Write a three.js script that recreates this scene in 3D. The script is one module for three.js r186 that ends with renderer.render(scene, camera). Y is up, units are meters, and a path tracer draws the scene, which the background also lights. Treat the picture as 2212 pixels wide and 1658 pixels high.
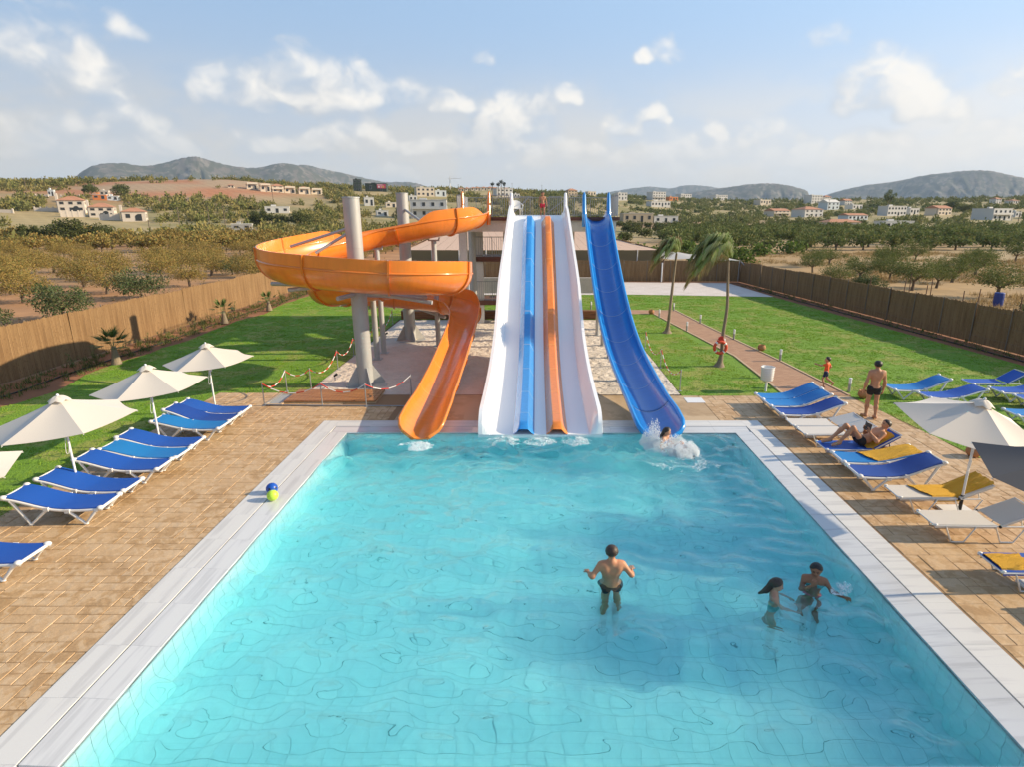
import * as THREE from 'three';
import { mergeGeometries, mergeVertices, toCreasedNormals } from 'three/addons/utils/BufferGeometryUtils.js';

// ---------------------------------------------------------------- camera, sky, sun, exposure
const scene = new THREE.Scene();
const D2R = Math.PI / 180;
const camera = new THREE.PerspectiveCamera(65.95, 4 / 3, 0.1, 30000);
camera.position.set(0, 6, 0);
camera.rotation.x = -15.98 * D2R;
camera.setViewOffset(2212, 1659, -52, 0, 2212, 1659);
const SUN_EL = 23.5 * D2R, SUN_AZ = 1.5 * D2R; // sun stands to the right, a touch beyond the pool
const sunDir = new THREE.Vector3(Math.cos(SUN_EL) * Math.cos(SUN_AZ), Math.sin(SUN_EL), -Math.cos(SUN_EL) * Math.sin(SUN_AZ));
const sun = new THREE.DirectionalLight(new THREE.Color().setRGB(1, 0.83, 0.6), 5);
sun.position.copy(sunDir).multiplyScalar(90).add(new THREE.Vector3(0, 0, -25));
sun.target.position.set(0, 0, -25);
sun.castShadow = true;
sun.shadow.mapSize.set(4096, 4096);
Object.assign(sun.shadow.camera, { left: -60, right: 60, top: 60, bottom: -60, near: 1, far: 250 });
scene.add(sun, sun.target);
const EXPOSURE = 1.5;
scene.fog = new THREE.FogExp2(new THREE.Color().setRGB(0.62, 0.8, 1), 0.00009);

// ---------------------------------------------------------------- noise
function mulberry(a) { return () => { a |= 0; a = a + 0x6D2B79F5 | 0; let t = Math.imul(a ^ a >>> 15, 1 | a); t = t + Math.imul(t ^ t >>> 7, 61 | t) ^ t; return ((t ^ t >>> 14) >>> 0) / 4294967296; }; }
const R = mulberry(7);
const rr = (a, b) => a + (b - a) * R();
const hash2 = (x, y, s) => { let h = Math.imul(x, 374761393) + Math.imul(y, 668265263) + Math.imul(s, 1442695041); h = Math.imul(h ^ h >>> 13, 1274126177); return ((h ^ h >>> 16) >>> 0) / 4294967296; };
const lerp = (a, b, t) => a + (b - a) * t, clamp = (x, a = 0, b = 1) => Math.min(b, Math.max(a, x));
const sstep = (a, b, x) => { const t = clamp((x - a) / (b - a)); return t * t * (3 - 2 * t); };
function vnoise(x, y, s = 0, px = 0, py = 0) { // value noise; periodic when px, py are given
  const xi = Math.floor(x), yi = Math.floor(y), fx = x - xi, fy = y - yi, u = fx * fx * (3 - 2 * fx), v = fy * fy * (3 - 2 * fy);
  const w = (i, p) => p ? ((i % p) + p) % p : i, x0 = w(xi, px), x1 = w(xi + 1, px), y0 = w(yi, py), y1 = w(yi + 1, py);
  return lerp(lerp(hash2(x0, y0, s), hash2(x1, y0, s), u), lerp(hash2(x0, y1, s), hash2(x1, y1, s), u), v);
}
function fbm(x, y, oct = 5, s = 0, px = 0, py = 0) { let a = 0.5, t = 0, n = 0; for (let i = 0; i < oct; i++) { t += a * vnoise(x, y, s + i * 17, px, py); n += a; a *= 0.5; x *= 2; y *= 2; px *= 2; py *= 2; } return t / n; }

// ---------------------------------------------------------------- sky: hazy blue with a low belt of fair-weather cumulus all round
{
  const W = 4096, H = 2048, data = new Float32Array(W * H * 4), dens = new Float32Array(W * H), rows = Math.round(34 / 180 * H), r0 = H / 2;
  // [azimuth, elevation, width, height] in degrees, azimuth 0 = -z, positive to +x
  const clouds = [[-37.7, 10.1, 7.2, 4.6, 0.36], [-35, 8.4, 5, 3.4, 0.34], [-25.2, 9.0, 5.2, 3.4, 1], [-18.8, 9.2, 8.2, 4.2, 1], [-15.5, 9.6, 5, 3.2, 0.8], [-11.6, 9.6, 4.2, 2.4, 0.8], [-7.5, 9.0, 3.4, 2.0, 0.75], [-1.4, 8.0, 5.4, 4.0, 1], [-3.8, 6.9, 3.6, 2.6, 0.85], [10.7, 12.7, 3.8, 1.9, 0.85], [28.4, 8.8, 5.6, 4.4, 0.8], [31.5, 7.4, 4.8, 2.2, 0.75], [15.1, 6.6, 2.9, 1.7, 0.75], [19.7, 6.1, 3.9, 2.6, 0.75], [2.7, 9.8, 2.5, 1.8, 0.85], [7.5, 7.4, 3.2, 2.4, 0.80], [10.5, 8.2, 2.6, 1.5, 0.85], [-38, 4.7, 6.8, 3.4, 0.80], [-32.1, 6.6, 4.8, 2.3, 0.65], [23.5, 12.9, 3.6, 2.3, 0.42], [-4.7, 12.6, 1.9, 1.3, 0.65], [-16.2, 6.2, 7.2, 2.3, 0.85], [-23.6, 5.6, 5.7, 1.9, 0.80], [-30.9, 4.8, 5.7, 1.9, 0.75], [-8.6, 5.7, 6.5, 2.3, 0.80], [1.8, 5.3, 4.3, 2.3, 0.75], [11.7, 5.2, 3.9, 1.7, 0.70], [21.6, 5.3, 4.3, 2.7, 0.70], [-31.7, 12.4, 2.9, 1.7, 0.4], [36.8, 8.6, 3.2, 2.7, 0.65], [34.9, 6, 3.9, 1.5, 0.65], [26.8, 5.1, 4.3, 2.3, 0.65]];
  const rc = mulberry(11);
  for (let az = 44; az < 316; az += 3.3) { const e = 4.5 + 8 * rc() * rc(); clouds.push([az + rc() * 3, e, 2.5 + 4.5 * rc(), 1.2 + 2.6 * rc(), 0.5 + 0.5 * rc()]); }
  for (let az = -180; az < 180; az += 2.6) clouds.push([az + rc() * 2, 2.6 + 3.4 * rc(), 4 + 4 * rc(), 1.1 + 1.2 * rc(), 0.55 + 0.3 * rc()]);
  const pd = W / 360;
  clouds.forEach(([az, el0, w, h0, strong]) => {
    const h = h0 * 0.95, el = el0 - 0.2;
    const n = 9 + Math.round(w * 1.6);
    for (let k = 0; k < n; k++) {
      const t = (k + 0.5) / n * 2 - 1 + (rc() - 0.5) * 0.3, cap = Math.sqrt(Math.max(0, 1 - t * t)), cr = (0.2 + 0.3 * cap) * h * (0.7 + 0.5 * rc());
      const ca = az + t * w * 0.5, ce = el - h * 0.38 + cr * 0.8 + rc() * cap * h * 0.5;
      const ci0 = Math.round((0.25 + ca / 360) * W), cj = r0 + ce * pd, rp = cr * pd * 1.5;
      for (let j = Math.max(r0, Math.floor(cj - rp)); j <= Math.min(r0 + rows - 1, cj + rp); j++) for (let i = Math.floor(-rp); i <= rp; i++) {
        const dx = i / rp, dy = (j - cj) / rp * (j < cj ? 1.55 : 1), q = 1 - dx * dx - dy * dy; if (q <= 0) continue;
        const at = j * W + (((ci0 + i) % W) + W) % W; dens[at] = 1 - (1 - dens[at]) * (1 - q * q * 0.8 * strong);
      }
    }
  });
  const shape = new Float32Array(W * H);
  for (let j = r0; j < r0 + rows; j++) for (let i = 0; i < W; i++) {
    const d = dens[j * W + i]; if (d <= 0.02) continue;
    const u = i / W, v = (j - r0) / pd;
    const wx = fbm(u * 110, v * 0.5, 3, 61, 110, 0) - 0.5, wy = fbm(u * 110, v * 0.5, 3, 67, 110, 0) - 0.5;
    const n = fbm(u * 200 + wx * 1.6, v * 0.75 + wy * 1.2, 6, 3, 200, 0), n2 = fbm(u * 60, v * 0.25, 3, 9, 60, 0);
    shape[j * W + i] = sstep(0, 1, (d * 1.0 + (n - 0.5) * 1.75 + (n2 - 0.5) * 0.6 - 0.2) / 1.35);
  }
  const mix3 = (a, b, t) => [lerp(a[0], b[0], t), lerp(a[1], b[1], t), lerp(a[2], b[2], t)];
  for (let j = 0; j < H; j++) {
    const el = (j + 0.5 - r0) / H * 180;
    for (let i = 0; i < W; i++) {
      const az = ((i + 0.5) / W - 0.25) * 360, a = (j * W + i) * 4, e = Math.max(0, el);
      const cosS = Math.cos(e * D2R) * Math.cos(SUN_EL) * Math.cos((az - 88.5) * D2R) + Math.sin(e * D2R) * Math.sin(SUN_EL); // towards the sun
      let c = mix3([0.56, 0.58, 0.6], [0.31, 0.46, 0.67], sstep(1, 17, e));
      c = mix3(c, [0.15, 0.22, 0.38], sstep(14, 65, e));
      const glow = Math.pow(clamp(cosS * 0.5 + 0.5), 3); // forward scattering of the haze
      const k = 0.76 + 0.62 * glow; c = [c[0] * k * (1 + 0.12 * glow), c[1] * k * (1 + 0.04 * glow), c[2] * k * (1 - 0.05 * glow)];
      if (el > 0 && el < 34) {
        // uneven whitish veil, thickest low down
        const veil = sstep(0.34, 0.68, fbm((i / W) * 80, el * 0.42, 6, 41, 80, 0)) * 0.72 * sstep(13, 5, el) + 0.2 * sstep(9, 2, el);
        c = mix3(c, [0.61 * k, 0.59 * k, 0.56 * k], veil);
        const s = shape[j * W + i];
        if (s > 0) {
          const o = (dj, di) => shape[Math.min(H - 1, j + dj) * W + (i + di) % W];
          const lit = clamp(0.42 + 0.75 * (s - 0.5 * (o(9, 11) + o(24, 28))) + 0.22 * (dens[j * W + i] - 0.4));
          const body = mix3([0.38, 0.4, 0.43], [0.74, 0.7, 0.64], lit), low = [0.54, 0.54, 0.54];
          const cc = mix3(body, [low[0] * k, low[1] * k, low[2] * k], sstep(9, 2.5, el) * 0.6);
          c = mix3(c, cc, s * (0.42 + 0.46 * sstep(3, 8, el)));
        }
      }
      data[a] = c[0]; data[a + 1] = c[1]; data[a + 2] = c[2]; data[a + 3] = 1;
    }
  }
  const sky = new THREE.DataTexture(data, W, H, THREE.RGBAFormat, THREE.FloatType);
  sky.mapping = THREE.EquirectangularReflectionMapping; sky.magFilter = sky.minFilter = THREE.LinearFilter; sky.needsUpdate = true;
  scene.background = sky; scene.environment = sky;
}
// ---------------------------------------------------------------- helpers
const V = (x, y, z) => new THREE.Vector3(x, y, z);
const used = {};
const numbered = (n) => { const k = used[n] = (used[n] ?? -1) + 1; return k ? `${n}_${String(k).padStart(3, '0')}` : n; };
const shade = (o) => { o.castShadow = o.receiveShadow = true; return o; };
function tag(o, label, category, group, kind) { o.userData = { label, category }; if (group) o.userData.group = group; if (kind) o.userData.kind = kind; return o; }
function thing(name, label, category, [x, y, z] = [0, 0, 0], turn = 0, group) { const o = new THREE.Group(); o.name = numbered(name); o.position.set(x, y, z); o.rotation.y = turn; scene.add(o); return tag(o, label, category, group); }
function mesh(name, geo, mat, parent = scene) { const o = shade(new THREE.Mesh(geo, mat)); o.name = parent === scene ? numbered(name) : name; parent.add(o); return o; }
function struct(name, geo, mat, label, category, kind = 'structure') { return tag(mesh(name, geo, mat), label, category, null, kind); }
function copy(root, pos, turn, label, group) { const r = root.clone(); r.name = numbered(root.name.replace(/_\d{3}$/, '')); r.userData = { ...root.userData }; scene.add(r); if (pos) r.position.set(...pos); if (turn !== undefined) r.rotation.set(0, turn, 0); if (label) r.userData.label = label; if (group) r.userData.group = group; return r; }
const plainGeo = (g) => { const q = g.index ? g.toNonIndexed() : g; for (const k of Object.keys(q.attributes)) if (!['position', 'normal', 'uv'].includes(k)) q.deleteAttribute(k); if (!q.attributes.uv) q.setAttribute('uv', new THREE.Float32BufferAttribute(new Float32Array(q.attributes.position.count * 2), 2)); if (!q.attributes.normal) q.computeVertexNormals(); return q; };
const _m = new THREE.Matrix4(), _q = new THREE.Quaternion(), UPV = V(0, 1, 0);
class MB { // collects shapes that become ONE mesh
  constructor() { this.g = []; }
  add(g, m) { g = plainGeo(g); if (m) g.applyMatrix4(m); this.g.push(g); return this; }
  box(x0, x1, y0, y1, z0, z1) { // box with uv in metres
    const g = new THREE.BoxGeometry(x1 - x0, y1 - y0, z1 - z0); g.translate((x0 + x1) / 2, (y0 + y1) / 2, (z0 + z1) / 2);
    const p = g.attributes.position, n = g.attributes.normal, u = g.attributes.uv;
    for (let i = 0; i < p.count; i++) { const ax = Math.abs(n.getX(i)), ay = Math.abs(n.getY(i)); if (ax > 0.5) u.setXY(i, p.getZ(i), p.getY(i)); else if (ay > 0.5) u.setXY(i, p.getX(i), p.getZ(i)); else u.setXY(i, p.getX(i), p.getY(i)); }
    return this.add(g);
  }
  cbox(c, s, rx = 0, ry = 0, rz = 0) { const g = new THREE.BoxGeometry(...s); return this.add(g, _m.compose(V(...c), _q.setFromEuler(new THREE.Euler(rx, ry, rz)), V(1, 1, 1)).clone()); }
  bar(a, b, r, r2 = r, seg = 8) { a = a.isVector3 ? a : V(...a); b = b.isVector3 ? b : V(...b); const d = b.clone().sub(a), l = d.length(); const g = new THREE.CylinderGeometry(r2, r, l, seg); g.translate(0, l / 2, 0); return this.add(g, new THREE.Matrix4().compose(a, new THREE.Quaternion().setFromUnitVectors(UPV, d.normalize()), V(1, 1, 1))); }
  tube(pts, r, seg = 6, n = pts.length * 4, closed = false) { const c = new THREE.CatmullRomCurve3(pts.map((p) => p.isVector3 ? p : V(...p)), closed, 'catmullrom', 0.5); return this.add(new THREE.TubeGeometry(c, n, r, seg, closed)); }
  poly(pts, r, seg = 6) { for (let i = 0; i + 1 < pts.length; i++) { this.bar(pts[i], pts[i + 1], r, r, seg); if (i) this.ball(pts[i], r, 6); } return this; }
  ball(c, r, seg = 10, sx = 1, sy = 1, sz = 1) { const g = new THREE.SphereGeometry(r, seg, Math.max(4, seg * 0.7 | 0)); g.scale(sx, sy, sz); g.translate(...(c.isVector3 ? c.toArray() : c)); return this.add(g); }
  lathe(pts, seg = 16, c = [0, 0, 0]) { const g = new THREE.LatheGeometry(pts.map(([x, y]) => new THREE.Vector2(x, y)), seg); g.translate(...c); return this.add(g); }
  quad(a, b, c, d) { const g = new THREE.BufferGeometry(); g.setAttribute('position', new THREE.Float32BufferAttribute([...a, ...b, ...c, ...a, ...c, ...d], 3)); g.setAttribute('uv', new THREE.Float32BufferAttribute([0, 0, 1, 0, 1, 1, 0, 0, 1, 1, 0, 1], 2)); g.computeVertexNormals(); return this.add(g); }
  geo() { return this.g.length === 1 ? this.g[0] : mergeGeometries(this.g); }
  build(name, mat, parent = scene) { return mesh(name, this.geo(), mat, parent); }
}
const mb = () => new MB();
function sheet(pts, y, holes = []) { // flat polygon in x,z with uv in metres
  const s = new THREE.Shape(pts.map(([x, z]) => new THREE.Vector2(x, -z))); holes.forEach((h) => s.holes.push(new THREE.Path(h.map(([x, z]) => new THREE.Vector2(x, -z)))));
  const g = new THREE.ShapeGeometry(s); g.rotateX(-Math.PI / 2); g.translate(0, y, 0);
  const p = g.attributes.position, u = g.attributes.uv; for (let i = 0; i < p.count; i++) u.setXY(i, p.getX(i), p.getZ(i));
  return g;
}
// ---------------------------------------------------------------- textures and materials
function tex(w, h, fn, srgb = true) {
  const d = new Uint8Array(w * h * 4);
  const enc = (x) => { x = clamp(x); return 255 * (srgb ? (x <= 0.0031308 ? 12.92 * x : 1.055 * Math.pow(x, 1 / 2.4) - 0.055) : x); };
  for (let j = 0; j < h; j++) for (let i = 0; i < w; i++) { const c = fn((i + 0.5) / w, (j + 0.5) / h), a = (j * w + i) * 4; if (typeof c === 'number') d[a] = d[a + 1] = d[a + 2] = enc(c); else { d[a] = enc(c[0]); d[a + 1] = enc(c[1]); d[a + 2] = enc(c[2]); } d[a + 3] = 255; }
  const t = new THREE.DataTexture(d, w, h); t.magFilter = THREE.LinearFilter; t.minFilter = THREE.LinearMipmapLinearFilter; t.generateMipmaps = true; t.wrapS = t.wrapT = THREE.RepeatWrapping; if (srgb) t.colorSpace = THREE.SRGBColorSpace; t.needsUpdate = true; return t;
}
const rep = (t, x, y = x) => { const c = t.clone(); c.repeat.set(x, y); c.needsUpdate = true; return c; };
const C = (r, g, b) => new THREE.Color().setRGB(r, g, b);
const std = (o) => { if (Array.isArray(o.color)) o.color = C(...o.color); return new THREE.MeshStandardMaterial({ side: THREE.DoubleSide, roughness: 0.8, ...o }); };
const phys = (o) => { if (Array.isArray(o.color)) o.color = C(...o.color); return new THREE.MeshPhysicalMaterial({ side: THREE.DoubleSide, roughness: 0.5, ...o }); };
const mixc = (a, b, t) => [lerp(a[0], b[0], t), lerp(a[1], b[1], t), lerp(a[2], b[2], t)];
const PT = {}, M = {};
// stamped concrete: tan with darker release-powder stains that have their own ragged outlines
PT.deck = tex(1024, 1024, (u, v) => {
  const a = fbm(u * 12, v * 12, 6, 2, 12, 12), w = fbm(u * 20, v * 20, 3, 4, 20, 20), b = fbm(u * 36 + w * 3, v * 36 + w * 3, 5, 5, 36, 36), f = vnoise(u * 340, v * 340, 9, 340, 340);
  let c = mixc([0.56, 0.375, 0.2], [0.5, 0.32, 0.155], sstep(0.42, 0.58, a));
  c = mixc(c, [0.34, 0.195, 0.08], sstep(0.515, 0.545, b) * (0.13 + 0.3 * sstep(0.4, 0.6, a)));
  c = mixc(c, [0.6, 0.43, 0.255], sstep(0.57, 0.6, 1 - b) * 0.6);
  return c.map((x) => x * (0.92 + 0.16 * f));
});
PT.deckB = tex(512, 512, (u, v) => fbm(u * 20, v * 20, 5, 5, 20, 20), false);
PT.marble = tex(1024, 512, (u, v) => { const w = fbm(u * 4, v * 4, 3, 8, 4, 4); const s = fbm(u * 3 + w * 0.4, v * 38, 4, 12, 3, 38); const g = sstep(0.5, 0.78, s) * 0.5; return mixc([0.66, 0.645, 0.61], [0.46, 0.45, 0.43], g); });
PT.grass = tex(1024, 1024, (u, v) => {
  const a = fbm(u * 8, v * 8, 4, 21, 8, 8), b = vnoise(u * 190, v * 120, 23, 190, 120), d = vnoise(u * 420, v * 420, 24, 420, 420), t = sstep(0.62, 0.72, fbm(u * 16, v * 40, 4, 27, 16, 40));
  let c = mixc([0.11, 0.225, 0.01], [0.175, 0.315, 0.018], clamp(b * 0.6 + d * 0.5 - 0.05));
  c = mixc(c, [0.33, 0.3, 0.075], sstep(0.5, 0.66, a) * 0.6); return mixc(c, [0.06, 0.13, 0.01], t * 0.6);
});
PT.grassB = tex(1024, 1024, (u, v) => 0.5 * vnoise(u * 190, v * 120, 23, 190, 120) + 0.25 * vnoise(u * 420, v * 420, 24, 420, 420) + 0.4 * (1 - sstep(0.6, 0.74, fbm(u * 16, v * 40, 4, 27, 16, 40))), false);
PT.soil = tex(512, 512, (u, v) => { const a = fbm(u * 6, v * 6, 6, 31, 6, 6), b = vnoise(u * 160, v * 160, 33, 160, 160); return 0.62 + 0.55 * a * (0.7 + 0.45 * b); }, true);
PT.sand = tex(512, 512, (u, v) => { const a = fbm(u * 7, v * 7, 5, 35, 7, 7), b = vnoise(u * 120, v * 120, 36, 120, 120); return mixc([0.68, 0.6, 0.51], [0.53, 0.455, 0.365], clamp(a * 0.9 + (b - 0.5) * 0.4)); });
PT.sandB = tex(512, 512, (u, v) => fbm(u * 14, v * 14, 5, 38, 14, 14), false);
PT.reed = tex(512, 512, (u, v) => { const s = vnoise(u * 150, v * 1.5, 41, 150, 0), l = vnoise(u * 26, v * 2, 42, 26, 2), p = vnoise(u * 64, v * 40, 44, 64, 40); let c = mixc([0.34, 0.21, 0.10], [0.17, 0.09, 0.035], s * 0.7 + l * 0.4); return mixc(c, [0.12, 0.055, 0.02], sstep(0.7, 0.9, p) * 0.4); });
PT.reedB = tex(512, 256, (u, v) => vnoise(u * 150, v * 1.5, 41, 150, 0), false);
PT.wood = tex(512, 512, (u, v) => { const w = fbm(u * 4, v * 2, 3, 51, 4, 2); const g = fbm(u * 2 + w * 0.1, v * 60 + w * 4, 3, 53, 2, 60); return mixc([0.42, 0.19, 0.065], [0.23, 0.085, 0.025], sstep(0.3, 0.75, g)); });
PT.path = tex(512, 512, (u, v) => { const row = Math.floor(v * 16), x = u * 8 + (row % 2) * 0.5, fx = x - Math.floor(x), fy = v * 16 - row, j = Math.min(fx * 2, (1 - fx) * 2, fy, 1 - fy) < 0.07 ? 1 : 0, t = hash2(Math.floor(x) % 8, row, 61), a = fbm(u * 6, v * 6, 4, 62, 6, 6); return mixc(mixc([0.5, 0.3, 0.17], [0.36, 0.19, 0.1], t * 0.5 + a * 0.6), [0.2, 0.11, 0.07], j * 0.65); });
PT.rock = tex(512, 512, (u, v) => { const a = fbm(u * 8, v * 8, 6, 71, 8, 8), b = fbm(u * 20, v * 20, 5, 72, 20, 20); return mixc(mixc([0.12, 0.1, 0.078], [0.18, 0.155, 0.12], sstep(0.5, 0.65, a)), [0.06, 0.062, 0.036], sstep(0.4, 0.5, b)); });
PT.grain = tex(256, 256, (u, v) => 0.86 + 0.2 * fbm(u * 16, v * 16, 5, 81, 16, 16));
PT.grainB = tex(256, 256, (u, v) => fbm(u * 32, v * 32, 4, 83, 32, 32), false);
PT.roof = tex(256, 256, (u, v) => { const r = Math.abs(((u * 16) % 1) - 0.5) * 2, t = hash2(Math.floor(u * 16), Math.floor(v * 10), 91); return mixc([0.5, 0.25, 0.145], [0.37, 0.165, 0.09], 0.5 * r + 0.5 * t); });
PT.weave = tex(128, 128, (u, v) => 0.8 + 0.2 * Math.sin(u * 6.283 * 32) * Math.sin(v * 6.283 * 32), false);
PT.concrete = tex(512, 512, (u, v) => { const a = fbm(u * 5, v * 5, 6, 95, 5, 5), b = fbm(u * 16 + a, v * 16 + a, 4, 96, 16, 16); return mixc(mixc([0.54, 0.39, 0.23], [0.44, 0.3, 0.16], sstep(0.4, 0.62, a)), [0.33, 0.21, 0.1], sstep(0.56, 0.7, b) * 0.4); });
M.paver = std({ map: rep(PT.deck, 1 / 5), bumpMap: rep(PT.deckB, 1 / 2.5), bumpScale: 0.01, roughness: 0.55 });
M.joint = std({ color: [0.29, 0.175, 0.082] });
M.concrete = std({ map: rep(PT.concrete, 1 / 5), roughness: 0.55 });
M.marbleDry = std({ map: PT.marble, roughness: 0.42 });
M.marbleWet = phys({ map: PT.marble, color: [0.9, 0.93, 0.98], roughness: 0.16 });
M.lawn = std({ map: rep(PT.grass, 1 / 6), bumpMap: rep(PT.grassB, 1 / 6), bumpScale: 0.03, roughness: 0.9 });
M.soil = std({ map: rep(PT.soil, 1 / 7), vertexColors: true, roughness: 0.95 });
M.sand = std({ map: rep(PT.sand, 1 / 3), bumpMap: rep(PT.sandB, 1 / 3), bumpScale: 0.09, roughness: 0.95 });
M.gravel = std({ map: rep(PT.sand, 1 / 4), color: [1.0, 1.02, 1.1], bumpMap: rep(PT.sandB, 1 / 2), bumpScale: 0.03, roughness: 0.95 });
M.reed = std({ map: PT.reed, color: [0.92, 0.92, 0.88], bumpMap: PT.reedB, bumpScale: 0.02, roughness: 0.9 });
M.reedDark = std({ map: PT.reed, color: [0.95, 0.98, 0.98], bumpMap: PT.reedB, bumpScale: 0.02, roughness: 0.9 });
M.wood = std({ map: rep(PT.wood, 1 / 1.2), roughness: 0.5 });
M.woodDark = std({ map: rep(PT.wood, 1 / 1.2), color: [0.55, 0.5, 0.48], roughness: 0.6 });
M.path = std({ map: rep(PT.path, 1 / 1.8), roughness: 0.7 });
M.rock = std({ map: rep(PT.rock, 1 / 420), roughness: 1 });
M.steel = std({ color: [0.42, 0.42, 0.4], map: PT.grain, roughness: 0.5, metalness: 0.2 });
M.galv = std({ color: [0.36, 0.37, 0.38], roughness: 0.42, metalness: 0.55 });
M.white = std({ color: [0.74, 0.74, 0.73], roughness: 0.4 });
M.plaster = std({ color: [0.72, 0.7, 0.66], map: PT.grain, roughness: 0.85 });
M.black = std({ color: [0.012, 0.012, 0.013], roughness: 0.5 });
M.trunk = std({ color: [0.16, 0.12, 0.085], map: PT.grain, bumpMap: PT.grainB, bumpScale: 0.03, roughness: 0.95 });
M.rust = std({ color: [0.12, 0.07, 0.045], roughness: 0.9 });
M.glass = phys({ color: [0.03, 0.035, 0.04], roughness: 0.12 });
// ---------------------------------------------------------------- terrain
function ground(x, z) { // height of the open country
  const r = Math.hypot(x, z), th = Math.atan2(x, -z) / D2R, u = sstep(-5, 20, th);
  return (28 - 4 * u) * sstep(150 + 60 * u, 620 + 300 * u, r) + 7 * Math.exp(-(((x + 215) / 70) ** 2 + ((z + 400) / 90) ** 2));
}
const POOL = { x0: -5.41, x1: 5.7, z0: -15.86, z1: -5.24, y: -1.25 };
{
  const radii = [0.01]; for (let r = 3; r < 9500; r *= 1.055) radii.push(r);
  const NA = 260, pos = [], col = [], uv = [], idx = [];
  radii.forEach((r) => {
    for (let i = 0; i <= NA; i++) {
      const a = i / NA * 2 * Math.PI, x = Math.sin(a) * r, z = -Math.cos(a) * r, inPark = x > -13 && x < 13 && z > -21 && z < 4;
      const rough = r > 60 ? (fbm(x / 40 + 90, z / 40 + 90, 4, 101) - 0.5) * Math.min(3.2, (r - 60) * 0.012) : 0;
      const y = inPark ? -3 : ground(x, z) + rough - 0.04;
      pos.push(x, y, z); uv.push(x, z);
      const th = Math.atan2(x, -z) / D2R, n = fbm(x / 28 + 50, z / 28 + 50, 4, 103), n2 = fbm(x / 9 + 20, z / 9 + 20, 3, 105);
      let c = x < 0 ? [0.46, 0.235, 0.1] : [0.44, 0.285, 0.125];
      if (x > -19.5 && x < 22 && z > -58) c = mixc([0.33, 0.135, 0.055], [0.27, 0.12, 0.055], n2);
      c = mixc(c, [0.4, 0.3, 0.15], sstep(0.45, 0.65, n) * (x < 0 ? 0.35 : 0.7) * sstep(55, 75, r));
      c = mixc(c, mixc([0.26, 0.225, 0.08], [0.43, 0.33, 0.15], sstep(0.38, 0.58, n2)), sstep(140, 200, r));
      const mound = Math.exp(-(((x + 205) / 62) ** 2 + ((z + 360) / 75) ** 2)); c = mixc(c, mixc([0.42, 0.29, 0.17], [0.45, 0.19, 0.085], sstep(0.5, 0.62, n)), clamp(mound * 1.8));
      if (x > 30 && z > -330 && z < -255 && th < 26) c = mixc(c, [0.42, 0.27, 0.15], sstep(0.35, 0.5, n));
      col.push(...c);
    }
  });
  for (let j = 0; j + 1 < radii.length; j++) for (let i = 0; i < NA; i++) { const a = j * (NA + 1) + i, b = a + 1, c = a + NA + 1, d = c + 1; idx.push(a, b, c, b, d, c); }
  const g = new THREE.BufferGeometry(); g.setAttribute('position', new THREE.Float32BufferAttribute(pos, 3)); g.setAttribute('uv', new THREE.Float32BufferAttribute(uv, 2)); g.setAttribute('color', new THREE.Float32BufferAttribute(col, 3)); g.setIndex(idx); g.computeVertexNormals();
  struct('ground', g, M.soil, 'dry reddish farmland rising gently into low scrubby hills', 'ground');
}
// mountain ridges, each with a front and a back slope
function ridge(label, crest, depth, seed) {
  const NU = 150, NV = 46, curve = new THREE.CatmullRomCurve3(crest.map(([x, z, y]) => V(x, y, z)), false, 'centripetal'), pos = [], uv = [], idx = [];
  for (let i = 0; i <= NU; i++) {
    const p = curve.getPoint(i / NU), out = V(p.x, 0, p.z).normalize(), end = sstep(0, 0.06, i / NU) * sstep(1, 0.94, i / NU);
    for (let j = 0; j <= NV; j++) {
      const v = j / NV * 2 - 1, d = v * depth, n = fbm(i * 0.09 + 7, v * 4 + 9, 5, seed), gul = Math.abs(fbm(i * 0.11 + v * 2.3, v * 3.5 + 3, 4, seed + 5) - 0.5);
      const prof = Math.pow(1 - Math.abs(v), 1.15), y = -40 + (p.y + 40) * prof * (1 - 0.1 * end * 0) - gul * 70 * Math.sin(Math.PI * Math.abs(v)) + (n - 0.5) * 50 * Math.sin(Math.PI * Math.abs(v)) + (j === NV / 2 ? (vnoise(i * 0.9, 1, seed) - 0.5) * 5 : 0);
      const w = (fbm(i * 0.2, v * 3, 3, seed + 9) - 0.5) * 120 * Math.abs(v);
      pos.push(p.x + out.x * (d + w), y, p.z + out.z * (d + w)); uv.push(p.x + out.x * d * 0.4, p.z + out.z * d + y);
    }
  }
  for (let i = 0; i < NU; i++) for (let j = 0; j < NV; j++) { const a = i * (NV + 1) + j, b = a + 1, c = a + NV + 1, d = c + 1; idx.push(a, c, b, b, c, d); }
  const g = new THREE.BufferGeometry(); g.setAttribute('position', new THREE.Float32BufferAttribute(pos, 3)); g.setAttribute('uv', new THREE.Float32BufferAttribute(uv, 2)); g.setIndex(idx); g.computeVertexNormals();
  struct('mountain_ridge', g, M.rock, label, 'mountain');
}
ridge('rocky grey mountain with two rounded summits behind the white villas', [[-2560, -2800, 20], [-2407, -2941, 90], [-2292, -3031, 150], [-2190, -3105, 237], [-2108, -3161, 254], [-1997, -3233, 248], [-1923, -3278, 268], [-1848, -3320, 294], [-1802, -3346, 301], [-1772, -3361, 293], [-1654, -3421, 260], [-1533, -3477, 255], [-1442, -3516, 280], [-1374, -3543, 279], [-1250, -3590, 230], [-1100, -3640, 120], [-1000, -3660, 20]], 1000, 201);
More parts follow.
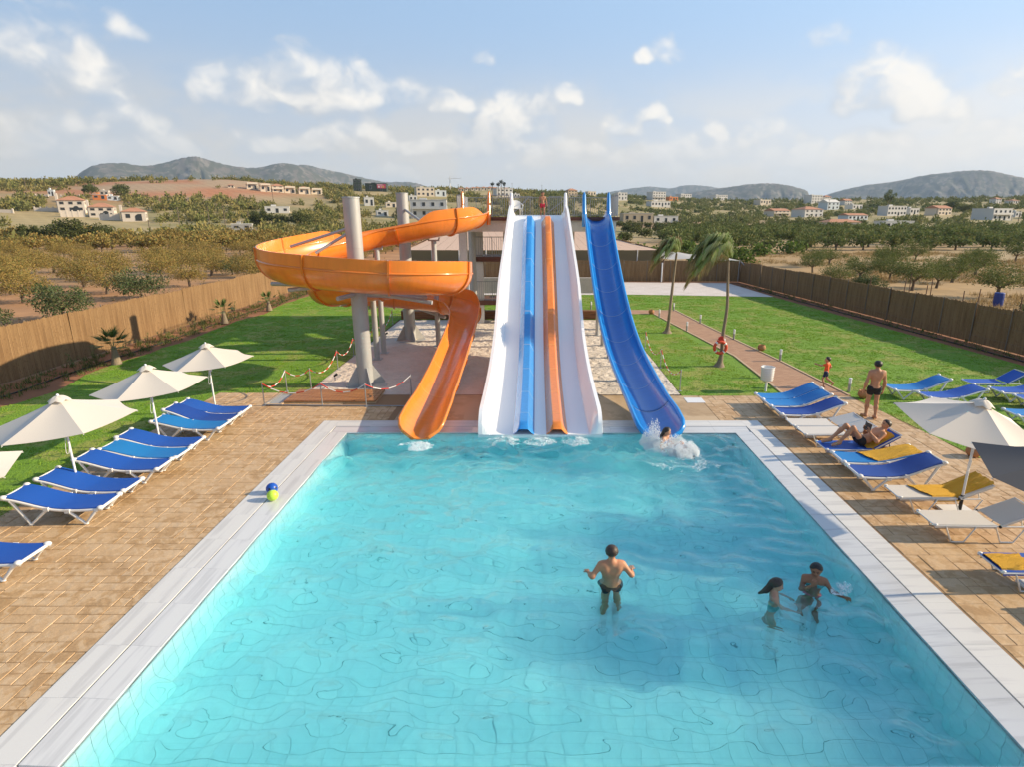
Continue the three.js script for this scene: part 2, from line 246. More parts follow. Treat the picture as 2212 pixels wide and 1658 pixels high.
ridge('lower grey mountain shoulder sloping down behind the dark building', [[-1990, -4160, 180], [-1856, -4209, 278], [-1693, -4277, 318], [-1581, -4320, 333], [-1475, -4357, 309], [-1299, -4413, 273], [-1089, -4469, 232], [-893, -4512, 228], [-735, -4541, 184], [-569, -4565, 147], [-350, -4600, 60]], 1000, 207);
ridge('faint low blue hills far beyond the blue slide', [[450, -6990, 150], [683, -6967, 221], [889, -6943, 259], [1240, -6889, 302], [1479, -6842, 285], [1622, -6809, 312], [1812, -6761, 306], [2000, -6708, 270], [2300, -6600, 150]], 1100, 213);
ridge('grey green hill with a steep end beside the gap', [[850, -4420, 90], [1051, -4376, 147], [1286, -4312, 182], [1517, -4237, 209], [1649, -4187, 200], [1760, -4140, 172], [1802, -4124, 150], [1823, -4114, 60]], 900, 219);
ridge('broad blue mountain rising behind the olive groves', [[2000, -4800, 40], [2073, -4769, 85], [2173, -4724, 135], [2377, -4625, 204], [2584, -4512, 234], [2748, -4415, 273], [2885, -4326, 289], [2968, -4270, 294], [3049, -4212, 287], [3137, -4147, 257], [3201, -4098, 234], [3370, -3960, 156], [3600, -3800, 60]], 1000, 225);

// ---------------------------------------------------------------- lawns, sand, path
const lawnEdge = []; for (let z = 3; z >= -45; z -= 1.2) lawnEdge.push([-17.25 + (fbm(z * 0.35 + 40, 3, 3, 301) - 0.5) * 1.1, z]);
const lawnPts = [...lawnEdge, [-17.2, -45.8], [8, -46], [17.9, -44.7], [18.7, -36], [19.9, -25], [21, -13.95], [11.32, -13.95], [10.75, -19.4], [5.0, -19.4], [5.0, -34.7], [-8.1, -34.7], [-8.0, -19.75], [-11.05, -19.75], [-11.05, 3]];
struct('lawn', sheet(lawnPts, 0.004), M.lawn, 'mown green lawn between the pool deck and the reed fences', 'lawn');
{
  // sand bed with an uneven surface
  const sandBed = (x0, x1, z0, z1, y, amp, seed) => { const nx = Math.round((x1 - x0) * 5), nz = Math.round((z1 - z0) * 5), g = new THREE.PlaneGeometry(x1 - x0, z1 - z0, nx, nz); g.rotateX(-Math.PI / 2); g.translate((x0 + x1) / 2, y, (z0 + z1) / 2); const p = g.attributes.position, u = g.attributes.uv; for (let i = 0; i < p.count; i++) { const x = p.getX(i), z = p.getZ(i), e = sstep(0, 0.5, Math.min(x - x0, x1 - x, z - z0, z1 - z)); p.setY(i, y + amp * (fbm(x * 1.6 + 60, z * 1.6 + 60, 4, seed) - 0.4) * e); u.setXY(i, x, z); } g.computeVertexNormals(); return g; };
  struct('sand', sandBed(-8.0, 4.98, -34.6, -19.52, 0.004, 0.13, 311), M.sand, 'pale trampled sand bed under the water slides', 'sand');
  struct('gravel_court', sheet([[-10, -54.6], [-10, -45.9], [8, -46.05], [17.95, -44.75], [17.4, -54.2], [8, -54.8]], 0.009), M.gravel, 'white gravel court in front of the rear fence', 'gravel');
}
const pathL = [[8.55, -19.4], [8.7, -25.3], [8.02, -31], [7.72, -33.35], [7.35, -36.7], [-4.3, -36.8]], pathR = [[-4.3, -38.3], [9.0, -38.3], [9.36, -33.9], [9.85, -28.9], [10.35, -24.4], [10.75, -19.4]];
struct('path', sheet([...pathL, ...pathR], 0.012), M.path, 'reddish brick patterned path leading across the lawn to the slide tower', 'path');
{
  const k = mb(); const edge = (P) => { for (let i = 0; i + 1 < P.length; i++) { const a = P[i], b = P[i + 1], dx = b[0] - a[0], dz = b[1] - a[1], l = Math.hypot(dx, dz); k.cbox([(a[0] + b[0]) / 2, 0.012, (a[1] + b[1]) / 2], [l, 0.05, 0.09], 0, -Math.atan2(dz, dx), 0); } };
  edge(pathL.slice(0, 5)); edge(pathR.slice(1));
  struct('path_edging', k.geo(), M.concrete, 'pale concrete edging along both sides of the brick path', 'edging');
}
// ---------------------------------------------------------------- pool basin, tiles, water
{
  const { x0, x1, z0, z1, y } = POOL, T = 0.241;
  const basin = tag(new THREE.Group(), 'rectangular swimming pool lined with pale aqua tiles', 'pool', null, 'structure'); basin.name = 'pool_basin'; scene.add(basin);
  const grout = std({ color: [0.6, 0.83, 0.86] }), tones = [[0.7, 0.9, 0.92], [0.67, 0.88, 0.905], [0.73, 0.915, 0.93], [0.68, 0.89, 0.915]].map((c) => std({ color: c, map: rep(PT.grain, 0.7), roughness: 0.35 }));
  mb().box(x0 - 0.3, x1 + 0.3, y - 0.3, y - 0.012, z0 - 0.3, z1 + 0.3).box(x0 - 0.3, x0 - 0.012, y - 0.012, -0.2, z0 - 0.3, z1 + 0.3).box(x1 + 0.012, x1 + 0.3, y - 0.012, -0.2, z0 - 0.3, z1 + 0.3).box(x0 - 0.012, x1 + 0.012, y - 0.012, -0.2, z0 - 0.3, z0 - 0.012).box(x0 - 0.012, x1 + 0.012, y - 0.012, -0.2, z1 + 0.012, z1 + 0.3).build('shell', grout, basin);
  const tg = new MB().box(-T / 2 + 0.003, T / 2 - 0.003, -0.007, 0, -T / 2 + 0.003, T / 2 - 0.003).geo(), nx = Math.round((x1 - x0) / T), nz = Math.round((z1 - z0) / T), sx = (x1 - x0) / nx / T, sz = (z1 - z0) / nz / T, list = [];
  const put = (p, r, s) => list.push({ p, r, s, d: Math.hypot(p[0], p[1] - 6, p[2]), t: Math.floor(R() * 4) });
  for (let i = 0; i < nx; i++) for (let j = 0; j < nz; j++) put([x0 + (i + 0.5) * T * sx, y, z0 + (j + 0.5) * T * sz], [0, 0, 0], [sx, 1, sz]);
  const ny = 5, sy = (-0.06 - y) / ny / T;
  for (let k = 0; k < ny; k++) {
    const cy = y + (k + 0.5) * T * sy;
    for (let j = 0; j < nz; j++) { const z = z0 + (j + 0.5) * T * sz; put([x0, cy, z], [0, 0, -Math.PI / 2], [sy, 1, sz]); put([x1, cy, z], [0, 0, Math.PI / 2], [sy, 1, sz]); }
    for (let i = 0; i < nx; i++) put([x0 + (i + 0.5) * T * sx, cy, z0], [Math.PI / 2, 0, 0], [sx, 1, sy]);
  }
  list.sort((a, b) => a.d - b.d);
  const rest = [mb(), mb(), mb(), mb()];
  list.forEach((o, n) => {
    const e = new THREE.Euler(...o.r);
    if (n < 300) { const t = mesh('tile', tg, tones[o.t], basin); t.position.set(...o.p); t.rotation.copy(e); t.scale.set(...o.s); }
    else rest[o.t].add(tg.clone(), new THREE.Matrix4().compose(V(...o.p), new THREE.Quaternion().setFromEuler(e), V(...o.s)));
  });
  rest.forEach((r, k) => { const t = r.build('tiles', tones[k], basin); t.userData.kind = 'stuff'; });

  // water: a closed body with a rippled surface
  const rw = mulberry(5), waves = [];
  for (let i = 0; i < 38; i++) { const L = 0.36 * Math.pow(5, rw()), a = rw() * 6.283; waves.push([Math.cos(a) * 6.283 / L, Math.sin(a) * 6.283 / L, rw() * 6.283, L * 0.0072]); }
  for (let i = 0; i < 9; i++) { const L = 1.1 * Math.pow(2.6, rw()), a = rw() * 6.283; waves.push([Math.cos(a) * 6.283 / L, Math.sin(a) * 6.283 / L, rw() * 6.283, L * 0.0062]); }
  // rings that spread from where the slides meet the water and from the swimmers
  const rings = [[-3.2, -15.2, 0.022, 1.5], [0.1, -15.2, 0.026, 1.9], [3.5, -14.6, 0.035, 1.8], [1.29, -8.9, 0.012, 0.8], [4.0, -8.5, 0.014, 0.8], [4.66, -8.75, 0.016, 0.9]];
  const wave = (x, z) => { const wob = fbm(x * 0.5 + 30, z * 0.5 + 30, 3, 401) * 2.2; let h = 0; for (const w of waves) h += w[3] * Math.sin(w[0] * x + w[1] * z + w[2] + wob); h *= 0.55 + 0.9 * fbm(x * 0.35 + 9, z * 0.35 + 4, 3, 403); for (const [cx, cz, a, s] of rings) { const d = Math.hypot(x - cx, z - cz); h += a * Math.exp(-d / s) * Math.sin(d * 15 + 3 * vnoise(x * 2, z * 2, 405)); } return h + (fbm(x * 7, z * 7, 3, 407) - 0.5) * 0.008; };
  const NX = 420, NZ = 400, WX0 = x0 - 0.40, WX1 = x1 + 0.40, WZ0 = z0 - 0.40, WZ1 = z1 + 0.40, pos = [], idx = [], WL = -0.034;
  for (let j = 0; j <= NZ; j++) for (let i = 0; i <= NX; i++) { const x = lerp(WX0, WX1, i / NX), z = lerp(WZ0, WZ1, j / NZ), e = sstep(0.02, -0.55, Math.max(x0 - x, x - x1, z0 - z, z - z1)); pos.push(x, WL + wave(x, z) * (0.14 + 0.86 * e), z); }
  for (let j = 0; j < NZ; j++) for (let i = 0; i < NX; i++) { const a = j * (NX + 1) + i, b = a + 1, c = a + NX + 1, d = c + 1; idx.push(a, c, b, b, c, d); }
  const ring = []; for (let i = 0; i <= NX; i++) ring.push(i); for (let j = 1; j <= NZ; j++) ring.push(j * (NX + 1) + NX); for (let i = NX - 1; i >= 0; i--) ring.push(NZ * (NX + 1) + i); for (let j = NZ - 1; j > 0; j--) ring.push(j * (NX + 1));
  const n0 = pos.length / 3, k = ring.length; ring.forEach((q) => pos.push(pos[3 * q], y - 0.2, pos[3 * q + 2]));
  for (let i = 0; i < k; i++) { const a = ring[i], b = ring[(i + 1) % k], c = n0 + i, d = n0 + (i + 1) % k; idx.push(a, b, c, b, d, c); }
  const ce = pos.length / 3; pos.push(0, y - 0.2, (z0 + z1) / 2); for (let i = 0; i < k; i++) idx.push(n0 + i, n0 + (i + 1) % k, ce);
  const g = new THREE.BufferGeometry(); g.setAttribute('position', new THREE.Float32BufferAttribute(pos, 3)); g.setIndex(idx); g.computeVertexNormals();
  const wm = phys({ color: [1, 1, 1], transmission: 1, roughness: 0, ior: 1.33, thickness: 1, attenuationColor: C(0.39, 0.9, 0.95), attenuationDistance: 3.3, transparent: true, opacity: 0.85, side: THREE.FrontSide });
  struct('water', g, wm, 'clear rippled turquoise water filling the swimming pool', 'water');
}
// ---------------------------------------------------------------- marble coping: outer dry strip, drain slot, inner wet strip that dips into the water
{
  const { x0, x1, z0, z1 } = POOL, IN = 0.44, SL = 0.025, OUT = 0.5, cop = tag(new THREE.Group(), 'white streaked marble coping with a dark drain slot round the pool', 'coping', null, 'structure'); cop.name = 'pool_coping'; scene.add(cop);
  const slab = (ax, az, bx, bz, nxv, nzv, w, top0, top1, mat, gap = 0.003, along = false) => { // runs a->b, widens along n
    const L = Math.hypot(bx - ax, bz - az), tx = (bx - ax) / L, tz = (bz - az) / L, q = (s, n, y) => [ax + tx * s + nxv * n, y, az + tz * s + nzv * n], ch = 0.002, g = mb(), s0 = gap / 2, s1 = L - gap / 2;
    const A = q(s0 + ch, ch, top0), B = q(s1 - ch, ch, top0), Cc = q(s1 - ch, w - ch, top1), D = q(s0 + ch, w - ch, top1), a = q(s0, 0, top0 - ch), b = q(s1, 0, top0 - ch), c = q(s1, w, top1 - ch), d = q(s0, w, top1 - ch), lo = -0.1, a2 = q(s0, 0, lo), b2 = q(s1, 0, lo), c2 = q(s1, w, lo), d2 = q(s0, w, lo);
    for (const f of [[A, B, Cc, D], [a, b, B, A], [b, c, Cc, B], [c, d, D, Cc], [d, a, A, D], [a2, b2, b, a], [b2, c2, c, b], [c2, d2, d, c], [d2, a2, a, d]]) g.quad(...f);
    const ge = g.geo(), p = ge.attributes.position, u = ge.attributes.uv, ou = R() * 7, ov = R() * 7;
    for (let i = 0; i < p.count; i++) { const dx = p.getX(i) - ax, dz = p.getZ(i) - az, s = dx * tx + dz * tz, n = dx * nxv + dz * nzv; along ? u.setXY(i, s * 0.3 + ou, n * 0.4 + ov) : u.setXY(i, n * 0.4 + ou, s * 0.4 + ov); }
    // make faces look up
    mesh('slab', ge, mat, cop);
  };
  const run = (a, b, n, w, t0, t1, mat) => { const L = Math.hypot(b[0] - a[0], b[1] - a[1]), k = Math.max(1, Math.round(L / 1.0)); for (let i = 0; i < k; i++) slab(lerp(a[0], b[0], i / k), lerp(a[1], b[1], i / k), lerp(a[0], b[0], (i + 1) / k), lerp(a[1], b[1], (i + 1) / k), n[0], n[1], w, t0, t1, mat, 0.0015, n[0] < 0 || n[1] !== 0); };
  const o1 = IN + SL, o2 = IN + SL + OUT, zn = z1 + o2;
  // inner strips (water edge low, slot edge high)
  run([x0, z0], [x0, z1], [-1, 0], IN, -0.014, 0.012, M.marbleWet); run([x1, z0], [x1, z1], [1, 0], IN, -0.014, 0.012, M.marbleWet);
  run([x0 - IN, z0], [x1 + IN, z0], [0, -1], IN, -0.014, 0.012, M.marbleWet); run([x0 - IN, z1], [x1 + IN, z1], [0, 1], IN, -0.014, 0.012, M.marbleWet);
  // outer strips
  run([x0 - o1, z0 - o2], [x0 - o1, zn], [-1, 0], OUT, 0.014, 0.016, M.marbleDry); run([x1 + o1, z0 - o2], [x1 + o1, zn], [1, 0], OUT, 0.014, 0.016, M.marbleDry);
  run([x0 - o1, z0 - o1], [x1 + o1, z0 - o1], [0, -1], OUT, 0.014, 0.016, M.marbleDry); run([x0 - o1, z1 + o1], [x1 + o1, z1 + o1], [0, 1], OUT, 0.014, 0.016, M.marbleDry);
  const ch = mb().box(x0 - o1, x0 - IN, -0.09, -0.05, z0 - o1, z1 + o1).box(x1 + IN, x1 + o1, -0.09, -0.05, z0 - o1, z1 + o1).box(x0 - IN, x1 + IN, -0.09, -0.05, z0 - o1, z0 - IN).box(x0 - IN, x1 + IN, -0.09, -0.05, z1 + IN, z1 + o1);
  ch.build('drain_slot', std({ color: [0.06, 0.06, 0.065], roughness: 0.9 }), cop);
  // concrete body under the strips
  mb().box(x0 - o2, x0 - 0.02, -1.3, -0.1, z0 - o2, z1 + o2).box(x1 + 0.02, x1 + o2, -1.3, -0.1, z0 - o2, z1 + o2).box(x0 - 0.02, x1 + 0.02, -1.3, -0.1, z0 - o2, z0 - 0.02).box(x0 - 0.02, x1 + 0.02, -1.3, -0.1, z1 + 0.02, z1 + o2).build('concrete_bed', M.concrete, cop);
}
// ---------------------------------------------------------------- stamped paver decks
const LX = POOL.x0 - 0.965, RX = POOL.x1 + 0.965, BZ = POOL.z0 - 0.965;
function paverDeck(name, label, U, inside, bx0, bx1, bz0, bz1, slabPts) {
  const deck = tag(new THREE.Group(), label, 'deck', null, 'structure'); deck.name = name; scene.add(deck);
  mesh('slab', sheet(slabPts, -0.003), M.joint, deck);
  const nx = Math.floor((bx1 - bx0) / U), nz = Math.floor((bz1 - bz0) / U), occ = new Uint8Array(nx * nz), list = [], sizes = [[3, 1], [2, 1], [2, 1], [1, 2], [2, 2], [3, 2], [1, 1]];
  const ok = (i, j) => i < nx && j < nz && !occ[j * nx + i] && inside(bx0 + (i + 0.5) * U, bz0 + (j + 0.5) * U);
  for (let j = 0; j < nz; j++) for (let i = 0; i < nx; i++) {
    if (!ok(i, j)) continue;
    let pick = [1, 1];
    for (let t = 0; t < 7; t++) { const s = sizes[Math.floor(R() * sizes.length)]; let f = true; for (let b = 0; b < s[1]; b++) for (let a = 0; a < s[0]; a++) f = f && ok(i + a, j + b); if (f) { pick = s; break; } }
    for (let b = 0; b < pick[1]; b++) for (let a = 0; a < pick[0]; a++) occ[(j + b) * nx + i + a] = 1;
    const X = bx0 + i * U, Z = bz0 + j * U; list.push([X, X + pick[0] * U, Z, Z + pick[1] * U, pick[0] * pick[1]]);
  }
  const score = (o) => { const d2 = ((o[0] + o[1]) / 2) ** 2 + ((o[2] + o[3]) / 2) ** 2 + 36, vis = o[3] < -5 ? 1 : 0.05; return vis * o[4] / (d2 * Math.sqrt(d2)); };
  list.sort((a, b) => score(b) - score(a));
  const geo = ([a, b, c, d]) => { const g = 0.005, h = 0.002 + R() * 0.004, e = 0.006, j = () => (R() - 0.5) * 0.008, x0 = a + g + j(), x1 = b - g + j(), z0 = c + g + j(), z1 = d - g + j(), q = mb(), t = () => h + (R() - 0.5) * 0.003; const A = [x0 + e, t(), z0 + e], B = [x1 - e, t(), z0 + e], Cc = [x1 - e, t(), z1 - e], D = [x0 + e, t(), z1 - e], lo = -0.004, A0 = [x0, lo, z0], B0 = [x1, lo, z0], C0 = [x1, lo, z1], D0 = [x0, lo, z1]; for (const f of [[D, Cc, B, A], [A, B, B0, A0], [B, Cc, C0, B0], [Cc, D, D0, C0], [D, A, A0, D0]]) q.quad(...f); const ge = q.geo(), p = ge.attributes.position, u = ge.attributes.uv, ou = Math.floor(R() * 3) * 0.37; for (let i = 0; i < p.count; i++) u.setXY(i, p.getX(i) + ou, p.getZ(i)); return ge; };
  list.slice(0, 300).forEach((o) => mesh('paver', geo(o), M.paver, deck));
  const r = mb(); list.slice(300).forEach((o) => r.add(geo(o))); const m = r.build('pavers', M.paver, deck); m.userData.kind = 'stuff';
}
const rightEdge = (z) => z > -13.95 ? 15.5 : lerp(11.3, 10.75, (-13.95 - z) / 5.45);
paverDeck('left_deck', 'tan stamped paver deck under the row of blue loungers', 0.205, (x, z) => x < LX || (z < BZ && z > -18.25), -11.05, -4.3, -19.75, -3, [[-11.05, -19.75], [-4.3, -19.75], [-4.3, BZ], [LX, BZ], [LX, 3], [-11.05, 3]]);
paverDeck('right_deck', 'tan stamped paver deck under the mixed blue and white loungers', 0.235, (x, z) => (x > RX || z < BZ) && x < rightEdge(z), 5.55, 15.5, -19.4, -4, [[5.55, -19.4], [10.75, -19.4], [11.3, -13.95], [15.6, -13.95], [15.6, 3], [RX, 3], [RX, BZ], [5.55, BZ]]);
struct('near_deck', sheet([[LX + 0.005, POOL.z1 + 0.97], [RX - 0.005, POOL.z1 + 0.97], [RX - 0.005, 4], [LX + 0.005, 4]], 0.0045), M.paver, 'tan stamped paving at the near end of the pool', 'deck');
struct('concrete_apron', sheet([[-4.29, -19.5], [5.54, -19.4], [5.54, BZ], [-4.29, BZ]], 0.0035), M.concrete, 'smooth beige concrete apron where the slides reach the pool', 'concrete');
struct('drain_cover', mb().box(5.0, 5.6, 0.006, 0.012, -19.15, -18.6).geo(), M.white, 'white square drain cover set into the beige concrete apron', 'cover');
// ---------------------------------------------------------------- water slides
const gel = (c) => phys({ color: c, map: rep(PT.grain, 1.3, 0.5), roughness: 0.3, clearcoat: 0.6, clearcoatRoughness: 0.12 });
M.orange = gel([0.84, 0.245, 0.028]); M.orangeRib = gel([0.72, 0.2, 0.015]); M.blue = gel([0.0, 0.155, 0.52]); M.blueRim = gel([0.004, 0.24, 0.66]); M.blueLight = gel([0.03, 0.27, 0.68]); M.slideWhite = phys({ color: [0.9, 0.9, 0.88], roughness: 0.3, clearcoat: 0.6, clearcoatRoughness: 0.12 }); M.seam = std({ color: [0.35, 0.45, 0.62], roughness: 0.4 }); M.seamOrange = std({ color: [0.85, 0.4, 0.12], roughness: 0.4 });
// grid of points -> smooth mesh; rows[i][j] are Vector3
function loft(rows, closed = false) {
  const pos = [], idx = [], uv = [], n = rows[0].length;
  rows.forEach((r, i) => r.forEach((p, j) => { pos.push(p.x, p.y, p.z); uv.push(j / (n - 1), i * 0.2); }));
  for (let i = 0; i + 1 < rows.length; i++) for (let j = 0; j + 1 < n + (closed ? 1 : 0); j++) { const a = i * n + j, b = i * n + (j + 1) % n, c = a + n, d = b + n; idx.push(a, b, c, b, d, c); }
  const g = new THREE.BufferGeometry(); g.setAttribute('position', new THREE.Float32BufferAttribute(pos, 3)); g.setAttribute('uv', new THREE.Float32BufferAttribute(uv, 2)); g.setIndex(idx); return g;
}
const crease = (g, a = 0.7) => toCreasedNormals(g, a);
// an open flume: pts = [x, y, z, radius, wallDegrees, extraLeft, extraRight]
function flumeFrames(pts, step = 0.12) {
  const curve = new THREE.CatmullRomCurve3(pts.map((p) => V(p[0], p[1], p[2])), false, 'centripetal'), L = curve.getLength(), N = Math.ceil(L / step), out = [];
  curve.arcLengthDivisions = 600;
  for (let i = 0; i <= N; i++) {
    const u = i / N, t = curve.getUtoTmapping(u), p = curve.getPoint(t), T = curve.getTangent(t), q = t * (pts.length - 1), k = Math.min(pts.length - 2, Math.floor(q)), f = sstep(0, 1, q - k), v = (c) => lerp(pts[k][c], pts[k + 1][c], f);
    const S = T.clone().cross(UPV).normalize(), Nn = S.clone().cross(T).normalize();
    out.push({ p, T, S, N: Nn, s: u * L, r: v(3), wall: v(4), el: v(5), er: v(6), L });
  }
  return out;
}
const secPoint = (f, r, ang, up = 0) => f.p.clone().addScaledVector(f.S, r * Math.sin(ang)).addScaledVector(f.N, f.r - r * Math.cos(ang) + up);
function flumeSection(f, t = 0.035) { // closed outline: inner left top -> inner right top -> outer right top -> outer left top
  const w = f.wall * D2R, n = 18, row = [], inn = f.r, out = f.r + t;
  row.push(secPoint(f, inn, -w, f.el)); for (let k = 0; k <= n; k++) row.push(secPoint(f, inn, -w + 2 * w * k / n)); row.push(secPoint(f, inn, w, f.er));
  row.push(secPoint(f, out, w, f.er)); for (let k = 0; k <= n; k++) row.push(secPoint(f, out, w - 2 * w * k / n)); row.push(secPoint(f, out, -w, f.el)); return row;
}
function flume(root, frames, cuts, mat, ribMat, seamMat, seamW = 0.02) {
  const bounds = [0, ...cuts, frames[0].L + 1];
  for (let k = 0; k + 1 < bounds.length; k++) {
    const fs = frames.filter((f) => f.s >= bounds[k] - 0.13 && f.s <= bounds[k + 1]); if (fs.length < 2) continue;
    const rows = fs.map((f) => flumeSection(f)); const g = loft(rows, true), n = rows[0].length;
    // end caps
    const caps = mb(); for (const r of [rows[0], rows[rows.length - 1]]) for (let j = 0; j < n / 2 - 1; j++) caps.quad(r[j].toArray(), r[j + 1].toArray(), r[n - 2 - j].toArray(), r[n - 1 - j].toArray());
    mesh('chute_segment', mergeGeometries([plainGeo(crease(g)), caps.geo()]), mat, root);
  }
  for (const c of cuts) { // joint: outer rib and a thin inner seam
    const f = frames.reduce((a, b) => Math.abs(a.s - c) < Math.abs(b.s - c) ? a : b), rib = (r0, r1, half) => { const rows = [-half, half].map((o) => { const w = f.wall * D2R, row = []; const at = (r, a, up) => secPoint(f, r, a, up).addScaledVector(f.T, o); row.push(at(r0, -w, f.el)); for (let k = 0; k <= 16; k++) row.push(at(r0, -w + 2 * w * k / 16, 0)); row.push(at(r0, w, f.er)); row.push(at(r1, w, f.er)); for (let k = 0; k <= 16; k++) row.push(at(r1, w - 2 * w * k / 16, 0)); row.push(at(r1, -w, f.el)); return row; }); const g = mb().add(crease(loft(rows, true))), n = rows[0].length; for (const r of rows) for (let j = 0; j < n / 2 - 1; j++) g.quad(r[j].toArray(), r[j + 1].toArray(), r[n - 2 - j].toArray(), r[n - 1 - j].toArray()); return g; };
    if (ribMat) rib(f.r + 0.03, f.r + 0.1, 0.035).build('joint_flange', ribMat, root);
    if (seamMat) rib(f.r - 0.004, f.r + 0.002, seamW).build('seam', seamMat, root);
  }
}
function rim(root, frames, side, r, mat, upOf = () => 0, name = 'rim', lip = 0.02) { // rounded rail along one edge
  const rows = frames.map((f) => { const w = f.wall * D2R * side, c = secPoint(f, f.r + lip, w, upOf(f)), o = c.clone().sub(f.p).addScaledVector(f.N, -f.N.dot(c.clone().sub(f.p))).normalize(), row = []; for (let k = 0; k < 10; k++) { const a = k / 10 * 2 * Math.PI; row.push(c.clone().addScaledVector(f.S, r * Math.cos(a)).addScaledVector(f.N, r * Math.sin(a))); } return row; });
  return mesh(name, crease(loft(rows, true), 1.2), mat, root);
}
// ---- orange spiral slide
const orange = thing('spiral_slide', 'glossy orange spiral water slide with a long straight end chute', 'water slide');
{
  const W = 86, e = 0.42, r = 0.76, P = [
    [-3.05, 5.62, -31.5, 0.62, W, 0, 0], [-3.05, 5.5, -30.2, 0.66, W, 0, 0], [-3.12, 5.36, -29.0, 0.72, W, 0, 0], [-3.55, 5.2, -27.75, r, W, e, 0], [-4.5, 5.05, -27.0, r, W, e, 0], [-5.4, 4.88, -26.65, r, W, 0, 0], [-6.9, 4.6, -26.2, r, W, 0, 0], [-7.5, 4.44, -25.85, r, W, 0, 0.0], [-8.25, 4.22, -25.15, r, W, 0, e], [-8.95, 4.04, -23.9, r, W, 0, e], [-9.18, 3.9, -22.4, r, W, 0, e], [-8.8, 3.8, -20.9, r, W, 0, e], [-7.95, 3.72, -19.95, r, W, 0, e], [-6.85, 3.64, -19.58, r, W, 0, e], [-5.6, 3.54, -19.5, r, W, 0, e], [-4.3, 3.46, -19.75, r, W, 0, e], [-3.3, 3.36, -20.6, r, W, 0, e], [-3.1, 3.22, -21.7, r, W, 0, e], [-3.6, 3.08, -22.9, r, W, 0, e], [-4.8, 2.92, -23.6, r, W, 0, 0.2], [-6.4, 2.72, -23.6, r, W, 0.1, 0], [-7.9, 2.52, -23.9, r, W, 0.4, 0], [-8.75, 2.34, -24.9, r, W, 0.4, 0], [-8.6, 2.16, -26.1, r, W, 0.4, 0], [-7.5, 1.98, -27.05, r, W, 0.3, 0], [-6.0, 1.82, -27.4, r, W, 0.2, 0], [-4.7, 1.7, -27.3, 0.72, W, 0.4, 0], [-3.6, 1.56, -26.75, 0.68, W, 0.5, 0], [-3.1, 1.42, -25.6, 0.62, 84, 0.36, 0], [-3.04, 1.2, -24.2, 0.56, 82, 0.02, 0], [-3.06, 0.86, -22.2, 0.56, 80, 0, 0], [-3.1, 0.5, -20, 0.57, 78, 0, 0], [-3.15, 0.25, -18, 0.6, 74, 0, 0], [-3.18, 0.14, -16.6, 0.66, 70, 0, 0], [-3.2, 0.085, -15.8, 0.68, 66, 0, 0], [-3.2, 0.06, -15.5, 0.68, 57, 0, 0], [-3.2, 0.05, -15.34, 0.68, 44, 0, 0], [-3.2, 0.04, -15.24, 0.68, 18, 0, 0]];
  const fr = flumeFrames(P), cuts = []; for (let s = 2.0; s < fr[0].L - 1; s += 2.35) cuts.push(s);
  flume(orange, fr, cuts, M.orange, M.orangeRib, M.seamOrange, 0.012);
  const cutAt = fr.findIndex((f) => f.p.z > -24.6 && f.s > 30);
  rim(orange, fr.slice(0, cutAt), 1, 0.038, M.orangeRib, () => 0, 'rim', 0.03); rim(orange, fr.slice(0, cutAt), -1, 0.038, M.orangeRib, () => 0, 'rim', 0.03);
  rim(orange, fr.slice(cutAt - 1), 1, 0.05, M.orange, () => 0, 'rim', 0.02); rim(orange, fr.slice(cutAt - 1), -1, 0.05, M.orange, () => 0, 'rim', 0.02);
  for (const x of [-3.72, -2.38]) { // entry horns
    const g = loft([[5.5, 0.1], [6.1, 0.11], [6.5, 0.1], [7.0, 0.075], [7.12, 0.03]].map(([y, w], k) => { const row = [], bz = k === 0 ? 0.55 : k === 1 ? 0.32 : 0.1; for (let a = 0; a < 8; a++) row.push(V(x + w * Math.cos(a * 0.785), y, -31.35 + bz + w * 1.3 * Math.sin(a * 0.785))); return row; }), true);
    mesh('entry_horn', crease(g, 1.2), M.orange, orange);
  }
  // steel under-structure
  const arm = (a, b, rr_ = 0.075) => mb().bar(a, b, rr_, rr_, 10).build('support_arm', M.steel, orange);
  arm([-6.19, 3.45, -20.7], [-3.55, 3.1, -20.2]); arm([-6.19, 3.3, -20.7], [-4.2, 2.95, -22.7]); arm([-6.19, 3.75, -20.7], [-8.5, 3.5, -20.4]); arm([-6.19, 3.6, -20.7], [-9.7, 3.55, -21.9]); arm([-6.19, 3.35, -20.7], [-6.6, 3.3, -19.7]);
  arm([-6.19, 5.6, -20.7], [-8.3, 4.95, -20.5], 0.05); arm([-6.19, 5.5, -20.7], [-7.4, 4.75, -20.3], 0.05); arm([-6.25, 2.0, -28.9], [-7.7, 1.85, -27.2]); arm([-6.25, 6.3, -28.9], [-4.9, 5.55, -27.3], 0.055); arm([-6.25, 1.75, -28.9], [-4.2, 1.42, -27.1]); arm([-6.25, 2.45, -28.9], [-8.6, 2.2, -25.7]);
  for (const [x, z, t] of [[-6.81, -24.72, 2.7], [-6.81, -25.88, 4.55], [-4.6, -27.35, 4.85]]) { mb().bar([x, 0.02, z], [x, t, z], 0.115, 0.115, 14).build('column', M.steel, orange); mb().box(x - 0.2, x + 0.2, 0, 0.04, z - 0.2, z + 0.2).build('base_plate', M.steel, orange); mb().cbox([x, t + 0.03, z], [0.5, 0.06, 0.12]).bar([x - 0.2, t, z], [x - 0.26, t + 0.16, z], 0.03).bar([x + 0.2, t, z], [x + 0.26, t + 0.16, z], 0.03).build('saddle', M.steel, orange); }
  mb().bar([-3.4, 0.02, -32.9], [-3.4, 5.4, -32.9], 0.13, 0.13, 14).bar([-3.4, 5.2, -32.9], [-5.2, 5.15, -29.4], 0.07).build('column', M.steel, orange);
}
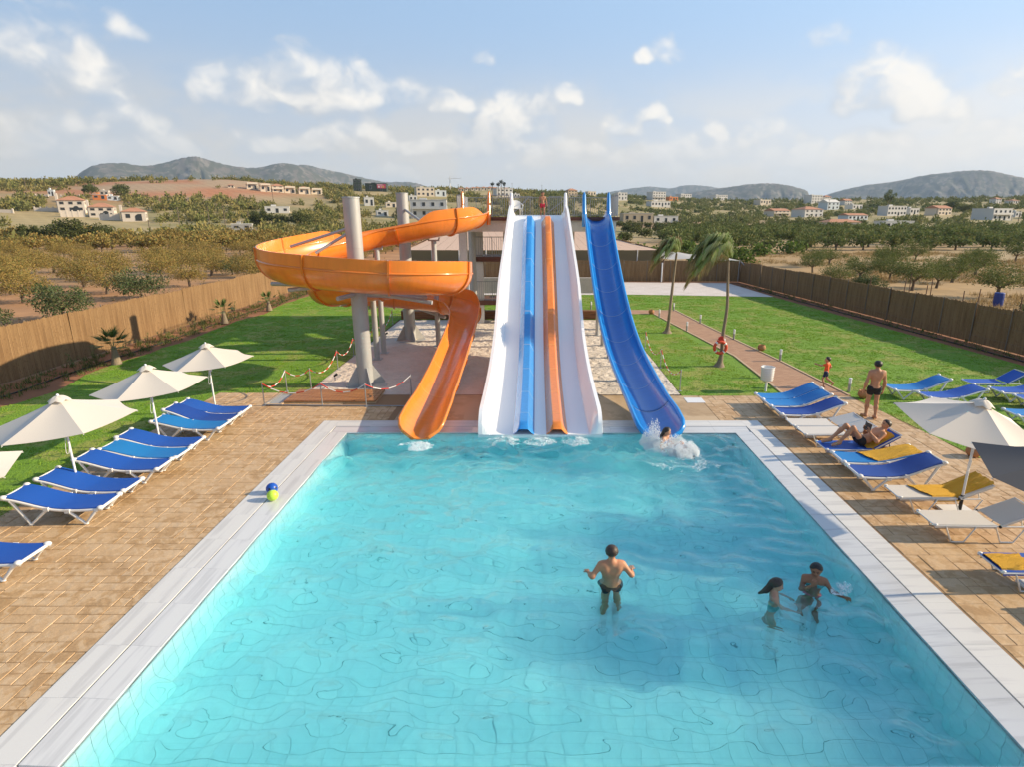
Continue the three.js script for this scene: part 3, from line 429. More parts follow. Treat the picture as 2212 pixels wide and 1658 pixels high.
function bigColumn(x, z, top, label) {
  const t = thing('steel_column', label, 'column', [x, 0, z]);
  mb().bar([0, 0, 0], [0, top, 0], 0.275, 0.275, 32).build('shaft', M.steel, t);
  mb().lathe([[0.0, top + 0.03], [0.29, top + 0.02], [0.29, top - 0.02]], 32).build('cap', M.steel, t);
  for (let s = 1; s < 4; s++) mb().lathe([[0.279, top * s / 4 - 0.012], [0.281, top * s / 4], [0.279, top * s / 4 + 0.012]], 32).build('weld_seam', M.steel, t);
  for (let k = 0; k < 4; k++) { const a = k * Math.PI / 2 + 0.55, s = new THREE.Shape([[0.26, 0], [0.72, 0], [0.72, 0.05], [0.3, 0.72], [0.26, 0.72]].map((p) => new THREE.Vector2(...p))), g = new THREE.ExtrudeGeometry(s, { depth: 0.03, bevelEnabled: false }); g.translate(0, 0, -0.015); g.rotateY(a); mb().add(g).build('base_fin', M.steel, t); }
  mb().lathe([[0, 0.02], [0.75, 0.02], [0.75, 0]], 24).build('base_plate', M.steel, t);
}
bigColumn(-6.19, -20.71, 6.55, 'thick grey steel column rising through the front loop of the orange slide');
bigColumn(-6.25, -28.92, 6.95, 'thick grey steel column standing behind the upper straight of the orange slide');

// ---- white three-lane slide
const profile = (pts) => { const c = new THREE.CatmullRomCurve3(pts.map(([z, y]) => V(0, y, z)), false, 'centripetal'); return (t) => { const p = c.getPoint(t); return [p.z, p.y]; }; };
{
  const root = thing('racing_slide', 'wide white three lane water slide with a blue and an orange divider', 'water slide'), cx = 0.12;
  const bed = profile([[-32.2, 5.96], [-31.2, 5.95], [-30.2, 5.72], [-29, 5.05], [-27.9, 4.3], [-27, 3.62], [-26, 3.05], [-25, 2.55], [-23.6, 1.72], [-22.3, 1.08], [-21, 0.7], [-19.8, 0.44], [-18.5, 0.26], [-17.2, 0.15], [-16.2, 0.09], [-15.55, 0.045]]), NT = 130;
  const half = (t) => lerp(1.28, 1.37, sstep(0.1, 0.4, t)), wallH = (t) => lerp(0.5, 0.58, sstep(0, 0.3, t)) * Math.sqrt(Math.max(0, 1 - Math.pow(clamp((t - 0.93) / 0.07), 2)));
  const rows = []; for (let i = 0; i <= NT; i++) {
    const t = i / NT, [z, y] = bed(t), h = half(t), w = wallH(t), row = [], pt = (x, dy) => row.push(V(cx + x, y + dy, z));
    const fl = 0.2 * sstep(0.05, 0.5, t) + 0.06;
    pt(-h - fl - 0.12, w - 0.09); pt(-h - fl - 0.11, w); pt(-h - fl, w + 0.005); for (let k = 0; k <= 6; k++) { const a = k / 6; pt(-h - fl * (1 - a) ** 2.0, w * (1 - a) ** 1.6); }
    for (let k = 1; k < 10; k++) pt(lerp(-h, h, k / 10), 0); for (let k = 0; k <= 6; k++) { const a = k / 6; pt(h + fl * a ** 2.0, w * a ** 1.6); } pt(h + fl, w + 0.005); pt(h + fl + 0.11, w); pt(h + fl + 0.12, w - 0.09);
    for (let k = 10; k >= 0; k--) pt(lerp(-h - fl - 0.06, h + fl + 0.06, k / 10), k === 10 || k === 0 ? w - 0.12 : -0.1); rows.push(row);
  }
  const cuts = [0, 0.09, 0.22, 0.35, 0.47, 0.58, 0.68, 0.78, 0.87, 1];
  for (let c = 0; c + 1 < cuts.length; c++) { const a = Math.round(cuts[c] * NT), b = Math.round(cuts[c + 1] * NT); mesh('bed_segment', crease(loft(rows.slice(a, b + 1), true), 0.6), M.slideWhite, root); }
  const cap = mb(); { const r = rows[NT], n = r.length; for (let j = 1; j < n / 2 - 1; j++) cap.quad(r[j].toArray(), r[j + 1].toArray(), r[n - 2 - j].toArray(), r[n - 1 - j].toArray()); } cap.build('end_lip', M.slideWhite, root);
  for (const [ox, mat, seamM, nm] of [[-0.47, M.blueLight, M.seam, 'blue'], [0.47, M.orange, M.seamOrange, 'orange']]) {
    const div = [], S = 0.115; for (let i = Math.round(S * NT); i <= NT; i++) { const t = i / NT, [z, y] = bed(t), k = Math.min(1, Math.sqrt((t - S) / 0.03)), e = Math.sqrt(Math.max(0, 1 - Math.pow(clamp((t - 0.965) / 0.04), 2))) * 0.9 + 0.1, b = 0.29 * k + 0.01, hh = 0.29 * Math.min(k, e), x = cx + ox * half(t) / 1.37; div.push([[-b, 0], [-b * 0.72, hh * 0.3], [-b * 0.42, hh * 0.96], [-b * 0.36, hh], [b * 0.36, hh], [b * 0.42, hh * 0.96], [b * 0.72, hh * 0.3], [b, 0]].map(([dx, dy]) => V(x + dx, y + dy + 0.004, z))); }
    const step = 13; for (let a = 0; a < div.length - 1; a += step) mesh('divider_segment', crease(loft(div.slice(a, Math.min(div.length, a + step + 1))), 0.5), mat, root).userData.label = `${nm} lane divider section`;
    for (let a = step; a < div.length - 2; a += step) { const q = [div[a], div[a + 1]].map((r, k) => r.map((p) => p.clone().lerp(div[a + 1 - k][0].clone().add(p).sub(r[0]), k ? 0.8 : 0).add(V(0, 0.004, 0)))); mesh('seam', crease(loft(q), 0.5), seamM, root); }
  }
  for (const s of [-1, 1]) { const g = loft([[5.45, 0.1, 0.25], [6.2, 0.1, 0.18], [6.75, 0.085, 0.02], [7.02, 0.07, -0.02], [7.06, 0.02, -0.02]].map(([y, w, dz]) => { const row = []; for (let a = 0; a < 8; a++) row.push(V(cx + s * 1.36 + w * Math.cos(a * 0.785), y, -31.25 + dz + w * 1.4 * Math.sin(a * 0.785))); return row; }), true); mesh('entry_horn', crease(g, 1.2), M.slideWhite, root); }
  for (let k = 0; k < 9; k++) mb().lathe([[0, 0], [0.02, 0], [0.03, -0.05]], 8, [cx - 1 + k * 0.25, 6.02, -31.0]).build('water_nozzle', M.black, root);
  for (const [z, t] of [[-28.6, 4.4], [-25, 2.3], [-21.5, 0.68]]) for (const s of [-1.2, 1.2]) mb().bar([cx + s, 0.02, z], [cx + s, t, z], 0.1, 0.1, 12).build('column', M.steel, root);
}
// ---- blue slide
{
  const root = thing('blue_slide', 'steep glossy blue single lane water slide', 'water slide'), r = 0.6, P = [[3.05, 5.72, -32.0, r, 70, 0, 0], [3.05, 5.66, -31.2, r, 72, 0, 0], [3.05, 5.25, -30.2, r, 76, 0, 0], [3.06, 4.55, -29.1, r, 78, 0, 0], [3.07, 3.75, -27.7, r, 78, 0, 0], [3.08, 2.95, -26.2, r, 78, 0, 0], [3.1, 2.25, -24.8, r, 78, 0, 0], [3.13, 1.62, -23.4, r, 78, 0, 0], [3.17, 1.12, -22, r, 78, 0, 0], [3.22, 0.76, -20.6, 0.61, 76, 0, 0], [3.3, 0.47, -19, 0.63, 72, 0, 0], [3.38, 0.27, -17.5, 0.66, 66, 0, 0], [3.43, 0.15, -16.4, 0.69, 66, 0, 0], [3.45, 0.09, -15.75, 0.71, 62, 0, 0], [3.46, 0.065, -15.45, 0.72, 54, 0, 0], [3.46, 0.055, -15.3, 0.72, 42, 0, 0], [3.46, 0.045, -15.2, 0.72, 16, 0, 0]];
  const fr = flumeFrames(P), cuts = []; for (let s = 1.4; s < fr[0].L - 1.2; s += 1.85) cuts.push(s);
  flume(root, fr, cuts, M.blue, null, M.seam, 0.012);
  rim(root, fr, 1, 0.07, M.blueRim, () => 0, 'rim', 0.04); rim(root, fr, -1, 0.07, M.blueRim, () => 0, 'rim', 0.04);
  for (const s of [-1, 1]) { const g = loft([[5.4, 0.12, 0.4], [6.0, 0.12, 0.3], [6.35, 0.11, 0.08], [6.95, 0.085, -0.05], [7.08, 0.03, -0.05]].map(([y, w, dz]) => { const row = []; for (let a = 0; a < 8; a++) row.push(V(3.05 + s * 0.62 + w * Math.cos(a * 0.785), y, -31.3 + dz + w * 1.5 * Math.sin(a * 0.785))); return row; }), true); mesh('entry_horn', crease(g, 1.2), M.blueRim, root); }
  for (const [x, z, t] of [[3.14, -29.9, 5.0], [3.14, -27.4, 3.5], [3.15, -24.88, 2.2], [3.24, -21.3, 0.86]]) { mb().bar([x, 0.02, z], [x, t, z], 0.1, 0.1, 14).build('column', M.steel, root); mb().box(x - 0.2, x + 0.2, 0, 0.04, z - 0.2, z + 0.2).build('base_plate', M.steel, root); }
}
// ---------------------------------------------------------------- slide tower
{
  const t = thing('slide_tower', 'white concrete slide tower with railed start platform and stairs', 'tower'), trim = std({ color: [0.12, 0.045, 0.03], roughness: 0.6 });
  mb().box(-4.05, 4.2, 5.74, 5.86, -36.4, -31.3).build('platform_deck', M.woodDark, t); mb().box(-4.1, 4.25, 5.7, 5.88, -31.3, -31.22).build('edge_trim', trim, t);
  mb().box(-3.95, 4.1, 5.15, 5.74, -31.75, -31.4).box(-3.95, 4.1, 5.15, 5.74, -36.3, -35.95).box(-3.95, -3.6, 5.15, 5.74, -35.95, -31.75).box(3.75, 4.1, 5.15, 5.74, -35.95, -31.75).build('beam', M.plaster, t);
  for (const [x, z] of [[-3.8, -31.7], [-3.15, -33.6], [-3.8, -36.1], [-1.6, -33.6], [1.9, -33.6], [3.92, -31.7], [3.92, -36.1]]) mb().box(x - 0.2, x + 0.2, 0, 5.15, z - 0.2, z + 0.2).build('column', M.plaster, t);
  const rail = (a, b, y, gap = 0.12) => { const L = Math.hypot(b[0] - a[0], b[1] - a[1]), n = Math.max(2, Math.round(L / gap)), g = mb(), p = (s, h) => [lerp(a[0], b[0], s), y + h, lerp(a[1], b[1], s)]; g.bar(p(0, 1.08), p(1, 1.08), 0.022, 0.022, 6).bar(p(0, 0.1), p(1, 0.1), 0.018, 0.018, 6); for (let i = 0; i <= n; i++) g.bar(p(i / n, i % 8 ? 0.1 : 0), p(i / n, 1.06), i % 8 ? 0.01 : 0.022, i % 8 ? 0.01 : 0.022, 5); g.build('railing', M.galv, t); };
  rail([-4.0, -36.3], [-4.0, -31.35], 5.86); rail([-4.0, -31.35], [-3.78, -31.35], 5.86); rail([-2.3, -31.35], [-1.38, -31.35], 5.86); rail([1.62, -31.35], [2.3, -31.35], 5.86); rail([3.78, -31.35], [4.15, -31.35], 5.86); rail([4.15, -31.35], [4.15, -36.3], 5.86); rail([4.15, -36.3], [-4.0, -36.3], 5.86); rail([-1.3, -34.0], [-0.2, -34.0], 5.86); rail([0.7, -34.0], [1.4, -34.0], 5.86);
  mb().bar([-1.2, 6.1, -33.6], [-0.35, 6.95, -33.6], 0.03).build('railing', M.galv, t);
  // landings and stair flights
  mb().box(-3.4, -1.3, 3.62, 3.74, -35.6, -33.2).build('landing', M.woodDark, t); mb().box(-3.42, -1.28, 3.5, 3.76, -33.2, -33.14).build('edge_trim', trim, t); rail([-3.4, -33.2], [-1.3, -33.2], 3.74);
  mb().box(-3.4, -0.9, 1.22, 1.34, -35.6, -33.2).build('landing', M.woodDark, t); mb().box(-3.42, -0.88, 1.1, 1.36, -33.2, -33.14).build('edge_trim', trim, t); rail([-3.4, -33.2], [-0.9, -33.2], 1.34);
  const flight = (x0, y0, x1, y1, z, w) => { const n = Math.round(Math.abs(y1 - y0) / 0.18); for (let i = 0; i < n; i++) { const s = (i + 0.5) / n; mb().cbox([lerp(x0, x1, s), lerp(y0, y1, s), z], [Math.abs(x1 - x0) / n + 0.04, 0.05, w]).build('step', M.woodDark, t); } mb().bar([x0, y0 - 0.1, z - w / 2], [x1, y1 - 0.1, z - w / 2], 0.06).bar([x0, y0 - 0.1, z + w / 2], [x1, y1 - 0.1, z + w / 2], 0.06).build('stringer', trim, t); mb().bar([x0, y0 + 0.95, z + w / 2], [x1, y1 + 0.95, z + w / 2], 0.022).build('handrail', M.galv, t); };
  flight(-1.3, 3.74, 1.6, 5.86, -34.0, 1.0); flight(1.6, 1.34, -1.3, 3.7, -35.1, 1.0); flight(-0.9, 1.34, 1.2, 0.1, -33.9, 1.0);
  mb().box(-3.9, 4.1, 1.3, 2.25, -37.0, -36.8).build('low_wall', M.plaster, t); mb().box(-3.9, -3.7, 0, 1.3, -37, -36.8).box(3.9, 4.1, 0, 1.3, -37, -36.8).build('wall_pier', M.plaster, t);
}
for (const [a, b, lab] of [[-8.0, -1.9, 'low brown timber retaining wall behind the sand, on the orange slide side'], [1.9, 4.95, 'low brown timber retaining wall behind the sand, beneath the blue slide']]) {
  const t = thing('timber_wall', lab, 'wall', [0, 0, -34.9]); for (let k = 0; k < 3; k++) mb().box(a, b, 0.01 + k * 0.15, 0.15 + k * 0.15, -0.06 - 0.004 * k, 0.06).build('board', M.woodDark, t); mb().box(a, b, 0.46, 0.5, -0.35, 0.1).build('cap_board', M.woodDark, t);
}
{ // timber ramp deck beside the orange chute, with its sunken foot bath
  const t = thing('timber_deck', 'reddish timber deck of slanting planks behind the chain barrier', 'deck', [0, 0, 0]);
  for (let k = 0; k < 22; k++) { const x = -8.28 + k * 0.1365; mb().box(x, x + 0.128, 0.06 + R() * 0.004, 0.1, -19.86, -18.52).build('plank', M.wood, t); }
  mb().box(-8.28, -5.28, 0, 0.058, -19.86, -18.54).build('bearer', M.concrete, t);
  const p = thing('foot_bath', 'sunken square foot bath at the end of the timber deck', 'foot bath', [-8.55, 0, -18.95]); mb().box(-0.32, -0.24, 0, 0.035, -0.65, 0.6).box(0.18, 0.26, 0, 0.035, -0.65, 0.6).box(-0.24, 0.18, 0, 0.035, -0.65, -0.57).box(-0.24, 0.18, 0, 0.035, 0.52, 0.6).build('rim', M.concrete, p); mb().box(-0.24, 0.18, 0, 0.012, -0.57, 0.52).build('floor', M.steel, p);
}
// ---------------------------------------------------------------- houses
const wallM = { white: std({ color: [0.62, 0.6, 0.56], map: PT.grain, roughness: 0.9 }), cream: std({ color: [0.68, 0.58, 0.45], map: PT.grain, roughness: 0.9 }), stone: std({ color: [0.6, 0.53, 0.45], map: PT.grain, roughness: 0.95 }), grey: std({ color: [0.36, 0.35, 0.33], map: PT.grain, roughness: 0.9 }), dark: std({ color: [0.035, 0.05, 0.035], roughness: 0.8 }), orange: std({ color: [0.6, 0.2, 0.06], roughness: 0.85 }), pale: std({ color: [0.55, 0.6, 0.62], roughness: 0.85 }), beige: std({ color: [0.5, 0.4, 0.27], map: PT.grain, roughness: 0.9 }) };
M.roofTile = std({ map: rep(PT.roof, 0.5), roughness: 0.9 }); M.slab = std({ color: [0.6, 0.58, 0.53], roughness: 0.9 }); M.frame = std({ color: [0.35, 0.3, 0.25], roughness: 0.6 });
const homes = [];
const clearOf = (x, z) => { const r = Math.hypot(x, z), a = Math.atan2(x, -z); for (const [hx, hz, w] of homes) { const hr = Math.hypot(hx, hz); if (r > hr + w || r < hr - 60) continue; let d = Math.abs(a - Math.atan2(hx, -hz)); if (d * hr < w * 0.6 + 1.5) return false; } return true; };
function house(label, x, z, w, h, o = {}) {
  homes.push([x, z, w]);
  const { d = w * 0.8, turn = 0.35, wall = 'white', roof = 'flat', floors = h > 4.6 ? 2 : 1, cols = Math.max(2, Math.round(w / 3)), chim, balcony, arch, roofMat = M.roofTile, lift = 0 } = o, r = Math.hypot(x, z), gy = ground(x, z) + (fbm(x / 40 + 90, z / 40 + 90, 4, 101) - 0.5) * Math.min(3.2, (r - 60) * 0.012) + lift;
  const t = thing('house', label, 'house', [x, gy, z], turn, 'houses in the countryside'), rh = roof === 'flat' ? 0 : Math.min(h * 0.3, w * 0.16 + 0.3), wh = h - rh, W = w / 2, Dd = d / 2;
  const body = mb().box(-W, W, -2.5, wh, -Dd, Dd); body.build('wall', wallM[wall], t);
  if (roof === 'flat') { mb().box(-W - 0.12, W + 0.12, wh, wh + 0.22, -Dd - 0.12, Dd + 0.12).build('roof', wall === 'dark' ? wallM.dark : M.slab, t); mb().box(-W * 0.5, -W * 0.1, wh + 0.22, wh + 0.9, -0.5, 0.6).build('roof_box', wallM[wall], t); }
  else { const e = 0.35, k = roof === 'hip' ? Math.min(W, Dd) * 0.95 : 0, y0 = wh - 0.02, y1 = wh + rh, g = mb(), A = [-W - e, y0, Dd + e], B = [W + e, y0, Dd + e], Cc = [W + e, y0, -Dd - e], E = [-W - e, y0, -Dd - e], P = [-W + k - (k ? 0 : e), y1, 0], Q = [W - k + (k ? 0 : e), y1, 0]; g.quad(A, B, Q, P).quad(Cc, E, P, Q).quad(B, Cc, Q, [Q[0], Q[1], Q[2] + 0.01]).quad(E, A, P, [P[0], P[1], P[2] - 0.01]).quad(A, E, Cc, B); g.build('roof', roofMat, t); }
  const fh = wh / floors, wn = (side, u, y, ww, hh, door) => { const G = (x0, x1, y0, y1, z0, z1, nm, m, par) => { const q = mb(); if (side === 0) q.box(x0, x1, y0, y1, Dd + z0, Dd + z1); else q.box(W + z0, W + z1, y0, y1, x0, x1); return q.build(nm, m, par); }; const f = G(u - ww / 2 - 0.08, u + ww / 2 + 0.08, y - 0.08, y + hh + 0.08, -0.02, 0.05, door ? 'door' : 'window', wall === 'dark' ? M.steel : wall === 'white' ? wallM.white : M.frame, t); G(u - ww / 2, u + ww / 2, y, y + hh, -0.02, 0.06, 'pane', M.glass, f); };
  for (let f = 0; f < floors; f++) for (let c = 0; c < cols; c++) { const u = -W + w * (c + 0.5) / cols, y = f * fh + fh * 0.32, door = f === 0 && c === (cols >> 1); wn(0, u, door ? 0.05 : y, Math.min(1.3, w / cols * 0.5) * (door ? 0.9 : 1), door ? fh * 0.72 : fh * 0.42, door); }
  for (let f = 0; f < floors; f++) for (const u of [-Dd * 0.45, Dd * 0.45]) wn(1, u, f * fh + fh * 0.34, Math.min(1.1, d * 0.16), fh * 0.4);
  if (chim) { mb().box(-W - 0.6, -W + 0.1, -2, h * chim, Dd * 0.2, Dd * 0.2 + 0.9).build('chimney', wallM[wall], t); }
  if (balcony) { mb().box(-W * 0.9, W * 0.9, fh - 0.12, fh + 0.05, Dd, Dd + 1.3).build('balcony', M.slab, t); mb().box(-W * 0.9, W * 0.9, fh + 0.05, fh + 0.85, Dd + 1.22, Dd + 1.3).build('parapet', wallM[wall], t); for (const s of [-0.85, 0.85]) mb().box(W * s - 0.12, W * s + 0.12, -2, fh - 0.12, Dd + 1.05, Dd + 1.28).build('pillar', wallM[wall], t); }
  if (arch) { const s = new THREE.Shape(); s.moveTo(-0.9, 0.05); s.lineTo(0.9, 0.05); s.lineTo(0.9, 1.3); s.absarc(0, 1.3, 0.9, 0, Math.PI); s.lineTo(-0.9, 0.05); const g = new THREE.ExtrudeGeometry(s, { depth: 0.06, bevelEnabled: false }); g.translate(W * 0.35, 0, Dd + 0.02); mb().add(g).build('arched_opening', M.glass, t); }
  return t;
}
// left hillside: three unfinished stone villas with tall chimneys, terraces and walls
house('unfinished stone villa with red hipped roof, highest of the three on the left slope', -179, -239, 8.4, 5.9, { wall: 'stone', roof: 'hip', chim: 1.15, arch: 1, turn: 0.45 });
house('unfinished stone villa with red hipped roof, middle one of the three on the left slope', -163, -232, 7.8, 5.1, { wall: 'stone', roof: 'hip', chim: 1.2, arch: 1, turn: 0.45 });
house('unfinished stone villa with small red roof, lowest of the three on the left slope', -146, -224, 7.2, 4.6, { wall: 'stone', roof: 'hip', chim: 1.2, arch: 1, turn: 0.45 });
for (const [x, z, l, hh, turn, lab] of [[-187, -236, 8, 1.5, 0.3, 'pale terrace wall beside the highest stone villa'], [-170, -226, 7, 1.6, 0.5, 'pale terrace wall in front of the middle stone villa'], [-154, -222, 6, 1.5, 0.4, 'pale terrace wall beside the lowest stone villa'], [-199, -222, 18, 1.0, 0.25, 'low grey wall with pale pillars below the villas'], [-229, -284, 10, 1.2, 0.2, 'pale boundary wall by the upper track'], [-212, -288, 16, 1.4, 0.1, 'long pale boundary wall on the upper slope']]) { const t = thing('boundary_wall', lab, 'wall', [x, ground(x, z) - 0.6, z], turn, 'walls on the left hillside'); mb().box(-l / 2, l / 2, 0, hh + 0.6, -0.15, 0.15).build('wall', wallM.stone, t); for (let k = 0; k <= 4; k++) mb().box(-l / 2 + l * k / 4 - 0.22, -l / 2 + l * k / 4 + 0.22, 0, hh + 1.0, -0.22, 0.22).build('pillar', wallM.stone, t); }
house('small pale hut between the two brown trees on the upper slope', -208, -300, 3.5, 2.2, { wall: 'stone' }); house('flat orange painted shed below the upper wall', -198, -282, 5.2, 1.9, { wall: 'orange', d: 3 }); house('small grey lean-to beside the orange shed', -193.5, -284, 4.3, 1.5, { wall: 'pale', d: 3 }); house('small pale blue gatehouse in the upper wall', -226, -290, 2.4, 2.6, { wall: 'pale' });
[[-169, -371, 7.2, 4.3], [-160, -368, 6.6, 4.6], [-154.5, -372, 7.4, 4.7], [-149, -376, 7.2, 4.3], [-141.5, -379, 7.6, 4.4], [-136.5, -386, 7.4, 3.7]].forEach(([x, z, w, h], i) => house(`cream villa with orange hipped roof, ${['first', 'second', 'third', 'fourth', 'fifth', 'last'][i]} along the ridge row`, x, z, w * 0.88, h, { wall: 'cream', roof: 'hip', turn: 0.5, balcony: 1 }));
house('small red roofed hut on the ridge before the villa row', -179, -366, 3.3, 1.8, { wall: 'cream', roof: 'hip' }); house('long low white building between the dark carob trees', -114, -272, 9.9, 2.6, { d: 6 }); house('low shed with pale sheet roof at the orchard end', -95, -198, 6, 1.6, { wall: 'grey', d: 4 });
house('dark unfinished concrete frame at the end of the green hall', -127, -444, 5.4, 7.6, { wall: 'dark', floors: 3, turn: 0.15 });
{ const t = house('long dark green hall with a pink billboard on its front', -117, -458, 15, 5.4, { wall: 'dark', d: 12, turn: 0.12, cols: 2, floors: 1 });
  const cv = document.createElement('canvas'); cv.width = 256; cv.height = 128; const x = cv.getContext('2d'); x.fillStyle = '#c9405c'; x.fillRect(0, 0, 256, 128); x.fillStyle = '#f2dfe0'; x.fillRect(14, 12, 150, 12); x.fillRect(14, 30, 190, 8); x.beginPath(); x.ellipse(56, 82, 30, 26, 0, 0, 7); x.fill(); x.fillStyle = '#d8b04a'; x.fillRect(150, 62, 60, 44); x.fillStyle = '#e8a0a8'; x.fillRect(104, 60, 36, 50); const tx = new THREE.CanvasTexture(cv); tx.colorSpace = THREE.SRGBColorSpace;
  const g = new THREE.PlaneGeometry(6.2, 2.9); g.translate(4.0, 3.6, 6.12); mesh('billboard', g, std({ map: tx, roughness: 0.6 }), t); mb().box(0.85, 7.15, 2.1, 5.1, 6.0, 6.08).build('billboard_frame', M.steel, t); }
house('white house with a dome like tank half hidden by the front steel column', -91, -337, 5.1, 4.2); house('cream wall house in the dry grass behind the columns', -79, -336, 5.5, 2.4, { wall: 'cream' }); house('white flat house above the modern villa', -76, -382, 4.8, 3.1); house('cream apartment block on the skyline above the modern villa', -76, -423, 12, 5.4, { wall: 'cream', floors: 2 }); house('pale blue hall on the skyline', -66, -427, 7.5, 3.5, { wall: 'pale', cols: 2 });
house('large modern white villa with long terrace roof behind the orange slide', -47, -271, 15.6, 7.3, { d: 9, floors: 2, turn: 0.12, balcony: 1, cols: 4 }); house('low white hut in the shrubs left of the modern villa', -69, -276, 5.1, 2.2); house('white house beneath the tall palms on the ridge', -24, -450, 12, 5.0, { floors: 2 }); house('white van like kiosk beside the palm house', -14, -440, 4, 2.2);
for (let k = 0; k < 9; k++) house('small orange roofed house in the far row on the skyline', -62 + k * 4.6, -512 - (k % 3) * 6, 4.4, 2.9, { wall: 'cream', roof: 'hip', cols: 2, turn: 0.3 });
house('tall beige house alone on the skyline behind the slide platform', 33, -583, 9.4, 6.0, { wall: 'beige', roof: 'hip', floors: 2 }); house('small yellow house on the skyline behind the blue slide', 56, -640, 9, 4, { wall: 'cream' }); house('white house right behind the blue slide railing', 76, -557, 9.2, 5.9); house('white three storey apartment house with red tiled balconies', 119, -615, 14.7, 7.6, { floors: 3, balcony: 1 }); house('low red brick house below the apartment house', 140, -640, 10, 3.6, { wall: 'orange' }); house('long low white barn in the scrub', 96, -486, 17, 3.8, { d: 8 }); house('empty beige ruin with square window holes', 51, -313, 15.5, 4.1, { wall: 'beige', d: 7, cols: 4, turn: 0.15 }); house('white shed beside the beige ruin', 65.5, -315, 13, 3.2, { d: 6, turn: 0.2, cols: 3 }); house('white tower house on the far skyline before the grey hill', 190, -800, 16, 7); house('wide white building on the far skyline beside the grey hill', 235, -800, 18, 6, { floors: 2 });
house('brown and white house on the rise below the grey hill', 213, -583, 12, 4.1, { wall: 'cream' }); house('red roofed house with white balcony above the hedge', 159, -407, 12.6, 4.9, { wall: 'cream', roof: 'gable', balcony: 1, floors: 2 }); house('white cubic villa with red roof edges beside the balcony house', 172, -391, 14.5, 6.2, { roof: 'hip', floors: 2, cols: 4 }); house('stepped white apartment block in the gap between the hills', 268, -600, 13, 7.2, { floors: 3 }); house('white apartment block wing behind the stepped one', 282, -604, 8, 6.6, { floors: 3, roof: 'hip' }); house('grey white gabled warehouse above the olive groves', 223, -471, 11.5, 7.2, { wall: 'pale', roof: 'gable', roofMat: M.slab, cols: 3 }); house('small white house with bright red roof below the broad mountain', 269, -538, 7.9, 5.1, { roof: 'gable' }); house('low white house with veranda beside the red roofed one', 243, -473, 9.6, 3.1); house('red roofed farm sheds in the middle of the groves', 171, -332, 13.5, 3.5, { wall: 'pale', roof: 'gable', d: 7 }); house('long low cream house with wide tiled roof at the grove edge', 117, -237, 14, 3.7, { wall: 'cream', roof: 'hip', d: 7, turn: 0.2, cols: 5 });
house('low pale house with an orange end wall at the grove edge', 140, -240, 13, 2.7, { d: 6, turn: 0.2, cols: 4 }); house('long white terraced house below the eucalyptus tree', 213, -369, 15, 5.3, { floors: 2, cols: 6, d: 7 }); house('white flat roofed annex of the terraced house', 230, -379, 7.6, 3.5); house('cream house with red gabled roof beside the dense tree', 238, -365, 10.8, 5.3, { wall: 'cream', roof: 'gable', floors: 2 }); house('large white house with roof tanks and pergola at the right edge of the groves', 230, -311, 13.5, 5.6, { floors: 2, balcony: 1, cols: 4 }); house('white hill house with red pyramid roof under the broad mountain', 367, -495, 6.6, 4.4, { roof: 'hip', floors: 2 }); house('red roofed hill house beside the pyramid roofed one', 376, -489, 8.1, 3.2, { roof: 'hip' }); house('small white house beyond the pergola house', 262, -337, 4.8, 2.7);
{ const t = thing('tower_crane', 'thin tower crane standing on the far skyline', 'crane', [-70, ground(-70, -508) - 1, -508]); mb().bar([0, 0, 0], [0, 11.5, 0], 0.35, 0.3, 5).build('mast', M.plaster, t); mb().bar([-1.5, 10.6, 0], [9, 11, 0], 0.16, 0.12, 5).build('jib', M.plaster, t); mb().bar([0, 12.8, 0], [6, 11, 0], 0.05).bar([0, 11, 0], [0, 12.8, 0], 0.12).build('stay', M.plaster, t); }
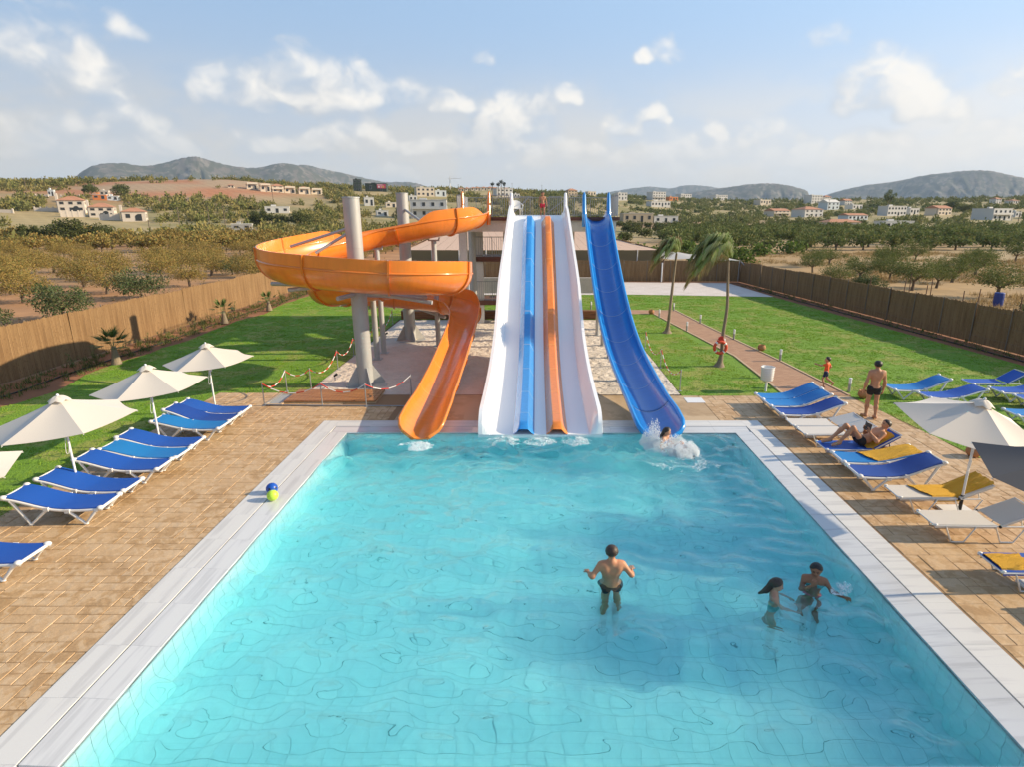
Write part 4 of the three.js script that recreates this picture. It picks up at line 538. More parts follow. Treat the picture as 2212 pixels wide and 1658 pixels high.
// ---------------------------------------------------------------- fences
M.fencePost = std({ color: [0.19, 0.16, 0.13], roughness: 0.8 });
function reedFence(name, label, a, b, mat, h, seed, postIn) {
  const t = thing(name, label, 'fence'), L = Math.hypot(b[0] - a[0], b[1] - a[1]), n = Math.round(L / 2.1), tx = (b[0] - a[0]) / L, tz = (b[1] - a[1]) / L, nx = -tz, nz = tx, rf = mulberry(seed);
  for (let k = 0; k < n; k++) { // each mat of reeds: uneven stalk tips, slightly rippled face, real thickness
    const s0 = L * k / n, s1 = L * (k + 1) / n + 0.02, m = 44, hh = h + (rf() - 0.5) * 0.1, bulge = (rf() - 0.5) * 0.05, front = [], lean = (rf() - 0.5) * 0.05;
    const rows = [[], [], [], []];
    for (let i = 0; i <= m; i++) { const s = lerp(s0, s1, i / m), d = Math.sin(i / m * Math.PI) * bulge + (rf() - 0.5) * 0.012, top = hh + (rf() - 0.5) * 0.07 + (rf() < 0.04 ? 0.06 : 0), P = (y, dd) => V(a[0] + tx * s + nx * (d + dd + lean * y), y, a[1] + tz * s + nz * (d + dd + lean * y)); rows[0].push(P(0, 0.014)); rows[1].push(P(top, 0.014)); rows[2].push(P(top, -0.014)); rows[3].push(P(0, -0.014)); }
    const g = loft(rows), u = g.attributes.uv, w = m + 1; for (let r = 0; r < 4; r++) for (let i = 0; i < w; i++) u.setXY(r * w + i, (s0 + (s1 - s0) * i / m) / 2.1 + seed * 0.13, r === 1 || r === 2 ? 1 : 0);
    mesh('reed_panel', crease(g, 0.9), mat, t);
  }
  for (let k = 0; k <= n; k++) { const s = L * k / n, o = postIn * 0.05; mb().bar([a[0] + tx * s + nx * o, 0, a[1] + tz * s + nz * o], [a[0] + tx * s + nx * o, h + 0.08, a[1] + tz * s + nz * o], 0.022, 0.022, 7).build('post', M.fencePost, t); }
  for (const y of [0.35, 1.0, 1.65]) mb().bar([a[0] + nx * postIn * 0.025, y, a[1] + nz * postIn * 0.025], [b[0] + nx * postIn * 0.025, y, b[1] + nz * postIn * 0.025], 0.004, 0.004, 4).build('wire', M.fencePost, t);
}
reedFence('reed_fence', 'long warm brown reed fence beside the olive orchard', [-19.6, -10], [-19.7, -55.9], M.reed, 2.02, 3, -1);
reedFence('reed_fence', 'ragged dark brushwood fence along the lawn below the dry field', [18.8, -55.2], [23.0, -10], M.reedDark, 1.85, 9, 1);
reedFence('reed_fence', 'brown reed fence behind the white gravel court', [-19.7, -55.95], [18.8, -55.3], M.reedDark, 1.9, 15, 1);
mb().bar([18.7, 1.85, -54.9], [19.9, 0, -52.6], 0.035).bar([18.6, 0, -55.1], [18.6, 2.0, -55.1], 0.04).build('x', M.galv, (() => { const t = thing('corner_brace', 'slanting steel corner brace where the two dark fences meet', 'brace'); return t; })()).name = 'brace_tube';
// ---------------------------------------------------------------- loungers
const sling = (c) => std({ color: c, bumpMap: rep(PT.weave, 6), bumpScale: 0.002, roughness: 0.62 });
M.royal = sling([0.008, 0.085, 0.42]); M.royalDeep = sling([0.008, 0.058, 0.31]); M.sky = sling([0.01, 0.19, 0.52]); M.ecru = sling([0.62, 0.58, 0.52]); M.plastic = std({ color: [0.74, 0.73, 0.7], roughness: 0.38 }); M.alu = std({ color: [0.68, 0.68, 0.66], roughness: 0.35, metalness: 0.35 });
const loungeH = (x, head) => 0.36 + (head - 0.36) * Math.pow(sstep(0.85, 2.0, x) * 1.0, 0.9) - 0.025 * Math.sin(clamp(x / 1.0) * Math.PI); // curved plastic lounger
function slingGeo(hOf, L, half, x0 = 0.03) { const rows = []; for (let i = 0; i <= 26; i++) { const x = lerp(x0, L - 0.03, i / 26), r = []; const y = hOf(x); for (let k = 0; k <= 8; k++) { const q = k / 8 * 2 - 1; r.push(V(x, y - 0.022 * (1 - q * q) + 0.02, q * half)); } r.push(V(x, y - 0.045, half + 0.012)); r.unshift(V(x, y - 0.045, -half - 0.012)); rows.push(r); } return crease(loft(rows), 0.9); }
function plasticLounger(mat, head = 0.62) {
  const t = new THREE.Group(), L = 1.88, hw = 0.31, h = (x) => loungeH(x, head);
  mesh('sling', slingGeo(h, L, hw), mat, t);
  for (const s of [-1, 1]) { const pts = []; for (let i = 0; i <= 12; i++) { const x = L * i / 12; pts.push(V(x, h(x) - 0.03, s * hw)); } mb().tube(pts, 0.03, 8, 40).build('side_rail', M.plastic, t);
    for (const [fx, a, b] of [[0.36, 0.12, 0.66], [1.42, 1.06, 1.72]]) { const g = mb(), F = V(fx, 0.02, s * (hw + 0.01)); for (const q of [a, b]) { const top = V(q, h(q) - 0.05, s * hw); g.bar(F, top, 0.024, 0.034, 7); g.ball(top, 0.04, 8); } g.ball([fx, 0.024, s * (hw + 0.01)], 0.034, 8, 1.6, 0.7, 1); g.build('leg', M.plastic, t); }
    for (const x of [0.0, L]) mb().ball([x === 0 ? 0.035 : L - 0.03, h(x) - 0.005, s * (hw - 0.01)], 0.06, 10, 1.1, 0.75, 1.0).build('corner_cap', M.plastic, t);
    for (const x of [0.66, 1.06]) mb().cbox([x, h(x) - 0.035, s * (hw + 0.015)], [0.1, 0.075, 0.06]).build('clip', M.plastic, t); }
  mb().bar([0.03, h(0) - 0.02, -hw], [0.03, h(0) - 0.02, hw], 0.028).build('end_rail', M.plastic, t); mb().bar([L - 0.02, h(L) - 0.02, -hw], [L - 0.02, h(L) - 0.02, hw], 0.028).build('end_rail', M.plastic, t);
  return t;
}
function tubeLounger(mat, rise = 0.95) { // slim tubular frame, hinged flat back
  const t = new THREE.Group(), L = 1.95, hw = 0.3, hx = 1.22, a = rise * 0.55, h = (x) => x < hx ? 0.34 : 0.34 + (x - hx) * Math.tan(a);
  const Lx = hx + (L - hx) * Math.cos(a);
  mesh('seat_sling', slingGeo(() => 0.34, hx - 0.01, hw - 0.01), mat, t);
  const back = slingGeo(() => 0.34, L - hx, hw - 0.01, 0.03); back.translate(0, -0.34, 0); back.rotateZ(a); back.translate(hx, 0.34, 0); mesh('back_sling', back, mat, t);
  const bx = (d, y) => [hx + d * Math.cos(a) , 0.34 + d * Math.sin(a) + y];
  for (const s of [-1, 1]) { mb().bar([0.03, 0.335, s * hw], [hx + 0.45, 0.335, s * hw], 0.016).build('side_rail', M.alu, t); const [ex, ey] = bx(L - hx, 0); mb().bar([hx, 0.345, s * hw], [ex, ey, s * hw], 0.016).build('back_rail', M.alu, t);
    for (const x of [0.38, 1.3]) mb().poly([[x - 0.16, 0.33, s * (hw + 0.02)], [x - 0.02, 0.015, s * (hw + 0.02)], [x + 0.22, 0.015, s * (hw + 0.02)], [x + 0.4, 0.33, s * (hw + 0.02)]], 0.014).build('leg', M.alu, t);
    const [px, py] = bx(0.42, 0); mb().bar([px, py, s * (hw - 0.03)], [hx + 0.44, 0.335, s * (hw - 0.03)], 0.011).build('strut', M.alu, t); mb().ball([hx, 0.34, s * (hw + 0.02)], 0.03, 8).build('hinge', M.black, t); mb().ball([0.05, 0.36, s * (hw - 0.02)], 0.03, 8, 1.3, 0.6, 1).build('corner_cap', M.plastic, t); }
  const [ex, ey] = bx(L - hx, 0); mb().bar([0.03, 0.335, -hw], [0.03, 0.335, hw], 0.016).build('end_rail', M.alu, t); mb().bar([ex, ey, -hw], [ex, ey, hw], 0.016).build('end_rail', M.alu, t);
  return t;
}
const protos = {};
function lounger(kind, x, z, turn, label, group, tilt) {
  const make = { royal: () => plasticLounger(M.royal), deep: () => plasticLounger(M.royalDeep, 0.7), sky: () => plasticLounger(M.sky, 0.56), skyHigh: () => plasticLounger(M.sky, 0.72), ecru: () => tubeLounger(M.ecru, 0.75), ecruFlat: () => tubeLounger(M.ecru, 0.5), tubeBlue: () => tubeLounger(M.royal, 1.0), tubeBlueFlat: () => tubeLounger(M.royal, 0.75) };
  const t = protos[kind] ? protos[kind].clone() : (protos[kind] = make[kind]()); t.name = numbered(kind.startsWith('ecru') || kind.startsWith('tube') ? 'tube_lounger' : 'sun_lounger'); tag(t, label, 'lounger', group); t.position.set(x, 0.006, z); t.rotation.set(0, turn, 0); scene.add(t); return t;
}
const GL = 'loungers in a row beside the left deck umbrellas', GR = 'loungers along the right pool side', GG = 'loungers on the right lawn';
[['royal', -9.02, 'royal blue lounger standing apart, nearest the end of the left row'], ['royal', -10.97, 'royal blue lounger at the front of the umbrella row, its white legs fully in view'], ['royal', -11.72, 'royal blue lounger behind the front one, touching the first umbrella pole'], ['royal', -12.82, 'royal blue lounger third in the left row, with scuffed sling'], ['sky', -13.5, 'lighter faded blue lounger fourth in the left row'], ['royal', -14.24, 'royal blue lounger at the foot of the middle umbrella pole'], ['sky', -15.5, 'lighter faded blue lounger between the middle and the last umbrella'], ['deep', -16.12, 'dark blue lounger second from the far end of the left row'], ['royal', -16.86, 'royal blue lounger at the far end of the left row, by the last umbrella pole']].forEach(([k, z, l]) => lounger(k, -8.66 + rr(-0.04, 0.04), z, Math.PI + rr(-0.03, 0.05), l, GL));
[['skyHigh', 7.15, -18.2, 'light blue lounger at the far end of the right row by the white bin'], ['skyHigh', 7.15, -17.52, 'light blue lounger second from the white bin, overlapped by a royal blue one'], ['deep', 7.17, -16.72, 'royal blue lounger third from the white bin'], ['ecruFlat', 7.12, -15.74, 'off white tube lounger beside the third blue one'], ['ecruFlat', 7.14, -15.05, 'off white tube lounger next to the reader'], ['tubeBlue', 7.2, -14.0, 'blue tube lounger with a person reading on it'], ['sky', 7.25, -13.24, 'blue lounger with a yellow towel spread over its head end, beside the reader'], ['deep', 7.22, -12.45, 'empty dark blue lounger with high back beside the yellow towel'], ['ecru', 7.5, -11.4, 'off white tube lounger with a yellow towel over its raised back'], ['ecru', 7.5, -10.28, 'empty off white tube lounger in front of the white umbrella base'], ['tubeBlueFlat', 7.62, -8.75, 'blue tube lounger with a folded yellow towel on its foot end'], ['tubeBlueFlat', 8.15, -7.72, 'blue tube lounger at the edge of the deck beyond the folded towel']].forEach(([k, x, z, l]) => lounger(k, x, z, rr(-0.03, 0.03), l, GR));
[['skyHigh', 11.95, -19.25, 'light blue lounger on the grass behind the standing man'], ['royal', 12.55, -18.35, 'royal blue lounger on the grass beyond the white umbrella top'], ['tubeBlue', 15.1, -20.0, 'blue tube lounger farthest out on the grass'], ['royal', 15.3, -18.95, 'royal blue lounger on the grass in front of the tube lounger'], ['royal', 15.45, -18.05, 'royal blue lounger on the grass at the front of the far pair'], ['skyHigh', 14.0, -16.6, 'light blue lounger on the grass half hidden by the white umbrella']].forEach(([k, x, z, l]) => lounger(k, x, z, rr(-0.05, 0.08) - 0.03, l, GG));
// towels: draped sheets with folds and thickness
M.towel = std({ color: [0.72, 0.4, 0.035], roughness: 0.95, bumpMap: rep(PT.grainB, 3), bumpScale: 0.01 });
function towel(label, hOf, x0, x1, half, pos, turn, seed, slip = 0.1) {
  const rows = [], n = 34, m = 22; for (let i = 0; i <= n; i++) { const r = [], bot = []; for (let k = 0; k <= m; k++) { const u = i / n, q = k / m * 2 - 1, edge = Math.max(0, Math.abs(q) - 0.82) / 0.18; const x = lerp(x0, x1, u) + slip * q * (1 - u) + 0.05 * (fbm(q * 2 + 4, u * 2, 3, seed) - 0.5), z = q * half * (0.92 + 0.16 * fbm(u * 3, 2, 3, seed + 3)); const fold = 0.05 * Math.pow(fbm(q * 4.5 + u * 1.7 + 8, u * 2.2 + q, 4, seed + 7), 2) * (0.5 + u); r.push(V(x, hOf(x) + 0.03 + fold - edge * 0.1 * (Math.abs(q) > 0.82 ? 1 : 0), z)); bot.unshift(V(x, hOf(x) + 0.018 + fold - edge * 0.1, z)); } rows.push([...r, ...bot]); }
  const t = tag(mesh('towel', crease(loft(rows, true), 1.0), M.towel), label, 'towel', 'yellow towels'); t.position.set(...pos); t.rotation.y = turn; return t;
}
const ecruBack = (x) => x < 1.22 ? 0.34 : 0.34 + (x - 1.22) * Math.tan(0.75 * 0.55);
towel('rumpled yellow towel spread over the blue lounger beside the reader', (x) => loungeH(x, 0.56), 0.72, 1.86, 0.33, [7.25, 0.006, -13.24], 0, 501, 0.12);
towel('yellow towel hanging over the raised back of the off white lounger', ecruBack, 0.6, 1.9, 0.31, [7.5, 0.006, -11.4], 0, 511, 0.14);
towel('folded yellow towel lying on the foot of a blue tube lounger', () => 0.345, 0.06, 0.62, 0.26, [7.62, 0.006, -8.75], 0, 521, 0.0);
// ---------------------------------------------------------------- umbrellas
M.canvas = phys({ color: [0.72, 0.66, 0.57], roughness: 0.9, transmission: 0.22, thickness: 0 }); M.canvasShadePaint = std({ color: [0.075, 0.075, 0.08], roughness: 0.85 });  // dark canvas: shade of the canopy side turned from the sun, painted into its colour
function umbrella(label, base, h, rad, spin, tiltX, tiltZ, mat, dark) {
  const t = thing('umbrella', label, 'umbrella', [base[0], 0, base[1]], 0, 'pool umbrellas'), drop = rad * 0.36;
  mb().bar([0, 0.0, 0], [0, h - 0.42, 0], 0.024, 0.024, 12).build('pole', M.white, t);
  const top = new THREE.Group(); top.name = 'canopy'; top.position.set(0, h, 0); top.rotation.set(tiltX, spin, tiltZ, 'XZY'); t.add(top);
  const pt = (k, s) => { const a = k * Math.PI / 3, sag = -0.05 * Math.sin(s * Math.PI); return V(Math.cos(a) * rad * s, -drop * s + sag * 0.4, Math.sin(a) * rad * s); };
  for (let k = 0; k < 6; k++) { // each cloth panel sags a little between its ribs and has a hemmed edge
    const rows = []; for (let i = 0; i <= 10; i++) { const s = lerp(0.06, 1, i / 10), r = [], lo = []; for (let j = 0; j <= 8; j++) { const f = j / 8, p = pt(k, s).lerp(pt(k + 1, s), f); p.y -= 0.055 * s * Math.sin(f * Math.PI) ; if (i === 10) p.multiplyScalar(1 - 0.03 * Math.sin(f * Math.PI)); r.push(p); lo.unshift(p.clone().add(V(0, -0.004, 0))); } rows.push([...r, ...lo]); }
    mesh('panel', crease(loft(rows, true), 0.8), mat, top); mb().bar(pt(k, 0.03).add(V(0, -0.05, 0)), pt(k, 1).add(V(0, -0.03, 0)), 0.009, 0.007, 6).build('rib', M.white, top); mb().bar(pt(k, 0.55).add(V(0, -0.03, 0)), [0, -0.75, 0], 0.006, 0.006, 5).build('strut', M.white, top); }
  const vr = []; for (let i = 0; i <= 4; i++) { const s = i / 4, r = []; for (let j = 0; j <= 24; j++) { const a = j / 24 * 2 * Math.PI, w = 1 + 0.14 * Math.cos(a * 6) * s; r.push(V(Math.cos(a) * 0.2 * s * w, 0.07 - 0.1 * s * s - 0.0 + 0.02 * Math.cos(a * 6 + Math.PI) * s, Math.sin(a) * 0.2 * s * w)); } vr.push(r); } mesh('vent_cap', crease(loft(vr), 1.0), mat, top);
  mb().ball([0, 0.085, 0], 0.03, 8).build('finial', M.white, top); mb().bar([0, -0.8, 0], [0, 0.05, 0], 0.02).build('top_pole', M.white, top);
  if (dark) { mb().bar([0, 0.02, 0], [0, 0.42, 0], 0.034, 0.034, 12).build('sleeve', M.black, t); mb().box(-0.3, 0.3, 0, 0.05, -0.3, 0.3).build('base_plate', M.white, t); }
  mb().tube([[0.03, 1.75, 0.02], [-0.02, 1.3, 0.05], [-0.06, 1.02, 0.05], [-0.02, 0.98, 0.04], [0.02, 1.2, 0.02]], 0.006, 5, 24).build('cord', M.white, t);
}
umbrella('cream umbrella in front of the other two, over the front blue loungers', [-10.15, -12.0], 2.22, 1.36, 0.35, 0.03, 0.05, M.canvas); umbrella('cream umbrella in the middle of the left row', [-10.02, -14.73], 2.2, 1.32, 0.5, 0.02, 0.05, M.canvas); umbrella('cream umbrella at the far end of the left row, against the dark slide shadow', [-9.97, -17.49], 2.18, 1.26, 0.3, 0.03, 0.04, M.canvas); umbrella('cream umbrella over the lone lounger, mostly cut off by the deck edge', [-10.42, -9.25], 2.15, 1.36, 0.0, 0, 0.03, M.canvas);
umbrella('white umbrella with a black sleeve standing on the right deck', [8.8, -11.1], 2.42, 1.42, 0.45, 0.13, -0.12, M.canvas, true); umbrella('umbrella painted dark grey as shade, beside the white one on the right deck', [8.42, -8.42], 2.5, 1.4, 0.1, 0.1, -0.1, M.canvasShadePaint, true);
// ---------------------------------------------------------------- chain barrier
M.red = std({ color: [0.62, 0.035, 0.02], roughness: 0.5 }); M.chainWhite = std({ color: [0.72, 0.7, 0.66], roughness: 0.5 });
const postSpots = [[-8.82, -18.29, 'steel barrier post at the corner of the foot bath'], [-8.74, -19.9, 'steel barrier post at the grass edge behind the foot bath'], [-7.98, -20.15, 'steel barrier post where sand, grass and timber deck meet'], [-7.95, -23.0, 'steel barrier post on the sand edge beside the grass, first past the deck'], [-8.02, -25.4, 'steel barrier post on the sand edge, second past the deck'], [-8.1, -29.3, 'steel barrier post on the sand edge, third past the deck'], [-8.15, -33.3, 'steel barrier post at the far corner of the sand'], [-6.94, -18.29, 'steel barrier post in front of the middle of the timber deck'], [-5.49, -18.21, 'steel barrier post in front of the end of the timber deck'], [-4.25, -19.3, 'steel barrier post beside the orange chute'], [5.08, -26.98, 'steel barrier post farthest along the blue slide'], [5.04, -23.23, 'steel barrier post midway along the blue slide'], [5.06, -19.96, 'steel barrier post at the foot of the blue slide']];
{
  const p = new THREE.Group(); mb().bar([0, 0, 0], [0, 0.76, 0], 0.018, 0.018, 8).build('tube', M.galv, p); mb().ball([0, 0.77, 0], 0.026, 8).build('knob', M.galv, p); mb().lathe([[0, 0.012], [0.06, 0.012], [0.06, 0]], 10).build('foot', M.galv, p);
  postSpots.forEach(([x, z, l], i) => { const q = i ? p.clone() : p; q.name = numbered('barrier_post'); tag(q, l, 'post', 'chain barrier posts'); q.position.set(x, 0.004, z); scene.add(q); });
  [[0, 1], [1, 2], [2, 3], [3, 4], [4, 5], [5, 6], [0, 7], [7, 8], [8, 9], [10, 11], [11, 12]].forEach(([a, b]) => {
    const A = postSpots[a], B = postSpots[b], t = thing('barrier_chain', `red and white plastic chain hanging from the ${A[2].replace('steel barrier ', '')}`.split(' ').slice(0, 15).join(' '), 'chain', [0, 0, 0], 0, 'barrier chains'), L = Math.hypot(A[0] - B[0], A[1] - B[1]), n = Math.max(5, Math.round(L / 0.26)), sag = 0.12 + 0.11 * L, P = (s) => V(lerp(A[0], B[0], s), 0.755 - sag * 4 * s * (1 - s), lerp(A[1], B[1], s));
    for (let k = 0; k < n; k++) mb().bar(P(k / n), P((k + 1) / n), 0.017, 0.017, 6).build('link_section', k % 2 ? M.chainWhite : M.red, t);
  });
  const rp = thing('ground_rail', 'thin grey steel rail on the paving along the barrier posts', 'rail'); mb().bar([-8.82, 0.03, -18.29], [-4.25, 0.03, -18.2], 0.02).bar([-8.82, 0.03, -18.29], [-8.74, 0.03, -19.8], 0.02).build('tube', M.galv, rp);
}
// ---------------------------------------------------------------- bollard lights, pots, bin, balls, lifebuoy
{
  const p = new THREE.Group(); mb().bar([0, 0, 0], [0, 0.3, 0], 0.048, 0.048, 14).build('stem', M.galv, p); mb().lathe([[0, 0.5], [0.044, 0.5], [0.05, 0.485], [0.05, 0.3]], 14).build('lamp_head', M.white, p); mb().lathe([[0, 0.515], [0.055, 0.51], [0.055, 0.495]], 14).build('cap', M.white, p);
  [[10.34, -24.39, 'bollard light on the outer path side, third from the deck'], [9.82, -28.89, 'bollard light on the outer path side, fourth from the deck'], [9.34, -33.35, 'bollard light on the outer path side, fifth from the deck'], [8.85, -37.9, 'bollard light at the bend of the path, outer side'], [7.4, -35.3, 'bollard light near the bend of the path, inner side'], [8.02, -31.07, 'bollard light on the inner path side, beyond the first palm'], [8.62, -26.62, 'bollard light on the inner path side, behind the lifebuoy palm'], [8.62, -21.7, 'bollard light on the inner path side, just behind the white bin'], [10.95, -19.85, 'bollard light beside the terracotta pot at the deck edge'], [3.6, -38.6, 'bollard light on the lawn behind the blue slide'], [12.75, -14.3, 'bollard light on the lawn corner by the shade painted umbrella']].forEach(([x, z, l], i) => { const q = i ? p.clone() : p; q.name = numbered('bollard_light'); tag(q, `short white topped ${l}`, 'bollard', 'path bollard lights'); q.position.set(x, 0.004, z); scene.add(q); });
  const pot = new THREE.Group(), terra = std({ color: [0.42, 0.2, 0.085], map: PT.grain, roughness: 0.85 }); mb().lathe([[0, 0], [0.1, 0], [0.17, 0.08], [0.185, 0.16], [0.15, 0.23], [0.13, 0.245], [0.15, 0.265], [0.13, 0.27], [0.115, 0.24], [0.15, 0.16], [0, 0.06]], 20).build('bowl', terra, pot); mb().lathe([[0, 0.19], [0.13, 0.19]], 14).build('soil', M.rust, pot);
  [[11.05, -19.1, 'round terracotta pot at the deck edge behind the standing man'], [11.22, -14.1, 'round terracotta pot at the deck corner beyond the white umbrella'], [7.2, -36.75, 'round terracotta pot at the bend of the path'], [10.3, -26.43, 'round terracotta pot at the outer path side']].forEach(([x, z, l], i) => { const q = i ? pot.clone() : pot; q.name = numbered('terracotta_pot'); tag(q, l, 'pot', 'terracotta pots'); q.position.set(x, 0.012, z); scene.add(q); });
  const bin = thing('litter_bin', 'white round litter bin on a post beside the lounger row', 'bin', [8.06, 0.004, -19.92]); mb().bar([0, 0, 0], [0, 0.45, 0], 0.04, 0.04, 10).build('post', M.white, bin);
  mb().lathe([[0, 0.42], [0.2, 0.42], [0.22, 0.88], [0.235, 0.88], [0.235, 0.9], [0.2, 0.9], [0.185, 0.45], [0, 0.45]], 28).build('basket', M.plastic, bin); for (let j = 0; j < 5; j++) mb().lathe([[0.208 + j * 0.005, 0.47 + j * 0.08], [0.216 + j * 0.005, 0.48 + j * 0.08], [0.21 + j * 0.005, 0.49 + j * 0.08]], 28).build('rib_band', M.white, bin);
  const b1 = thing('ball', 'blue rubber ball with dark print at the pool edge', 'ball', [-5.87, 0.13, -12.0]); mb().ball([0, 0, 0], 0.125, 24).build('shell', std({ color: [0.01, 0.08, 0.4], roughness: 0.35 }), b1); for (const a of [0.2, 1.4, 2.6, 3.9, 5.1]) mb().add(new THREE.SphereGeometry(0.1262, 10, 6, a, 0.35, 1.1, 0.35)).build('print_patch', M.black, b1); mb().lathe([[0.01, 0.1255], [0, 0.127]], 8).build('valve', M.black, b1);
  const b2 = thing('ball', 'bright lime green ball touching the blue ball', 'ball', [-5.71, 0.13, -11.66]); mb().ball([0, 0, 0], 0.12, 24).build('shell', std({ color: [0.5, 0.75, 0.06], roughness: 0.4 }), b2); mb().lathe([[0.012, 0.1195], [0, 0.122]], 8).build('valve', M.plastic, b2);
  const lb = thing('lifebuoy', 'orange lifebuoy ring with white bands hung on the palm trunk', 'lifebuoy', [7.42, 0.84, -23.32]); mb().add(new THREE.TorusGeometry(0.235, 0.062, 12, 40)).build('ring', std({ color: [0.72, 0.075, 0.025], roughness: 0.5 }), lb); for (let k = 0; k < 4; k++) { const g = new THREE.TorusGeometry(0.235, 0.0645, 12, 6, 0.28); g.rotateZ(k * Math.PI / 2 + 0.55); mb().add(g).build('band', M.chainWhite, lb); } mb().tube([[-0.16, 0.22, 0.02], [-0.05, 0.42, -0.02], [0.05, 0.42, -0.02], [0.16, 0.22, 0.02]], 0.02, 6).cbox([0, 0.36, 0.0], [0.18, 0.17, 0.05], 0, 0, 0.3).build('red_strap', M.red, lb);
  // white plastic chair on the platform
  const ch = thing('plastic_chair', 'white plastic armchair on the slide platform', 'chair', [-1.02, 5.86, -32.6], 0.3); mb().box(-0.24, 0.24, 0.42, 0.45, -0.22, 0.24).build('seat', M.plastic, ch); const br = []; for (let i = 0; i <= 6; i++) { const r = []; for (let j = 0; j <= 8; j++) { const q = j / 8 * 2 - 1; r.push(V(q * (0.25 + 0.02 * i / 6), 0.45 + 0.42 * i / 6 - 0.08 * q * q * (i / 6), -0.22 - 0.09 * i / 6 + 0.06 * q * q)); } for (let j = 8; j >= 0; j--) r.push(r[j].clone().add(V(0, 0, 0.02))); br.push(r); } mesh('backrest', crease(loft(br, true)), M.plastic, ch); for (const [x, z] of [[-0.22, -0.2], [0.22, -0.2], [-0.22, 0.22], [0.22, 0.22]]) mb().bar([x * 1.12, 0, z * 1.12], [x, 0.43, z], 0.018, 0.026, 6).build('leg', M.plastic, ch); for (const s of [-1, 1]) mb().tube([[s * 0.26, 0.72, -0.24], [s * 0.29, 0.66, 0.0], [s * 0.28, 0.62, 0.2], [s * 0.24, 0.43, 0.24]], 0.02, 6).build('arm', M.plastic, ch);
  // spotlights on the sand, hoses
  for (const [x, z, l] of [[-7.51, -21.31, 'small black spotlight on the sand in front of the front steel column'], [-7.56, -29.32, 'small black spotlight on the sand by the rear steel column']]) { const s = thing('ground_spotlight', l, 'spotlight', [x, 0.02, z]); mb().bar([0, -0.02, 0], [0, 0.16, 0], 0.012).build('stake', M.black, s); mb().bar([-0.03, 0.17, 0], [0.09, 0.25, 0], 0.035, 0.05, 10).build('head', M.black, s); }
  const hp = thing('irrigation_pipe', 'black irrigation pipe winding through the soil bed by the reed fence', 'pipe'), pp = []; for (let z = -14; z > -50; z -= 2) pp.push([-18.2 + 0.35 * (fbm(z * 0.3 + 20, 1, 3, 541) - 0.5), 0.0, z]); mb().tube(pp, 0.028, 6, 120).build('tube', M.black, hp);
  const hp2 = thing('irrigation_pipe', 'black irrigation pipe along the foot of the dark brushwood fence', 'pipe'), p2 = []; for (let z = -12; z > -52; z -= 2.5) p2.push([lerp(18.8, 23, (z + 55.2) / 45.2) - 1.05 + 0.2 * (fbm(z * 0.3 + 20, 5, 3, 543) - 0.5), 0, z]); mb().tube(p2, 0.028, 6, 120).build('tube', M.black, hp2);
  const wp = thing('net_pole', 'white and dark pole standing against the rear reed fence', 'pole', [11.56, 0, -55.1]); mb().bar([0, 0, 0], [0, 1.75, 0], 0.06, 0.06, 10).build('shaft', M.white, wp); mb().bar([0.12, 0, -0.05], [0.12, 2.05, -0.05], 0.07, 0.07, 8).build('backing_post', M.rust, wp);
}
{ // belongings
  const bg = thing('beach_bag', 'dark red bag lying under the head of the reader lounger', 'bag', [8.95, 0.006, -14.1], 0.4); mb().ball([0, 0.13, 0], 0.16, 16, 1.4, 0.8, 0.8).build('body', std({ color: [0.13, 0.012, 0.02], roughness: 0.9 }), bg); mb().tube([[-0.12, 0.22, 0], [-0.06, 0.36, 0.03], [0.06, 0.36, 0.03], [0.12, 0.22, 0]], 0.012, 6).build('handle', M.black, bg);
  for (const [x, z, tn] of [[9.82, -17.2, 0.4], [9.95, -17.3, 0.7]]) { const sd = thing('sandal', 'yellowish flip flop lying beside the feet of the standing person', 'sandal', [x, 0.008, z], tn, 'pair of flip flops'); const s = new THREE.Shape(); s.absellipse(0, 0.07, 0.045, 0.06, 0, Math.PI); s.absellipse(0, -0.07, 0.035, 0.055, Math.PI, 2 * Math.PI); const g = new THREE.ExtrudeGeometry(s, { depth: 0.018, bevelEnabled: false }); g.rotateX(-Math.PI / 2); mb().add(g).build('sole', std({ color: [0.5, 0.36, 0.08], roughness: 0.8 }), sd); mb().tube([[-0.035, 0.02, 0.0], [-0.015, 0.05, -0.05], [0, 0.02, -0.08], [0.015, 0.05, -0.05], [0.035, 0.02, 0.0]], 0.006, 5).build('strap', M.rust, sd); }
}
